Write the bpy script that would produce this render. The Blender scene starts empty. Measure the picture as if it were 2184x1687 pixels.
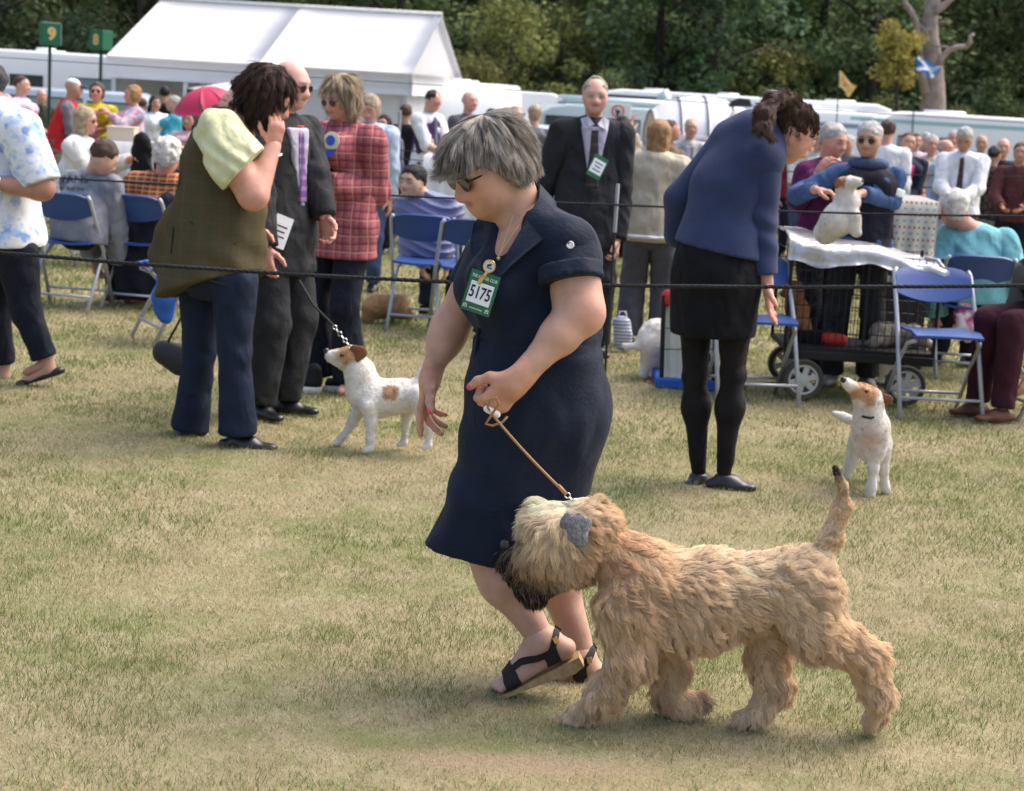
import bpy, math, random
import numpy as np
from mathutils import Vector, Matrix
random.seed(7)
RNG = np.random.default_rng(11)
SC = bpy.context.scene
COL = SC.collection
f32 = np.float32

# ------------------------------------------------------------------ camera, world, sun, exposure
FPX, CW, CH, CAMZ = 3800.0, 2184.0, 1687.0, 1.62          # focal length in photo pixels, photo size, eye height
ROLL = math.atan(0.06)
PITCH = math.atan(653.5 * math.cos(ROLL) / FPX)
_F = np.array([0, math.cos(PITCH), -math.sin(PITCH)])
_R0 = np.array([1.0, 0, 0]); _U0 = np.array([0, math.sin(PITCH), math.cos(PITCH)])
_R = math.cos(ROLL) * _R0 + math.sin(ROLL) * _U0
_U = -math.sin(ROLL) * _R0 + math.cos(ROLL) * _U0
cam_data = bpy.data.cameras.new('camera'); cam = bpy.data.objects.new('camera', cam_data); COL.objects.link(cam)
cam_data.sensor_width = 36.0; cam_data.lens = FPX / CW * 36.0; cam_data.clip_start = 0.1; cam_data.clip_end = 1000
cam.matrix_world = Matrix(((_R[0], _U[0], -_F[0], 0), (_R[1], _U[1], -_F[1], 0), (_R[2], _U[2], -_F[2], CAMZ), (0, 0, 0, 1)))
cam_data.dof.use_dof = True; cam_data.dof.focus_distance = 4.9; cam_data.dof.aperture_fstop = 6.3
SC.camera = cam
SUN_EL, SUN_AZ = math.radians(56), math.radians(62)      # azimuth measured from +Y towards +X
world = bpy.data.worlds.new('World'); SC.world = world; world.use_nodes = True
_nt = world.node_tree; _bg = _nt.nodes['Background']
_sky = _nt.nodes.new('ShaderNodeTexSky'); _sky.sky_type = 'NISHITA'; _sky.sun_disc = False
_sky.sun_elevation = SUN_EL; _sky.sun_rotation = SUN_AZ; _sky.air_density = 1.0; _sky.dust_density = 6.0; _sky.ozone_density = 0.6
_nt.links.new(_sky.outputs[0], _bg.inputs[0]); _bg.inputs[1].default_value = 0.15
sun_d = bpy.data.lights.new('sun', 'SUN'); sun_d.energy = 0.7; sun_d.angle = math.radians(60); sun_d.color = (1.0, 0.99, 0.97)
sun = bpy.data.objects.new('sun', sun_d); COL.objects.link(sun)
_sd = Vector((math.sin(SUN_AZ) * math.cos(SUN_EL), math.cos(SUN_AZ) * math.cos(SUN_EL), math.sin(SUN_EL)))
sun.rotation_euler = _sd.to_track_quat('Z', 'Y').to_euler(); sun.location = (0, 0, 30)
SC.view_settings.view_transform = 'Standard'; SC.view_settings.look = 'None'
SC.view_settings.exposure = 1.24; SC.view_settings.gamma = 1.0; SC.view_settings.use_curve_mapping = False
SC.render.engine = 'CYCLES'
SC.cycles.max_bounces = 6; SC.cycles.diffuse_bounces = 3; SC.cycles.transparent_max_bounces = 6
SC.cycles.use_denoising = True

# ------------------------------------------------------------------ photo pixel <-> place helpers
def terrain(x, y):
    d = max(0.0, y - 10.0)
    return -0.013 * max(0.0, y - 24.0) - 0.021 * d * d / (d + 4.0) - 0.0012 * max(0.0, x) * d * 0.35
def P(px, py, y):
    """the point on the vertical plane at distance y that the photo shows at (px, py)"""
    d = _F * FPX + _R * (px - CW / 2) + _U * (CH / 2 - py)
    t = y / d[1]
    return np.array([d[0] * t, y, CAMZ + d[2] * t])
def G(px, py):
    """the point of the ground that the photo shows at (px, py)"""
    lo, hi = 2.0, 120.0
    for _ in range(40):
        m = (lo + hi) / 2; q = P(px, py, m)
        if q[2] > terrain(q[0], q[1]): lo = m
        else: hi = m
    return P(px, py, lo)
def MPP(y): return y / (FPX * math.cos(PITCH)) * 1.0        # metres per photo pixel at distance y (approx.)
def proj(p):
    v = np.asarray(p, float) - np.array([0, 0, CAMZ]); z = v @ _F
    return CW / 2 + FPX * (v @ _R) / z, CH / 2 - FPX * (v @ _U) / z
def unit(v):
    v = np.asarray(v, float); return v / max(1e-9, np.linalg.norm(v))
def A(*v): return np.array(v, float)

# ------------------------------------------------------------------ implicit shapes -> smooth closed meshes
class Field:
    """union of soft capsules and ellipsoids, meshed by surface nets"""
    def __init__(s): s.pr = []; s.disp = None; s.clips = []
    def cone(s, a, b, ra, rb=None, k=0.02, flat=None, op=1):
        s.pr.append(('c', np.asarray(a, float), np.asarray(b, float), float(ra), float(ra if rb is None else rb), k, flat, op)); return s
    def chain(s, pts, rad, k=0.02, flat=None, op=1):
        for i in range(len(pts) - 1): s.cone(pts[i], pts[i + 1], rad[i], rad[i + 1], k, flat, op)
        return s
    def ell(s, c, r, k=0.02, axes=None, op=1):
        r = np.asarray(r if np.ndim(r) else (r, r, r), float)
        s.pr.append(('e', np.asarray(c, float), r, np.eye(3) if axes is None else np.asarray(axes, float), 0, k, None, op)); return s
    def clip(s, p, n, k=0.004):
        """keep the side the normal points away from"""
        s.clips.append((np.asarray(p, float), unit(n), k)); return s
    def _box(s, q, pad):
        if q[0] == 'c':
            m = max(q[3], q[4]) + pad
            if q[6] is not None: m *= max(1.0, 1.0 / q[6][1]) if q[6][1] < 1 else 1.0
            return np.minimum(q[1], q[2]) - m, np.maximum(q[1], q[2]) + m
        m = np.abs(q[3].T) @ q[2] + pad
        return q[1] - m, q[1] + m
    def _dist(s, q, X, Y, Z):
        if q[0] == 'c':
            a, b, ra, rb, k, flat = q[1:7]
            px, py, pz = X - a[0], Y - a[1], Z - a[2]
            ba = b - a; sc = 1.0
            if flat is not None:
                ax, r = flat; ax = unit(ax)
                m = px * f32(ax[0]) + py * f32(ax[1]) + pz * f32(ax[2]); g = f32(1.0 / r - 1.0)
                px = px + m * (g * f32(ax[0])); py = py + m * (g * f32(ax[1])); pz = pz + m * (g * f32(ax[2]))
                ba = ba + ax * (ba @ ax) * (1.0 / r - 1.0); sc = min(1.0, r)
            L = max(1e-9, ba @ ba)
            t = np.clip((px * f32(ba[0]) + py * f32(ba[1]) + pz * f32(ba[2])) * f32(1 / L), 0, 1)
            dx, dy, dz = px - t * f32(ba[0]), py - t * f32(ba[1]), pz - t * f32(ba[2])
            return (np.sqrt(dx * dx + dy * dy + dz * dz) - (f32(ra) + f32(rb - ra) * t)) * f32(sc)
        c, r, ax = q[1], q[2], q[3]
        px, py, pz = X - c[0], Y - c[1], Z - c[2]
        s2 = 0; s4 = 0
        for i in range(3):
            m = (px * f32(ax[i][0]) + py * f32(ax[i][1]) + pz * f32(ax[i][2]))
            s2 = s2 + (m / f32(r[i])) ** 2; s4 = s4 + (m / f32(r[i] ** 2)) ** 2
        k0 = np.sqrt(s2); k1 = np.sqrt(s4) + f32(1e-6)
        return k0 * (k0 - 1) / k1
    def eval_at(s, pts):
        X, Y, Z = (np.asarray(pts, f32)[:, i] for i in range(3))
        D = np.full(len(X), 9.0, f32)
        for q in s.pr: D = s._mix(D, s._dist(q, X, Y, Z), q)
        return D
    @staticmethod
    def _mix(D, d, q):
        k = f32(max(q[5], 1e-5))
        if q[7] > 0:
            h = np.maximum(k - np.abs(D - d), 0); return np.minimum(D, d) - h * h / (4 * k)
        h = np.maximum(k - np.abs(D + d), 0); return np.maximum(D, -d) + h * h / (4 * k)
    def build(s, h):
        lo = np.full(3, 1e9); hi = -lo
        for q in s.pr:
            if q[7] > 0:
                a, b = s._box(q, 3 * h); lo = np.minimum(lo, a); hi = np.maximum(hi, b)
        n = np.ceil((hi - lo) / h).astype(int) + 1
        ax = [(lo[i] + h * np.arange(n[i])).astype(f32) for i in range(3)]
        D = np.full(n, 0.5, f32)
        for q in s.pr:
            a, b = s._box(q, q[5] + 3 * h)
            i0 = np.clip(np.floor((a - lo) / h).astype(int), 0, n - 1); i1 = np.clip(np.ceil((b - lo) / h).astype(int) + 1, 1, n)
            if np.any(i1 <= i0): continue
            sl = tuple(slice(i0[i], i1[i]) for i in range(3))
            d = s._dist(q, ax[0][sl[0]][:, None, None], ax[1][sl[1]][None, :, None], ax[2][sl[2]][None, None, :])
            D[sl] = s._mix(D[sl], d, q)
        if s.disp is not None or s.clips:
            w = np.nonzero(np.abs(D) < max(8 * h, 0.03)) if not s.clips else np.nonzero(D < 8 * h)
            pts = np.stack([ax[i][w[i]] for i in range(3)], 1)
            v = D[w]
            if s.disp is not None: v = v + s.disp(pts).astype(f32)
            for (p, nn, k) in s.clips:
                d = ((pts - p.astype(f32)) @ nn.astype(f32)); hh = np.maximum(k - np.abs(v - d), 0); v = np.maximum(v, d) + hh * hh / (4 * k)
            D[w] = v
        return nets(D, lo, h)

def nets(D, lo, h):
    S = D < 0
    nx, ny, nz = D.shape
    c = np.zeros((nx - 1, ny - 1, nz - 1), np.int8)
    for i in (0, 1):
        for j in (0, 1):
            for k in (0, 1): c += S[i:nx - 1 + i, j:ny - 1 + j, k:nz - 1 + k]
    idx = np.nonzero((c > 0) & (c < 8))
    N = len(idx[0])
    if N == 0: return np.zeros((0, 3)), np.zeros((0, 4), int)
    I = np.stack(idx, 1)
    cor = np.array([[i, j, k] for i in (0, 1) for j in (0, 1) for k in (0, 1)])
    val = np.stack([D[I[:, 0] + o[0], I[:, 1] + o[1], I[:, 2] + o[2]] for o in cor], 1)
    pos = np.zeros((N, 3)); cnt = np.zeros(N)
    for a in range(8):
        for b in range(a + 1, 8):
            if np.abs(cor[a] - cor[b]).sum() != 1: continue
            va, vb = val[:, a], val[:, b]; m = (va < 0) != (vb < 0)
            t = np.where(m, va / np.where(m, va - vb, 1), 0)
            pos += np.where(m[:, None], cor[a] + (cor[b] - cor[a]) * t[:, None], 0); cnt += m
    V = lo + h * (I + pos / cnt[:, None])
    ind = np.full(c.shape, -1, np.int32); ind[idx] = np.arange(N)
    Q = []
    for a in range(3):
        sa = [slice(None)] * 3; sb = [slice(None)] * 3; sa[a] = slice(0, -1); sb[a] = slice(1, None)
        A_, B_ = S[tuple(sa)], S[tuple(sb)]
        e = np.nonzero(A_ != B_); e = np.stack(e, 1)
        u, v = (a + 1) % 3, (a + 2) % 3
        ok = (e[:, u] > 0) & (e[:, v] > 0) & (e[:, u] < D.shape[u] - 1) & (e[:, v] < D.shape[v] - 1)
        e = e[ok]
        ins = S[e[:, 0], e[:, 1], e[:, 2]]
        q = []
        for du, dv in ((-1, -1), (0, -1), (0, 0), (-1, 0)):
            w = e.copy(); w[:, u] += du; w[:, v] += dv; q.append(ind[w[:, 0], w[:, 1], w[:, 2]])
        q = np.stack(q, 1); q[~ins] = q[~ins][:, ::-1]
        Q.append(q)
    return V, np.concatenate(Q)

def join(*vq):
    V, Q, o = [], [], 0
    for v, q in vq:
        V.append(v); Q.append(np.asarray(q) + o); o += len(v)
    return np.concatenate(V), np.concatenate(Q)

# ------------------------------------------------------------------ objects
def tag(o, label=None, cat=None, group=None, kind=None):
    if label: o['label'] = label
    if cat: o['category'] = cat
    if group: o['group'] = group
    if kind: o['kind'] = kind
    return o
BASES = {}
def empty(name, loc, label=None, cat=None, group=None, rz=0.0):
    o = bpy.data.objects.new(name, None); COL.objects.link(o); o.location = tuple(float(v) for v in loc); o.rotation_euler = (0, 0, rz)
    o.empty_display_size = 0.1
    tag(o, label, cat, group); BASES[o.name] = np.array(loc, float)
    return o
def base_of(o):
    b = np.zeros(3)
    while o is not None:
        b = b + np.array(o.location); o = o.parent
    return b
def mesh_data(name, V, Q, mat=None, cols=None, smooth=True):
    me = bpy.data.meshes.new(name)
    V = np.asarray(V, f32); Q = np.asarray(Q, np.int32)
    k = Q.shape[1]
    me.vertices.add(len(V)); me.vertices.foreach_set('co', V.ravel())
    me.loops.add(Q.size); me.loops.foreach_set('vertex_index', Q.ravel())
    me.polygons.add(len(Q)); me.polygons.foreach_set('loop_start', np.arange(0, Q.size, k, dtype=np.int32))
    me.polygons.foreach_set('use_smooth', np.full(len(Q), smooth))
    if cols is not None:
        a = me.color_attributes.new('col', 'FLOAT_COLOR', 'POINT')
        c = np.ones((len(V), 4), f32); c[:, :3] = cols; a.data.foreach_set('color', c.ravel())
    me.update(calc_edges=True); me.validate()
    if mat: me.materials.append(mat)
    return me
def obj(name, V, Q, mat, parent=None, cols=None, smooth=True, origin=None):
    """one mesh object; V in world space, moved to its parent's (or its own) origin"""
    b = base_of(parent) if parent is not None else (np.zeros(3) if origin is None else np.asarray(origin, float))
    me = mesh_data(name, np.asarray(V) - b, Q, mat, cols, smooth)
    o = bpy.data.objects.new(name, me); COL.objects.link(o)
    if parent is not None: o.parent = parent
    else: o.location = tuple(b)
    return o
def fobj(name, F, h, mat, parent=None, colf=None, **k):
    V, Q = F.build(h)
    return obj(name, V, Q, mat, parent, None if colf is None else colf(V), **k)
class MB:
    """hard-surface mesh builder: boxes, tubes, sheets, lathes"""
    def __init__(s): s.v = []; s.f = []
    def add(s, vs, fs):
        o = len(s.v); s.v += [tuple(float(c) for c in v) for v in vs]; s.f += [tuple(i + o for i in f) for f in fs]; return s
    def box(s, c, size, axes=None, taper=1.0, bev=0.0):
        c = np.asarray(c, float); X, Y, Z = (np.eye(3) if axes is None else [unit(a) for a in axes]); hx, hy, hz = [d / 2 for d in size]
        if bev <= 0:
            vs = [c + X * hx * i * (taper if k > 0 else 1) + Y * hy * j * (taper if k > 0 else 1) + Z * hz * k for i in (-1, 1) for j in (-1, 1) for k in (-1, 1)]
            return s.add(vs, [(0, 1, 3, 2), (4, 6, 7, 5), (0, 4, 5, 1), (2, 3, 7, 6), (0, 2, 6, 4), (1, 5, 7, 3)])
        b = min(bev, hx * .9, hy * .9, hz * .9); vs = []; ix = {}
        for i in (-1, 1):
            for j in (-1, 1):
                for k in (-1, 1):
                    for w in range(3):
                        e = [hx - b, hy - b, hz - b]; e[w] += b
                        ix[(i, j, k, w)] = len(vs); vs.append(c + X * e[0] * i + Y * e[1] * j + Z * e[2] * k)
        fs = []
        for w in range(3):
            for sg in (-1, 1):
                q = []
                for (a, d) in ((-1, -1), (1, -1), (1, 1), (-1, 1)):
                    t = [0, 0, 0]; t[w] = sg; t[(w + 1) % 3] = a; t[(w + 2) % 3] = d; q.append(ix[(*t, w)])
                fs.append(tuple(q) if sg > 0 else tuple(q[::-1]))
        for w in range(3):
            u, v = (w + 1) % 3, (w + 2) % 3
            for a in (-1, 1):
                for d in (-1, 1):
                    t0 = [0, 0, 0]; t1 = [0, 0, 0]; t0[u] = t1[u] = a; t0[v] = t1[v] = d; t0[w] = -1; t1[w] = 1
                    q = (ix[(*t0, u)], ix[(*t0, v)], ix[(*t1, v)], ix[(*t1, u)]); fs.append(q if a * d > 0 else q[::-1])
        for i in (-1, 1):
            for j in (-1, 1):
                for k in (-1, 1):
                    q = tuple(ix[(i, j, k, w)] for w in range(3)); fs.append(q if i * j * k > 0 else q[::-1])
        return s.add(vs, fs)
    def tube(s, pts, r, n=8, cap=True, closed=False):
        pts = [np.asarray(p, float) for p in pts]; m = len(pts); rr = [r] * m if np.ndim(r) == 0 else list(r)
        up = None; rings = []
        for i, p in enumerate(pts):
            if closed: t = unit(pts[(i + 1) % m] - pts[i - 1])
            else: t = unit(pts[min(i + 1, m - 1)] - pts[max(i - 1, 0)])
            if up is None: up = unit(np.cross(t, A(0.3, 0.2, 1) if abs(t[2]) < .9 else A(1, 0.1, 0)))
            up = unit(up - t * (up @ t)); bn = np.cross(t, up)
            rings.append([p + rr[i] * (math.cos(2 * math.pi * k / n) * up + math.sin(2 * math.pi * k / n) * bn) for k in range(n)])
        vs = [v for ring in rings for v in ring]; fs = []
        for i in range(m if closed else m - 1):
            j = (i + 1) % m
            for k in range(n): fs.append((i * n + k, i * n + (k + 1) % n, j * n + (k + 1) % n, j * n + k))
        if cap and not closed: fs += [tuple(range(n))[::-1], tuple((m - 1) * n + k for k in range(n))]
        return s.add(vs, fs)
    def lathe(s, c, prof, n=16, axis=(0, 0, 1)):
        """prof = [(radius, height)...] about an axis through c"""
        ax = unit(axis); u = unit(np.cross(ax, A(1, .1, 0) if abs(ax[0]) < .9 else A(0, 1, .1))); w = np.cross(ax, u); c = np.asarray(c, float)
        vs = [c + ax * z + r * (math.cos(2 * math.pi * k / n) * u + math.sin(2 * math.pi * k / n) * w) for r, z in prof for k in range(n)]
        fs = [(i * n + k, i * n + (k + 1) % n, (i + 1) * n + (k + 1) % n, (i + 1) * n + k) for i in range(len(prof) - 1) for k in range(n)]
        fs += [tuple(range(n))[::-1], tuple((len(prof) - 1) * n + k for k in range(n))]
        return s.add(vs, fs)
    def sheet(s, grid, th=0.0):
        """grid[i][j] of points -> sheet, given thickness along its normal"""
        g = np.asarray(grid, float); m, n = g.shape[:2]
        fs = [(i * n + j, (i + 1) * n + j, (i + 1) * n + j + 1, i * n + j + 1) for i in range(m - 1) for j in range(n - 1)]
        v = g.reshape(-1, 3)
        if th <= 0: return s.add(v, fs)
        du = np.gradient(g, axis=0); dv = np.gradient(g, axis=1); nn = np.cross(du, dv); nn /= np.maximum(np.linalg.norm(nn, axis=2, keepdims=True), 1e-9)
        v2 = (g - nn * th).reshape(-1, 3); o = m * n
        rim = [i * n for i in range(m)] + [(m - 1) * n + j for j in range(1, n)] + [i * n + n - 1 for i in range(m - 2, -1, -1)] + [j for j in range(n - 2, 0, -1)]
        fs += [tuple(i + o for i in f[::-1]) for f in fs] + [(rim[i], rim[i] + o, rim[(i + 1) % len(rim)] + o, rim[(i + 1) % len(rim)])[::-1] for i in range(len(rim))]
        return s.add(np.concatenate([v, v2]), fs)
    def extrude(s, poly, c, ux, uy, th):
        """polygon (in the ux, uy plane at c) thickened by th along ux x uy"""
        c = np.asarray(c, float); ux = np.asarray(ux, float); uy = np.asarray(uy, float); nn = unit(np.cross(ux, uy)) * th; n = len(poly)
        vs = [c + ux * a + uy * b for a, b in poly]; vs = [v + nn / 2 for v in vs] + [v - nn / 2 for v in vs]
        fs = [tuple(range(n)), tuple(range(2 * n - 1, n - 1, -1))] + [(i, n + i, n + (i + 1) % n, (i + 1) % n) for i in range(n)]
        return s.add(vs, fs)
    def data(s, name, mat, b=(0, 0, 0), smooth=False):
        me = bpy.data.meshes.new(name); b = np.asarray(b, float)
        me.from_pydata([tuple(np.asarray(v) - b) for v in s.v], [], s.f); me.update()
        if smooth: me.polygons.foreach_set('use_smooth', [True] * len(me.polygons)); 
        if smooth == 'auto': me.set_sharp_from_angle(angle=math.radians(40))
        if mat: me.materials.append(mat)
        return me
    def build(s, name, mat, parent=None, smooth=False, origin=None):
        b = base_of(parent) if parent is not None else (np.zeros(3) if origin is None else np.asarray(origin, float))
        o = bpy.data.objects.new(name, s.data(name, mat, b, smooth)); COL.objects.link(o)
        if parent is not None: o.parent = parent
        else: o.location = tuple(b)
        return o
    def local(s, name, mat, parent, smooth=False):
        """vertices already in the parent's own frame"""
        o = bpy.data.objects.new(name, s.data(name, mat, (0, 0, 0), smooth)); COL.objects.link(o); o.parent = parent; return o
def copy_tree(o, parent=None):
    c = o.copy(); COL.objects.link(c); c.parent = parent
    for ch in [k for k in bpy.data.objects if k.parent == o]: copy_tree(ch, c)
    return c

# ------------------------------------------------------------------ materials
_M = {}
def mat(name, color=(.5, .5, .5), rough=.7, bump=None, var=None, attr=False, spec=.3, metal=0.0, sss=0.0, trans=0.0, sheen=0.0, fn=None, coat=0.0, fold=None):
    """bump=(scale, strength[, stretch xyz]); var=(scale, amount) lightness mottling; attr: colour from the 'col' attribute; fn(nt, bsdf): more nodes"""
    if name in _M: return _M[name]
    m = bpy.data.materials.new(name); m.use_nodes = True; nt = m.node_tree; b = nt.nodes['Principled BSDF']; N = nt.nodes.new; L = nt.links.new
    b.inputs['Base Color'].default_value = (*color, 1); b.inputs['Roughness'].default_value = rough; b.inputs['Metallic'].default_value = metal
    b.inputs['Specular IOR Level'].default_value = spec
    if sheen: b.inputs['Sheen Weight'].default_value = sheen; b.inputs['Sheen Roughness'].default_value = .5
    if coat: b.inputs['Coat Weight'].default_value = coat
    if sss: b.inputs['Subsurface Weight'].default_value = sss; b.inputs['Subsurface Radius'].default_value = (.012, .005, .003); b.inputs['Subsurface Scale'].default_value = 1.0
    tc = N('ShaderNodeTexCoord'); src = None
    if attr:
        at = N('ShaderNodeAttribute'); at.attribute_name = 'col'; src = at.outputs['Color']
    if var:
        no = N('ShaderNodeTexNoise'); no.inputs['Scale'].default_value = var[0]; no.inputs['Detail'].default_value = 5; L(tc.outputs['Object'], no.inputs['Vector'])
        mr = N('ShaderNodeMapRange'); mr.inputs[1].default_value = .3; mr.inputs[2].default_value = .7; mr.inputs[3].default_value = 1 - var[1]; mr.inputs[4].default_value = 1 + var[1]
        L(no.outputs['Fac'], mr.inputs[0])
        mx = N('ShaderNodeVectorMath'); mx.operation = 'SCALE'
        if src is None:
            rgb = N('ShaderNodeRGB'); rgb.outputs[0].default_value = (*color, 1); src = rgb.outputs[0]
        L(src, mx.inputs[0]); L(mr.outputs[0], mx.inputs['Scale']); src = mx.outputs[0]
    if src is not None: L(src, b.inputs['Base Color'])
    if bump:
        no = N('ShaderNodeTexNoise'); no.inputs['Scale'].default_value = bump[0]; no.inputs['Detail'].default_value = 4
        if len(bump) > 2:
            mp = N('ShaderNodeMapping'); mp.inputs['Scale'].default_value = bump[2]; L(tc.outputs['Object'], mp.inputs[0]); L(mp.outputs[0], no.inputs['Vector'])
        else: L(tc.outputs['Object'], no.inputs['Vector'])
        bp = N('ShaderNodeBump'); bp.inputs['Strength'].default_value = bump[1]; bp.inputs['Distance'].default_value = .01
        L(no.outputs['Fac'], bp.inputs['Height']); L(bp.outputs[0], b.inputs['Normal'])
        if fold:
            n2 = N('ShaderNodeTexNoise'); n2.inputs['Scale'].default_value = fold[0]; n2.inputs['Detail'].default_value = 1.5; n2.inputs['Distortion'].default_value = .5
            m2 = N('ShaderNodeMapping'); m2.inputs['Scale'].default_value = (1.2, 1.2, .8); m2.inputs['Rotation'].default_value = (.35, .5, .2); L(tc.outputs['Object'], m2.inputs[0]); L(m2.outputs[0], n2.inputs['Vector'])
            b2 = N('ShaderNodeBump'); b2.inputs['Strength'].default_value = fold[1]; b2.inputs['Distance'].default_value = .05; L(n2.outputs['Fac'], b2.inputs['Height']); L(b2.outputs[0], bp.inputs['Normal'])
    if trans:
        tr = N('ShaderNodeBsdfTranslucent'); ms = N('ShaderNodeMixShader'); ms.inputs[0].default_value = trans
        if src is not None: L(src, tr.inputs[0])
        else: tr.inputs[0].default_value = (*color, 1)
        L(b.outputs[0], ms.inputs[1]); L(tr.outputs[0], ms.inputs[2]); L(ms.outputs[0], nt.nodes['Material Output'].inputs[0])
    if fn: fn(nt, b, tc)
    _M[name] = m
    return m
def plaid(stripes, base, axes=('x', 'z')):
    """woven check: stripes = [(axis, period, width fraction, phase, colour, opacity)]"""
    def fn(nt, b, tc):
        N = nt.nodes.new; L = nt.links.new
        sp = N('ShaderNodeSeparateXYZ'); L(tc.outputs['Object'], sp.inputs[0])
        cur = N('ShaderNodeRGB'); cur.outputs[0].default_value = (*base, 1); cur = cur.outputs[0]
        for (ax, per, wd, ph, colr, op) in stripes:
            o = {'x': 0, 'y': 1, 'z': 2}[ax]
            wv = N('ShaderNodeTexNoise'); wv.inputs['Scale'].default_value = 6; L(tc.outputs['Object'], wv.inputs['Vector'])
            ma = N('ShaderNodeMath'); ma.operation = 'MULTIPLY_ADD'; L(wv.outputs['Fac'], ma.inputs[0]); ma.inputs[1].default_value = per * .35; L(sp.outputs[o], ma.inputs[2])
            m1 = N('ShaderNodeMath'); m1.operation = 'MULTIPLY_ADD'; L(ma.outputs[0], m1.inputs[0]); m1.inputs[1].default_value = 1 / per; m1.inputs[2].default_value = ph + 50
            m2 = N('ShaderNodeMath'); m2.operation = 'FRACT'; L(m1.outputs[0], m2.inputs[0])
            m3 = N('ShaderNodeMath'); m3.operation = 'LESS_THAN'; L(m2.outputs[0], m3.inputs[0]); m3.inputs[1].default_value = wd
            m4 = N('ShaderNodeMath'); m4.operation = 'MULTIPLY'; L(m3.outputs[0], m4.inputs[0]); m4.inputs[1].default_value = op
            mx = N('ShaderNodeMix'); mx.data_type = 'RGBA'; L(m4.outputs[0], mx.inputs['Factor']); L(cur, mx.inputs['A']); mx.inputs['B'].default_value = (*colr, 1)
            cur = mx.outputs['Result']
        L(cur, b.inputs['Base Color'])
    return fn
def blotch(cols, scale, lo=.45, hi=.6):
    """printed blotches of the given colours over the base colour"""
    def fn(nt, b, tc):
        N = nt.nodes.new; L = nt.links.new
        cur = N('ShaderNodeRGB'); cur.outputs[0].default_value = b.inputs['Base Color'].default_value; cur = cur.outputs[0]
        for i, cc in enumerate(cols):
            mp = N('ShaderNodeMapping'); mp.inputs['Location'].default_value = (i * 3.7, i * 1.9, i * 5.1); L(tc.outputs['Object'], mp.inputs[0])
            no = N('ShaderNodeTexNoise'); no.inputs['Scale'].default_value = scale * (1 + .3 * i); no.inputs['Detail'].default_value = 3; L(mp.outputs[0], no.inputs['Vector'])
            mr = N('ShaderNodeMapRange'); mr.inputs[1].default_value = lo; mr.inputs[2].default_value = hi; L(no.outputs['Fac'], mr.inputs[0])
            mx = N('ShaderNodeMix'); mx.data_type = 'RGBA'; L(mr.outputs[0], mx.inputs['Factor']); L(cur, mx.inputs['A']); mx.inputs['B'].default_value = (*cc, 1); cur = mx.outputs['Result']
        L(cur, b.inputs['Base Color'])
    return fn
def wavy(P_, f, ph=0.0):
    """cheap smooth noise in [-1, 1] for numpy points"""
    x, y, z = P_[:, 0] * f, P_[:, 1] * f, P_[:, 2] * f
    return (np.sin(x * 1.7 + 1.3 * np.sin(y * 1.1 + ph) + ph) + np.sin(y * 1.9 + 1.2 * np.sin(z * 1.3 + ph * 2)) + np.sin(z * 1.5 + 1.4 * np.sin(x * 1.2 - ph))) / 3

# ------------------------------------------------------------------ strands (fur, hair)
def sample_surface(V, Q, n, rng, weight=None):
    T = np.concatenate([Q[:, [0, 1, 2]], Q[:, [0, 2, 3]]])
    a, b, c = V[T[:, 0]], V[T[:, 1]], V[T[:, 2]]
    nn = np.cross(b - a, c - a); ar = np.linalg.norm(nn, axis=1); 
    w = ar if weight is None else ar * weight((a + b + c) / 3)
    i = rng.choice(len(T), n, p=w / w.sum())
    u, v = rng.random(n), rng.random(n); m = u + v > 1; u[m], v[m] = 1 - u[m], 1 - v[m]
    p = a[i] + (b - a)[i] * u[:, None] + (c - a)[i] * v[:, None]
    return p, nn[i] / np.maximum(ar[i, None], 1e-12)
def strands(name, paths, radius, cols, m, parent):
    N, K = paths.shape[:2]
    d = bpy.data.hair_curves.new(name); d.add_curves([K] * N)
    b = base_of(parent)
    d.position_data.foreach_set('vector', (paths - b).astype(f32).ravel())
    r = d.attributes.get('radius') or d.attributes.new('radius', 'FLOAT', 'POINT')
    r.data.foreach_set('value', np.broadcast_to(radius, (N, K)).astype(f32).ravel())
    a = d.attributes.new('col', 'FLOAT_COLOR', 'CURVE'); c = np.ones((N, 4), f32); c[:, :3] = cols; a.data.foreach_set('color', c.ravel())
    d.materials.append(m)
    o = bpy.data.objects.new(name, d); COL.objects.link(o); o.parent = parent
    return o
def unitv(a): return a / np.maximum(np.linalg.norm(a, axis=-1, keepdims=True), 1e-9)
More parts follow.
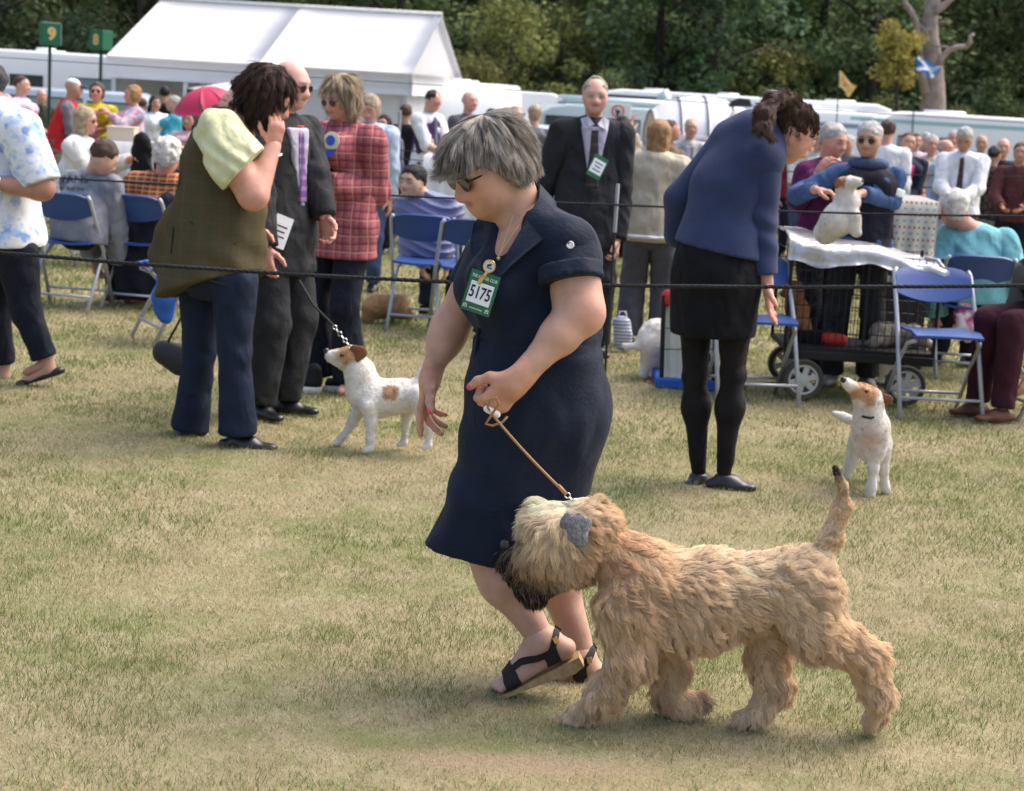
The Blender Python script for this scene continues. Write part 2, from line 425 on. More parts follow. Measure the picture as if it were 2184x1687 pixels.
def grow(p, n, flow, length, K=6, lift=.35, wave=.15, waves=1.5, nclump=400, clump=.6, rng=RNG, sag=0.0):
    """wavy locks: strands follow the flow (projected on the surface), share waves within a clump and close towards its tip"""
    N = len(p); L = np.broadcast_to(length, (N,)).astype(float)
    gi = rng.choice(N, min(nclump, N), replace=False)
    gp = p[gi]
    lab = np.zeros(N, int)
    for s in range(0, N, 4000):
        d = ((p[s:s + 4000, None, :] - gp[None]) ** 2).sum(2); lab[s:s + 4000] = d.argmin(1)
    def tang(q, nn):
        fl = flow(q); t = fl - nn * (fl * nn).sum(1, keepdims=True)
        return unitv(t)
    tg = tang(gp, n[gi]); ph = rng.random(len(gi)) * 6.28; wv = waves * (0.7 + .6 * rng.random(len(gi))); amp = wave * (.5 + rng.random(len(gi)))
    t = tg[lab]; nn = n; t = unitv(t - nn * (t * nn).sum(1, keepdims=True) + 1e-9)
    bi = np.cross(nn, t)
    s = np.linspace(0, 1, K)
    out = np.zeros((N, K, 3))
    LL = L * (.75 + .5 * rng.random(N))
    jit = (rng.random((N, 3)) - .5) * .16
    for k in range(K):
        u = s[k]
        lft = lift * (u - .55 * u * u)
        w = np.sin(wv[lab] * 6.28 * u + ph[lab]) - np.sin(ph[lab])
        q = p + LL[:, None] * (t * u * (1 - .25 * lift) + nn * lft + bi * (amp[lab] * u * .6 * w)[:, None] + nn * (amp[lab] * .35 * u * np.cos(wv[lab] * 6.28 * u + ph[lab]))[:, None] + jit * u)
        q[:, 2] -= LL * sag * u * u
        if clump:
            qg = gp[lab] + LL[:, None] * (t * u + nn * lft)
            off = (p - gp[lab]); q = q - off * (clump * u ** 1.3)
        out[:, k] = q
    return out, lab
# ------------------------------------------------------------------ people
SKIN = {'fair': (.56, .34, .26), 'pink': (.58, .30, .23), 'tan': (.44, .25, .17), 'mid': (.50, .30, .21), 'asian': (.52, .34, .23)}
def skin_mat(): return mat('skin', (.5, .3, .22), .48, attr=True, bump=(160, .06), var=(22, .12), spec=.35, sss=.12)
def hframe(c, fwd, up):
    f = unit(fwd); r = unit(np.cross(f, up)); return np.array([r, f, np.cross(r, f)])
def head_shape(F, c, ax, H, fem=0.0, ears=True, open_mouth=0.0):
    T = lambda x, y, z: c + H * (x * ax[0] + y * ax[1] + z * ax[2])
    e = lambda p, r, k=.03, op=1: F.ell(T(*p), H * np.array(r), k * H / .225, ax, op)
    e((0, -.08, .13), (.335, .415, .37)); e((0, .10, -.08), (.285, .30, .38), .06)
    e((0, .16, -.30), (.22 - .02 * fem, .20, .16), .05); e((0, .265, -.40), (.095, .085, .075), .05)
    for s in (-1, 1):
        e((.165 * s, .20, -.12), (.12, .12, .13), .05)
        e((.125 * s, .425, .005), (.085, .06, .05), .03, -1)
        e((.128 * s, .315, .0), (.066, .066, .062), .008)
        if ears:
            e((.345 * s, -.02, -.06), (.035, .10, .145), .015); e((.385 * s, .0, -.05), (.02, .05, .08), .015, -1)
        e((.045 * s, .425, -.155), (.045, .05, .04), .02)
    F.cone(T(-.15, .325, .075), T(.15, .325, .075), .055 * H, k=.03)
    F.cone(T(0, .35, .04), T(0, .465, -.13), .038 * H, .06 * H, k=.018)
    e((0, .375, -.235), (.10, .045, .028), .014); e((0, .37, -.285), (.085, .045, .03), .014)
    e((0, .43, -.26), (.11, .03, .006 + .03 * open_mouth), .01, -1)
    return T
def head_cols(V, base, c, ax, H, lip=(.42, .16, .14), brow=(.12, .07, .05), eyes=True, blush=.5):
    q = (V - c) @ ax.T / H
    C = np.tile(np.array(base), (len(V), 1))
    def blend(mask, cc): C[:] = C * (1 - mask[:, None]) + np.array(cc) * mask[:, None]
    g = lambda p, r: np.exp(-(((q - np.array(p)) / np.array(r)) ** 2).sum(1))
    red = np.array(base) * (1.08, .80, .76)
    for s in (-1, 1): blend(blush * g((.2 * s, .3, -.13), (.12, .2, .13)), red); blend(.5 * g((.37 * s, 0, -.05), (.06, .12, .16)), red)
    blend(.5 * g((0, .47, -.12), (.08, .1, .1)), red)
    blend(np.clip(1.6 * g((0, .40, -.26), (.10, .10, .045)), 0, 1) * .85, lip)
    if eyes:
        for s in (-1, 1):
            blend(np.clip(1.8 * g((.14 * s, .36, .115), (.095, .12, .032)), 0, 1) * .9, brow)
            blend(np.clip(1.6 * g((.128 * s, .37, .0), (.09, .06, .045)), 0, 1) * .85, np.array(base) * .38)  # eye sockets: shade painted in as a darker skin tone
            blend(np.clip(2.2 * g((.128 * s, .385, -.002), (.042, .05, .017)), 0, 1), (.62, .58, .54))
            blend(np.clip(2.2 * g((.128 * s, .385, .002), (.017, .06, .018)), 0, 1), (.05, .04, .035))
    return C
def hand_shape(F, w, d, t, n, L=.185, curl=(.25, .35, .35), thumb=.5, spread=.06, fat=1.0, curls=None, tips=None):
    """palm and five fingers: d fingers' direction, t thumb side, n the way the fingers close"""
    d = unit(d); t = unit(t - d * (np.asarray(t) @ d)); n = unit(n - d * (np.asarray(n) @ d) - t * (np.asarray(n) @ t)); s = L / .185
    Q = lambda a, b, c: w + s * (a * d + b * t + c * n)
    F.cone(Q(.0, 0, 0), Q(.035, .002, 0), .026 * s * fat, .033 * s * fat, .012, (n, .62))
    F.cone(Q(.035, .002, 0), Q(.078, .0, 0), .036 * s * fat, .038 * s * fat, .012, (n, .40))
    fing = [(.094, .030, .070, 1.0), (.099, .010, .079, 1.04), (.094, -.011, .073, 1.0), (.083, -.030, .057, .86)]
    for i, (kd, kt, ln, rr) in enumerate(fing):
        cu = curls[i] if curls is not None else curl
        a = 0.0; p = Q(kd - .028, kt * .82, .002); p2 = Q(kd, kt, -.002); r = .0094 * s * rr * fat
        F.cone(p, p2, r * 1.05, r * 1.05, .010)
        dd = unit(d + t * spread * (1.5 - i) * .9)
        for j in range(3):
            a += cu[j]
            q = p2 + s * ln * (.45, .31, .24)[j] * (dd * math.cos(a) + n * math.sin(a))
            F.cone(p2, q, r, r * (.93, .9, .84)[j], .006); p2 = q; r *= (.93, .9, .84)[j]
        if tips is not None: tips.append((p2, unit(-n * math.cos(a) + dd * math.sin(a)), dd * math.cos(a) + n * math.sin(a), r))
    p = Q(.022, .022, .006); dirt = unit(d * .62 + t * .72 + n * .30)
    for j, ln in enumerate((.042, .034, .028)):
        q = p + s * ln * dirt; F.cone(p, q, (.0150, .0112, .0102)[j] * s * fat, (.0115, .0104, .0085)[j] * s * fat, .010); p = q
        dirt = unit(dirt + (d * .55 - t * .45) * thumb + n * .2 * thumb)
    if tips is not None: tips.append((p, unit(t * .6 - n * .6), dirt, .0085 * s))
    return F
def hand_auto(F, J, sd, curl=(.3, .4, .4), fat=1.0, L=.185, d=None, t=None, n=None, thumb=.5, curls=None):
    w = J['wr' + sd]; e = J['el' + sd]
    d = unit(w - e) if d is None else unit(d)
    side = J['rt'] * (1 if sd == 'R' else -1)
    n0 = -side if n is None else np.asarray(n, float)
    t0 = J['cf'] if t is None else np.asarray(t, float)
    if abs(unit(t0) @ d) > .9: t0 = A(0, 0, 1) - J['cf'] * .2
    return hand_shape(F, w, d, t0, n0, L, curl, thumb, fat=fat, curls=curls)
def ik(a, c, l1, l2, hint):
    v = c - a; D = min(np.linalg.norm(v), (l1 + l2) * .999); u = unit(v); x = (l1 * l1 - l2 * l2 + D * D) / (2 * D)
    h = math.sqrt(max(0, l1 * l1 - x * x)); hp = np.asarray(hint, float); hp = unit(hp - u * (hp @ u))
    return a + u * x + hp * h, a + u * D
def rotv(v, axis, ang):
    axis = unit(axis); return v * math.cos(ang) + np.cross(axis, v) * math.sin(ang) + axis * (axis @ v) * (1 - math.cos(ang))
def preset(base, St, yaw=0.0, lean=0.0, look=(0, 0), hands=((.24, .0, -.42), (.24, .0, -.42)), seated=False, seat=.47, stance=.09, sw=.106, knee=(0, 0), turn=0.0, feet=None):
    """joints of a person of stature St at base; yaw 0 faces the camera (degrees), hands = wrist (out, forward, up) from the chest per stature"""
    y = math.radians(yaw); pf = A(math.sin(y), -math.cos(y), 0); rt = np.cross(pf, A(0, 0, 1)); up = A(0, 0, 1)
    J = {'pf': pf, 'St': St}; b = np.asarray(base, float)
    pel = b + up * (St * .53 if not seated else seat + .09)
    y2 = y + math.radians(turn); cf0 = A(math.sin(y2), -math.cos(y2), 0); r2 = np.cross(cf0, up)
    la = math.radians(lean); cu = up * math.cos(la) + pf * math.sin(la); cf = rotv(cf0, np.cross(pf, cu), 0) ; cf = unit(cf0 - cu * (cf0 @ cu))
    J['rt'] = r2; J['cf'] = cf; J['up'] = cu
    J['pelvis'] = pel; J['waist'] = pel + cu * St * .10; J['chest'] = pel + cu * St * .20; J['neck'] = pel + cu * St * .315
    ly, lp = math.radians(look[0]), math.radians(look[1])
    hf = rotv(cf0, up, ly); hf = unit(hf * math.cos(lp) + up * math.sin(lp)); hr = unit(np.cross(hf, up)); hu = np.cross(hr, hf)
    J['hf'], J['hu'] = hf, hu; J['H'] = .121 * St
    J['head'] = J['neck'] + (cu * .5 + up * .5) * St * .055 + hu * St * .037 + hf * St * .018
    for i, sd in enumerate('LR'):
        sg = -1 if sd == 'L' else 1
        sh = J['neck'] - cu * St * .046 + r2 * sg * St * sw; J['sh' + sd] = sh
        o, fw, uu = hands[i]
        w = J['chest'] + r2 * sg * o * St * .55 + cf * fw * St + cu * (uu * St * .55)
        J['el' + sd], J['wr' + sd] = ik(sh, w, St * .172, St * .150, r2 * sg * .8 - cf * .7 - cu * .5)
        hip = pel + rt * sg * St * .052 - up * St * .01; J['hip' + sd] = hip
        if seated:
            kn = b + up * (seat + .06) + rt * sg * (.09 + .03 * sg * 0) + pf * (.42) ; an = b + up * .08 + rt * sg * .10 + pf * (.44 + .0)
            J['kn' + sd], J['an' + sd] = kn, an; J['ff' + sd] = pf
        else:
            fo = feet[i] if feet else (0, 0)
            an = b + rt * sg * stance * St * .55 + up * St * .045 + pf * fo[0] * St; an = an + up * fo[1] * St
            J['kn' + sd], J['an' + sd] = ik(hip, an, St * .245, St * .238, pf + rt * sg * .15)
            J['ff' + sd] = unit(pf + rt * sg * .25)
    return J
def torso(F, J, pad=0.0, g=1.0, fem=0.0, k=.05, belly=0.0, shoulders=True):
    St = J['St']; cf, pf, up = J['cf'], J['pf'], J['up']
    nb = J['neck'] - up * St * .105
    F.cone(nb, J['waist'], St * .084 * (g * .5 + .5) + pad, St * .080 * g + pad, k, (cf, .70))
    F.cone(J['waist'], J['pelvis'], St * .080 * g + pad, St * .094 * g + pad, k, (pf, .74))
    if fem:
        for s in (-1, 1): F.ell(J['chest'] + up * St * .035 + J['rt'] * s * St * .042 + cf * St * .045 * (1 + fem), (St * .043 + pad,) * 3, k)
    if belly: F.ell(J['waist'] + cf * St * .03, np.array((St * .07 * g, St * .07 * g, St * .09)) * (1 + belly) + pad, .08)
    if shoulders:
        for sd in 'LR':
            F.cone(J['neck'] - up * St * .038, J['sh' + sd], St * .036 + pad, St * .034 * (.6 + .4 * g) + pad, k)
    return F
def sleeve(J, sd, upto=1.0, pad=.012, g=1.0, cuff=None, h=.012, fold=.004):
    """one sleeve from the shoulder to upto (.5 = elbow, 1 = wrist)"""
    F = Field(); St = J['St']; s, e, w = J['sh' + sd], J['el' + sd], J['wr' + sd]; r0, r1, r2 = St * .034 * g + pad, St * .028 * g + pad, St * .020 * g + pad
    ph = hash_(s)
    if upto <= .5:
        p = s + (e - s) * (upto * 2); rr = r0 + (r1 - r0) * upto * 2 if cuff is None else cuff
        F.cone(s, p + unit(e - s) * rr, r0, rr); F.clip(p, e - s)
    else:
        u = (upto - .5) * 2; p = e + (w - e) * u; rr = (r1 + (r2 - r1) * u) if cuff is None else cuff
        F.cone(s, e, r0, r1, .03); F.cone(e, p + unit(w - e) * rr, r1, rr, .03); F.clip(p, w - e)
    if fold: F.disp = lambda Q: fold * wavy(Q, 34, ph) + fold * 1.1 * np.sin(70 * (Q @ unit(w - s)) + 3 * np.sin(22 * Q[:, 0] + 17 * Q[:, 1] + ph)) * np.exp(-((Q - e) ** 2).sum(1) / .11 ** 2)
    return F.build(h)
def hash_(p): return float(abs(math.sin(np.sum(np.asarray(p)) * 12.9898) * 43.7))
def leg(J, sd, upto=1.0, pad=.012, g=1.0, ends=None, h=.012, fold=.003):
    F = Field(); St = J['St']; hp, kn, an = J['hip' + sd], J['kn' + sd], J['an' + sd]
    r0, r1, r2 = (St * .053 * g + pad, St * .034 * g + pad, St * .024 * g + pad) if ends is None else ends
    if upto <= .5:
        p = hp + (kn - hp) * (upto * 2); F.cone(hp, p + unit(kn - hp) * r1, r0, r1, .03); F.clip(p, kn - hp)
    else:
        p = kn + (an - kn) * ((upto - .5) * 2); F.cone(hp, kn, r0, r1, .03); F.cone(kn, p + unit(an - kn) * r2, r1, r2, .03); F.clip(p, an - kn)
    ph = hash_(hp)
    if fold: F.disp = lambda Q: fold * wavy(Q, 26, ph) + fold * 1.4 * np.sin(52 * Q[:, 2] + 3 * np.sin(15 * Q[:, 0] + 19 * Q[:, 1] + ph)) * (np.exp(-((Q - kn) ** 2).sum(1) / .12 ** 2) + np.exp(-((Q - an) ** 2).sum(1) / .10 ** 2))
    return F.build(h)
def shoe(J, sd, h=.008, L=None, heel=.0):
    F = Field(); St = J['St']; a = J['an' + sd]; ff = unit(J['ff' + sd] * A(1, 1, 0)) if 'fp' + sd not in J else unit(J['fp' + sd]); L = L or St * .152
    dn = -A(0, 0, 1) if 'fp' + sd not in J else unit(np.cross(ff, np.cross(ff, A(0, 0, 1))))
    z = St * .045; so = a + dn * (z - .022)
    F.cone(so - ff * L * .22, so + ff * L * .15, .036, .038, .02, (dn, .7)); F.cone(so + ff * L * .15, so + ff * L * .62, .042, .030, .02, (dn, .62))
    F.cone(a + dn * .02, so + ff * L * .25 - dn * .012, .036, .032, .03); F.clip(so + dn * .020, dn); F.clip(a + dn * .005, -dn)
    return F.build(h)
def hair_shape(style, c, ax, H, ph=0.0, amp=.006):
    F = Field(); T = lambda x, y, z: c + H * (x * ax[0] + y * ax[1] + z * ax[2]); e = lambda p, r, k=.03, op=1: F.ell(T(*p), H * np.array(r), k, ax, op)
    if style == 'cap':
        e((0, -.06, .16), (.37, .45, .40)); F.clip(T(0, .3, .22), -ax[2] - ax[1] * .18); return F
    if style == 'bald':
        e((0, -.10, .06), (.365, .43, .33)); F.clip(T(0, 0, .16), ax[2]); F.clip(T(0, .03, 0), ax[1]); F.clip(T(0, 0, -.2), -ax[2] + ax[1] * .3)
    elif style in ('short', 'thin'):
        t = .036 if style == 'thin' else .055
        e((0, -.09, .14), (.335 + t, .415 + t, .37 + t)); e((0, .48, -.10), (.42, .34, .42), .02, -1); F.clip(T(0, -.3, -.22), -ax[2] + ax[1] * .25)
        if style == 'thin': e((0, .30, .35), (.19, .36, .22), .02, -1)
    elif style == 'crop':
        e((0, -.09, .17), (.40, .47, .40)); e((0, .50, -.12), (.40, .30, .40), .02, -1); e((0, -.30, -.12), (.27, .17, .25)); F.clip(T(0, -.3, -.36), -ax[2] + ax[1] * .1)
    elif style == 'curly':
        e((0, -.08, .16), (.44, .50, .42)); e((0, .52, -.12), (.36, .30, .42), .02, -1); e((0, -.28, -.1), (.36, .26, .30)); amp = .012
    elif style == 'bob':
        e((0, -.09, .17), (.405, .47, .41))
        for s in (-1, 1): e((.29 * s, -.04, -.14), (.14, .27, .34), .04)
        e((0, -.30, -.14), (.32, .20, .38)); e((0, .50, -.12), (.27, .28, .40), .02, -1); F.clip(T(0, 0, -.46), -ax[2])
    elif style == 'long':
        e((0, -.09, .17), (.405, .47, .41))
        for s in (-1, 1): e((.28 * s, -.06, -.25), (.14, .25, .50), .04)
        e((0, -.30, -.35), (.32, .18, .60)); e((0, .50, -.14), (.27, .28, .44), .02, -1)
    elif style in ('tied', 'sleek'):
        e((0, -.09, .15), (.365, .45, .395)); e((0, .52, -.20), (.46, .34, .46), .04, -1); e((0, -.50, .05), (.13, .13, .14)) if style == 'tied' else None; F.clip(T(0, -.3, -.30), -ax[2] + ax[1] * .3)
    if amp: F.disp = lambda Q: amp * H / .225 * wavy(Q, 55, ph) + amp * .4 * wavy(Q, 140, ph + 1)
    return F
def hair_mat(name, color=(.2, .15, .1)): return mat('hair_' + name, color, .55, bump=(90, .9, (2.2, 2.2, .35)), var=(30, .35), spec=.3)
def glasses(J, parent, m=None, r=.030, sides=True):
    c, ax, H = J['head'], hframe(J['head'], J['hf'], J['hu']), J['H']; T = lambda x, y, z: c + H * (x * ax[0] + y * ax[1] + z * ax[2])
    b = MB()
    for s in (-1, 1):
        pts = [(.145 * s + .115 * math.cos(a) , .425 - .05 * abs(math.cos(a)) * (1 if math.cos(a) * s > 0 else 0), -.005 + .085 * math.sin(a)) for a in np.linspace(0, 2 * math.pi, 15)[:-1]]
        b.extrude([(0, 0)] * 0 or [(p[0], p[2]) for p in pts], T(0, .425, 0), ax[0] * H, ax[2] * H, .004)
        if sides: b.tube([T(.25 * s, .42, .03), T(.33 * s, .2, .03), T(.365 * s, -.05, .0)], .0028, 6)
    b.tube([T(-.04, .43, .02), T(.04, .43, .02)], .003, 6)
    return b.build('sunglasses', m or mat('dark_lens', (.012, .012, .014), .12, spec=.6), parent)
def ring_of(J, p, ax_up, r, flat=.8, n=18, f=None):
    f = unit(f if f is not None else J['cf']); u = unit(ax_up); r_ = unit(np.cross(f, u)); f = np.cross(u, r_)
    return [p + r * math.cos(a) * r_ + r * flat * math.sin(a) * f for a in np.linspace(0, 2 * math.pi, n, endpoint=False)]
def front_patch(J, pad, g, tw, bw, top, bot, dx=0.0, fem=0.0, h=.008, dxb=None, extra=None):
    """a strip of cloth lying on the chest: half-widths tw at top and bw at bot (heights over the waist, per stature)"""
    F = Field(); torso(F, J, pad, g, fem, shoulders=True); St = J['St']; rt, cf, up = J['rt'], J['cf'], J['up']
    dxb = dx if dxb is None else dxb
    F.cone(J['neck'] - up * St * .06, J['neck'] - up * St * .02, .05 + pad, .045 + pad, .03)
    o = J['waist']; a, b = o + up * top * St, o + up * bot * St
    F.clip(a, up, .001); F.clip(b, -up, .001); F.clip(o + cf * .02, -cf, .001)
    for s in (-1, 1):
        pa, pb = a + rt * (dx + s * tw), b + rt * (dxb + s * bw); v = pb - pa; nrm = np.cross(v, cf); nrm = nrm * np.sign(nrm @ (rt * s)); F.clip(pa, nrm, .001)
    return F.build(h)
def person(J, label, base=None, top=None, bottom=None, shoes=None, hair=None, skin='mid', fem=0.0, g=1.0, hr=.014, hh=.0075, group=None, shades=False, collar=None, v=None, belly=0.0, curl=(.3, .4, .4), vest=None, handn=None, eyes=True, lip=None, handd=None, handt=None, skirt=None, cap=None, handL=None, fat=1.0, brow=None, hidden_legs=False, shoe_len=None, parts=None, lab=None):
    """top=(material, sleeve end 0..1, hem over/below the pelvis per stature, pad[, name]); bottom=(material, end 0..1, pad[, cuff radius, name])"""
    St = J['St']; b = J['pelvis'] * A(1, 1, 0) + A(0, 0, min(J['anL'][2], J['anR'][2]) - St * .045) if base is None else base
    R = empty('person', b, label, 'person', group or 'people at the dog show'); tone = np.array(SKIN[skin] if isinstance(skin, str) else skin)
    c, H = J['head'], J['H']; ax = hframe(c, J['hf'], J['hu']); up = J['up']
    sk = []; cols = []
    F = Field(); head_shape(F, c, ax, H, fem, ears=True)
    F.cone(c - ax[2] * H * .22 - ax[1] * H * .10, J['neck'] - up * St * .012, H * .235 * (1 - .1 * fem) * (.5 + .5 * fat), H * .27 * (1 - .1 * fem) * fat, .03)
    V, Q = F.build(hh); sk.append((V, Q)); cols.append(head_cols(V, tone, c, ax, H, eyes=eyes, **({'lip': lip} if lip else {}), **({'brow': brow} if brow else {})))
    F = Field(); torso(F, J, -.016, g, fem * .5, belly=belly * .8)
    F.cone(J['neck'] - up * St * .06, J['neck'], St * .04 * fat, H * .25 * fat, .03)
    for sd in 'LR':
        s, e, w = J['sh' + sd], J['el' + sd], J['wr' + sd]
        F.cone(s, e, St * .030 * g * fat, St * .025 * g * fat, .03); F.cone(e, w, St * .026 * g * fat, St * .0165 * fat, .02)
        if not hidden_legs:
            F.cone(J['hip' + sd], J['kn' + sd], St * .036 * g, St * .026 * g, .03); F.cone(J['kn' + sd], J['an' + sd], St * .024 * g, St * .017, .02)
            if not shoes:
                ff = J['ff' + sd]; F.cone(J['an' + sd], J['an' + sd] - A(0, 0, St * .03) + ff * .1, .03, .02)
    V, Q = F.build(hr); sk.append((V, Q)); cols.append(np.tile(tone, (len(V), 1)))
    for i, sd in enumerate('LR'):
        F = Field(); hd = (handd or {}).get(sd); hand_auto(F, J, sd, (curl[sd] if isinstance(curl, dict) else curl), 1.0, .108 * St if handL is None else handL, d=hd, t=(handt or {}).get(sd), n=(handn or {}).get(sd))
        V, Q = F.build(min(.0065, hh)); sk.append((V, Q)); cols.append(np.tile(tone * (1.03, .93, .90), (len(V), 1)))
    V, Q = join(*sk)
    obj('body', V, Q, skin_mat(), R, np.concatenate(cols))
    if hair:
        F = hair_shape(hair[0], c, ax, H, hash_(c)); fobj('hair', F, hh, hair[1], R)
    if cap:
        F = hair_shape('cap', c, ax, H, 0); V1 = F.build(hh); B = Field(); B.cone(c + H * (.36 * ax[1] + .14 * ax[2]), c + H * (.66 * ax[1] + .06 * ax[2]), H * .26, H * .2, .01, (ax[2], .12)); V2 = B.build(.006)
        obj('cap', *V1, cap[0], R); obj('peak', *V2, cap[1], R)
    ph = hash_(J['waist'])
    if top:
        m, sl, hem, pad = top[:4]; nm = top[4] if len(top) > 4 else 'jacket'
        F = Field(); torso(F, J, pad, g, fem, belly=belly)
        hp = J['pelvis'] - A(0, 0, St * hem)
        if hem > -.05: F.cone(J['pelvis'], hp - A(0, 0, .08), St * .094 * g + pad, St * .098 * g + pad + .008, .05, (J['pf'], .78))
        F.clip(hp, -up * .5 + A(0, 0, -.5)); F.disp = lambda q: .0075 * wavy(q, 22, ph) + .0065 * np.sin(34 * q[:, 0] * np.cos(ph * 6) + 46 * q[:, 2] + 2.5 * np.sin(11 * q[:, 0] + 8 * q[:, 2])) * np.clip(wavy(q, 8, ph), 0, 1)
        vq = [F.build(hr)]
        if sl > 0: vq += [sleeve(J, sd, sl, pad, g * (fat * .5 + .5), h=hr * .9) for sd in 'LR']
        obj(nm, *join(*vq), m, R)
        if collar: MB().tube(ring_of(J, J['neck'] - up * St * .004 + J['cf'] * .004, up + J['cf'] * .35, H * .30 * fat, .95), .014, 8, closed=True).build('collar', collar, R, smooth=True)
    if vest:
        m, hem, pad = vest[:3]; F = Field(); torso(F, J, pad, g, fem * .3, belly=belly, shoulders=False)
        for sd in 'LR': F.cone(J['neck'] - up * St * .042, J['neck'] - up * St * .06 + (J['sh' + sd] - J['neck']) * .78, St * .034 + pad, St * .034 + pad, .04)
        F.clip(J['pelvis'] - A(0, 0, St * hem), A(0, 0, -1)); F.disp = lambda q: .004 * wavy(q, 26, ph)
        obj(vest[3] if len(vest) > 3 else 'waistcoat', *F.build(hr), m, R)
    if v:
        for (nm, m, pad, tw, bw, t_, bo) in v: obj(nm, *front_patch(J, pad + .009, g, tw, bw, t_, bo, fem=fem, h=hr * .7), m, R)
    if bottom:
        m, end, pad = bottom[:3]; cuff = bottom[3] if len(bottom) > 3 else None
        F = Field(); F.cone(J['waist'] - up * St * .03, J['pelvis'], St * .075 * g + pad, St * .091 * g + pad, .05, (J['pf'], .74)); F.ell(J['pelvis'] - J['pf'] * St * .020 - A(0, 0, .03), (St * .064 * g,) * 3, .05); F.clip(J['waist'] + up * .0, up); F.cone(J['hipL'], J['hipR'], St * .05 * g, k=.04); F.clip(J['pelvis'] - A(0, 0, St * .10), A(0, 0, -1))
        vq = [F.build(hr)] + [leg(J, sd, end, pad, g, cuff, h=hr) for sd in 'LR']
        obj(bottom[4] if len(bottom) > 4 else 'trousers', *join(*vq), m, R)
    if skirt:
        m, ln, pad, fl = skirt; F = Field(); q = J['pelvis'] - A(0, 0, St * ln); F.cone(J['waist'], J['pelvis'], St * .078 * g + pad, St * .096 * g + pad, .05, (J['pf'], .78)); F.cone(J['pelvis'], q - A(0, 0, .1), St * .096 * g + pad, St * fl, .05, (J['pf'], .85)); F.clip(q, A(0, 0, -1)); F.disp = lambda p: .006 * wavy(p, 20, ph)
        obj('skirt', *F.build(hr), m, R)
    if shoes and not hidden_legs:
        for sd in 'LR': obj('shoe', *shoe(J, sd, L=shoe_len), shoes, R)
    if shades: glasses(J, R)
    return R
# ------------------------------------------------------------------ writing
def text(name, s, c, ux, uy, size, m, parent, ext=.0006, align='CENTER', sx=1.0, bold=0.0):
    cu = bpy.data.curves.new(name, 'FONT'); cu.body = s; cu.size = size; cu.align_x = align; cu.align_y = 'CENTER'; cu.extrude = ext; cu.offset = bold; cu.resolution_u = 3
    cu.materials.append(m); tmp = bpy.data.objects.new(name + '_curve', cu); me = bpy.data.meshes.new_from_object(tmp); bpy.data.objects.remove(tmp); bpy.data.curves.remove(cu)
    o = bpy.data.objects.new(name, me); COL.objects.link(o); o.parent = parent
    ux, uy = unit(ux), unit(uy); n = np.cross(ux, uy); b = base_of(parent); c = np.asarray(c, float) - b
    o.matrix_basis = Matrix([[ux[i] * sx, uy[i], n[i], c[i]] for i in range(3)] + [[0, 0, 0, 1]])
    return o
def surf(F, px, py, y0, y1=None, steps=60):
    """where the sight line through (px, py) first meets a field, searched from distance y0"""
    y1 = y0 + 1.0 if y1 is None else y1; prev = None
    pts = np.array([P(px, py, y) for y in np.linspace(y0, y1, steps)]); d = F.eval_at(pts); w = np.nonzero(d < 0)[0]
    if len(w) == 0: return pts[int(np.argmin(d))]
    return pts[w[0]]

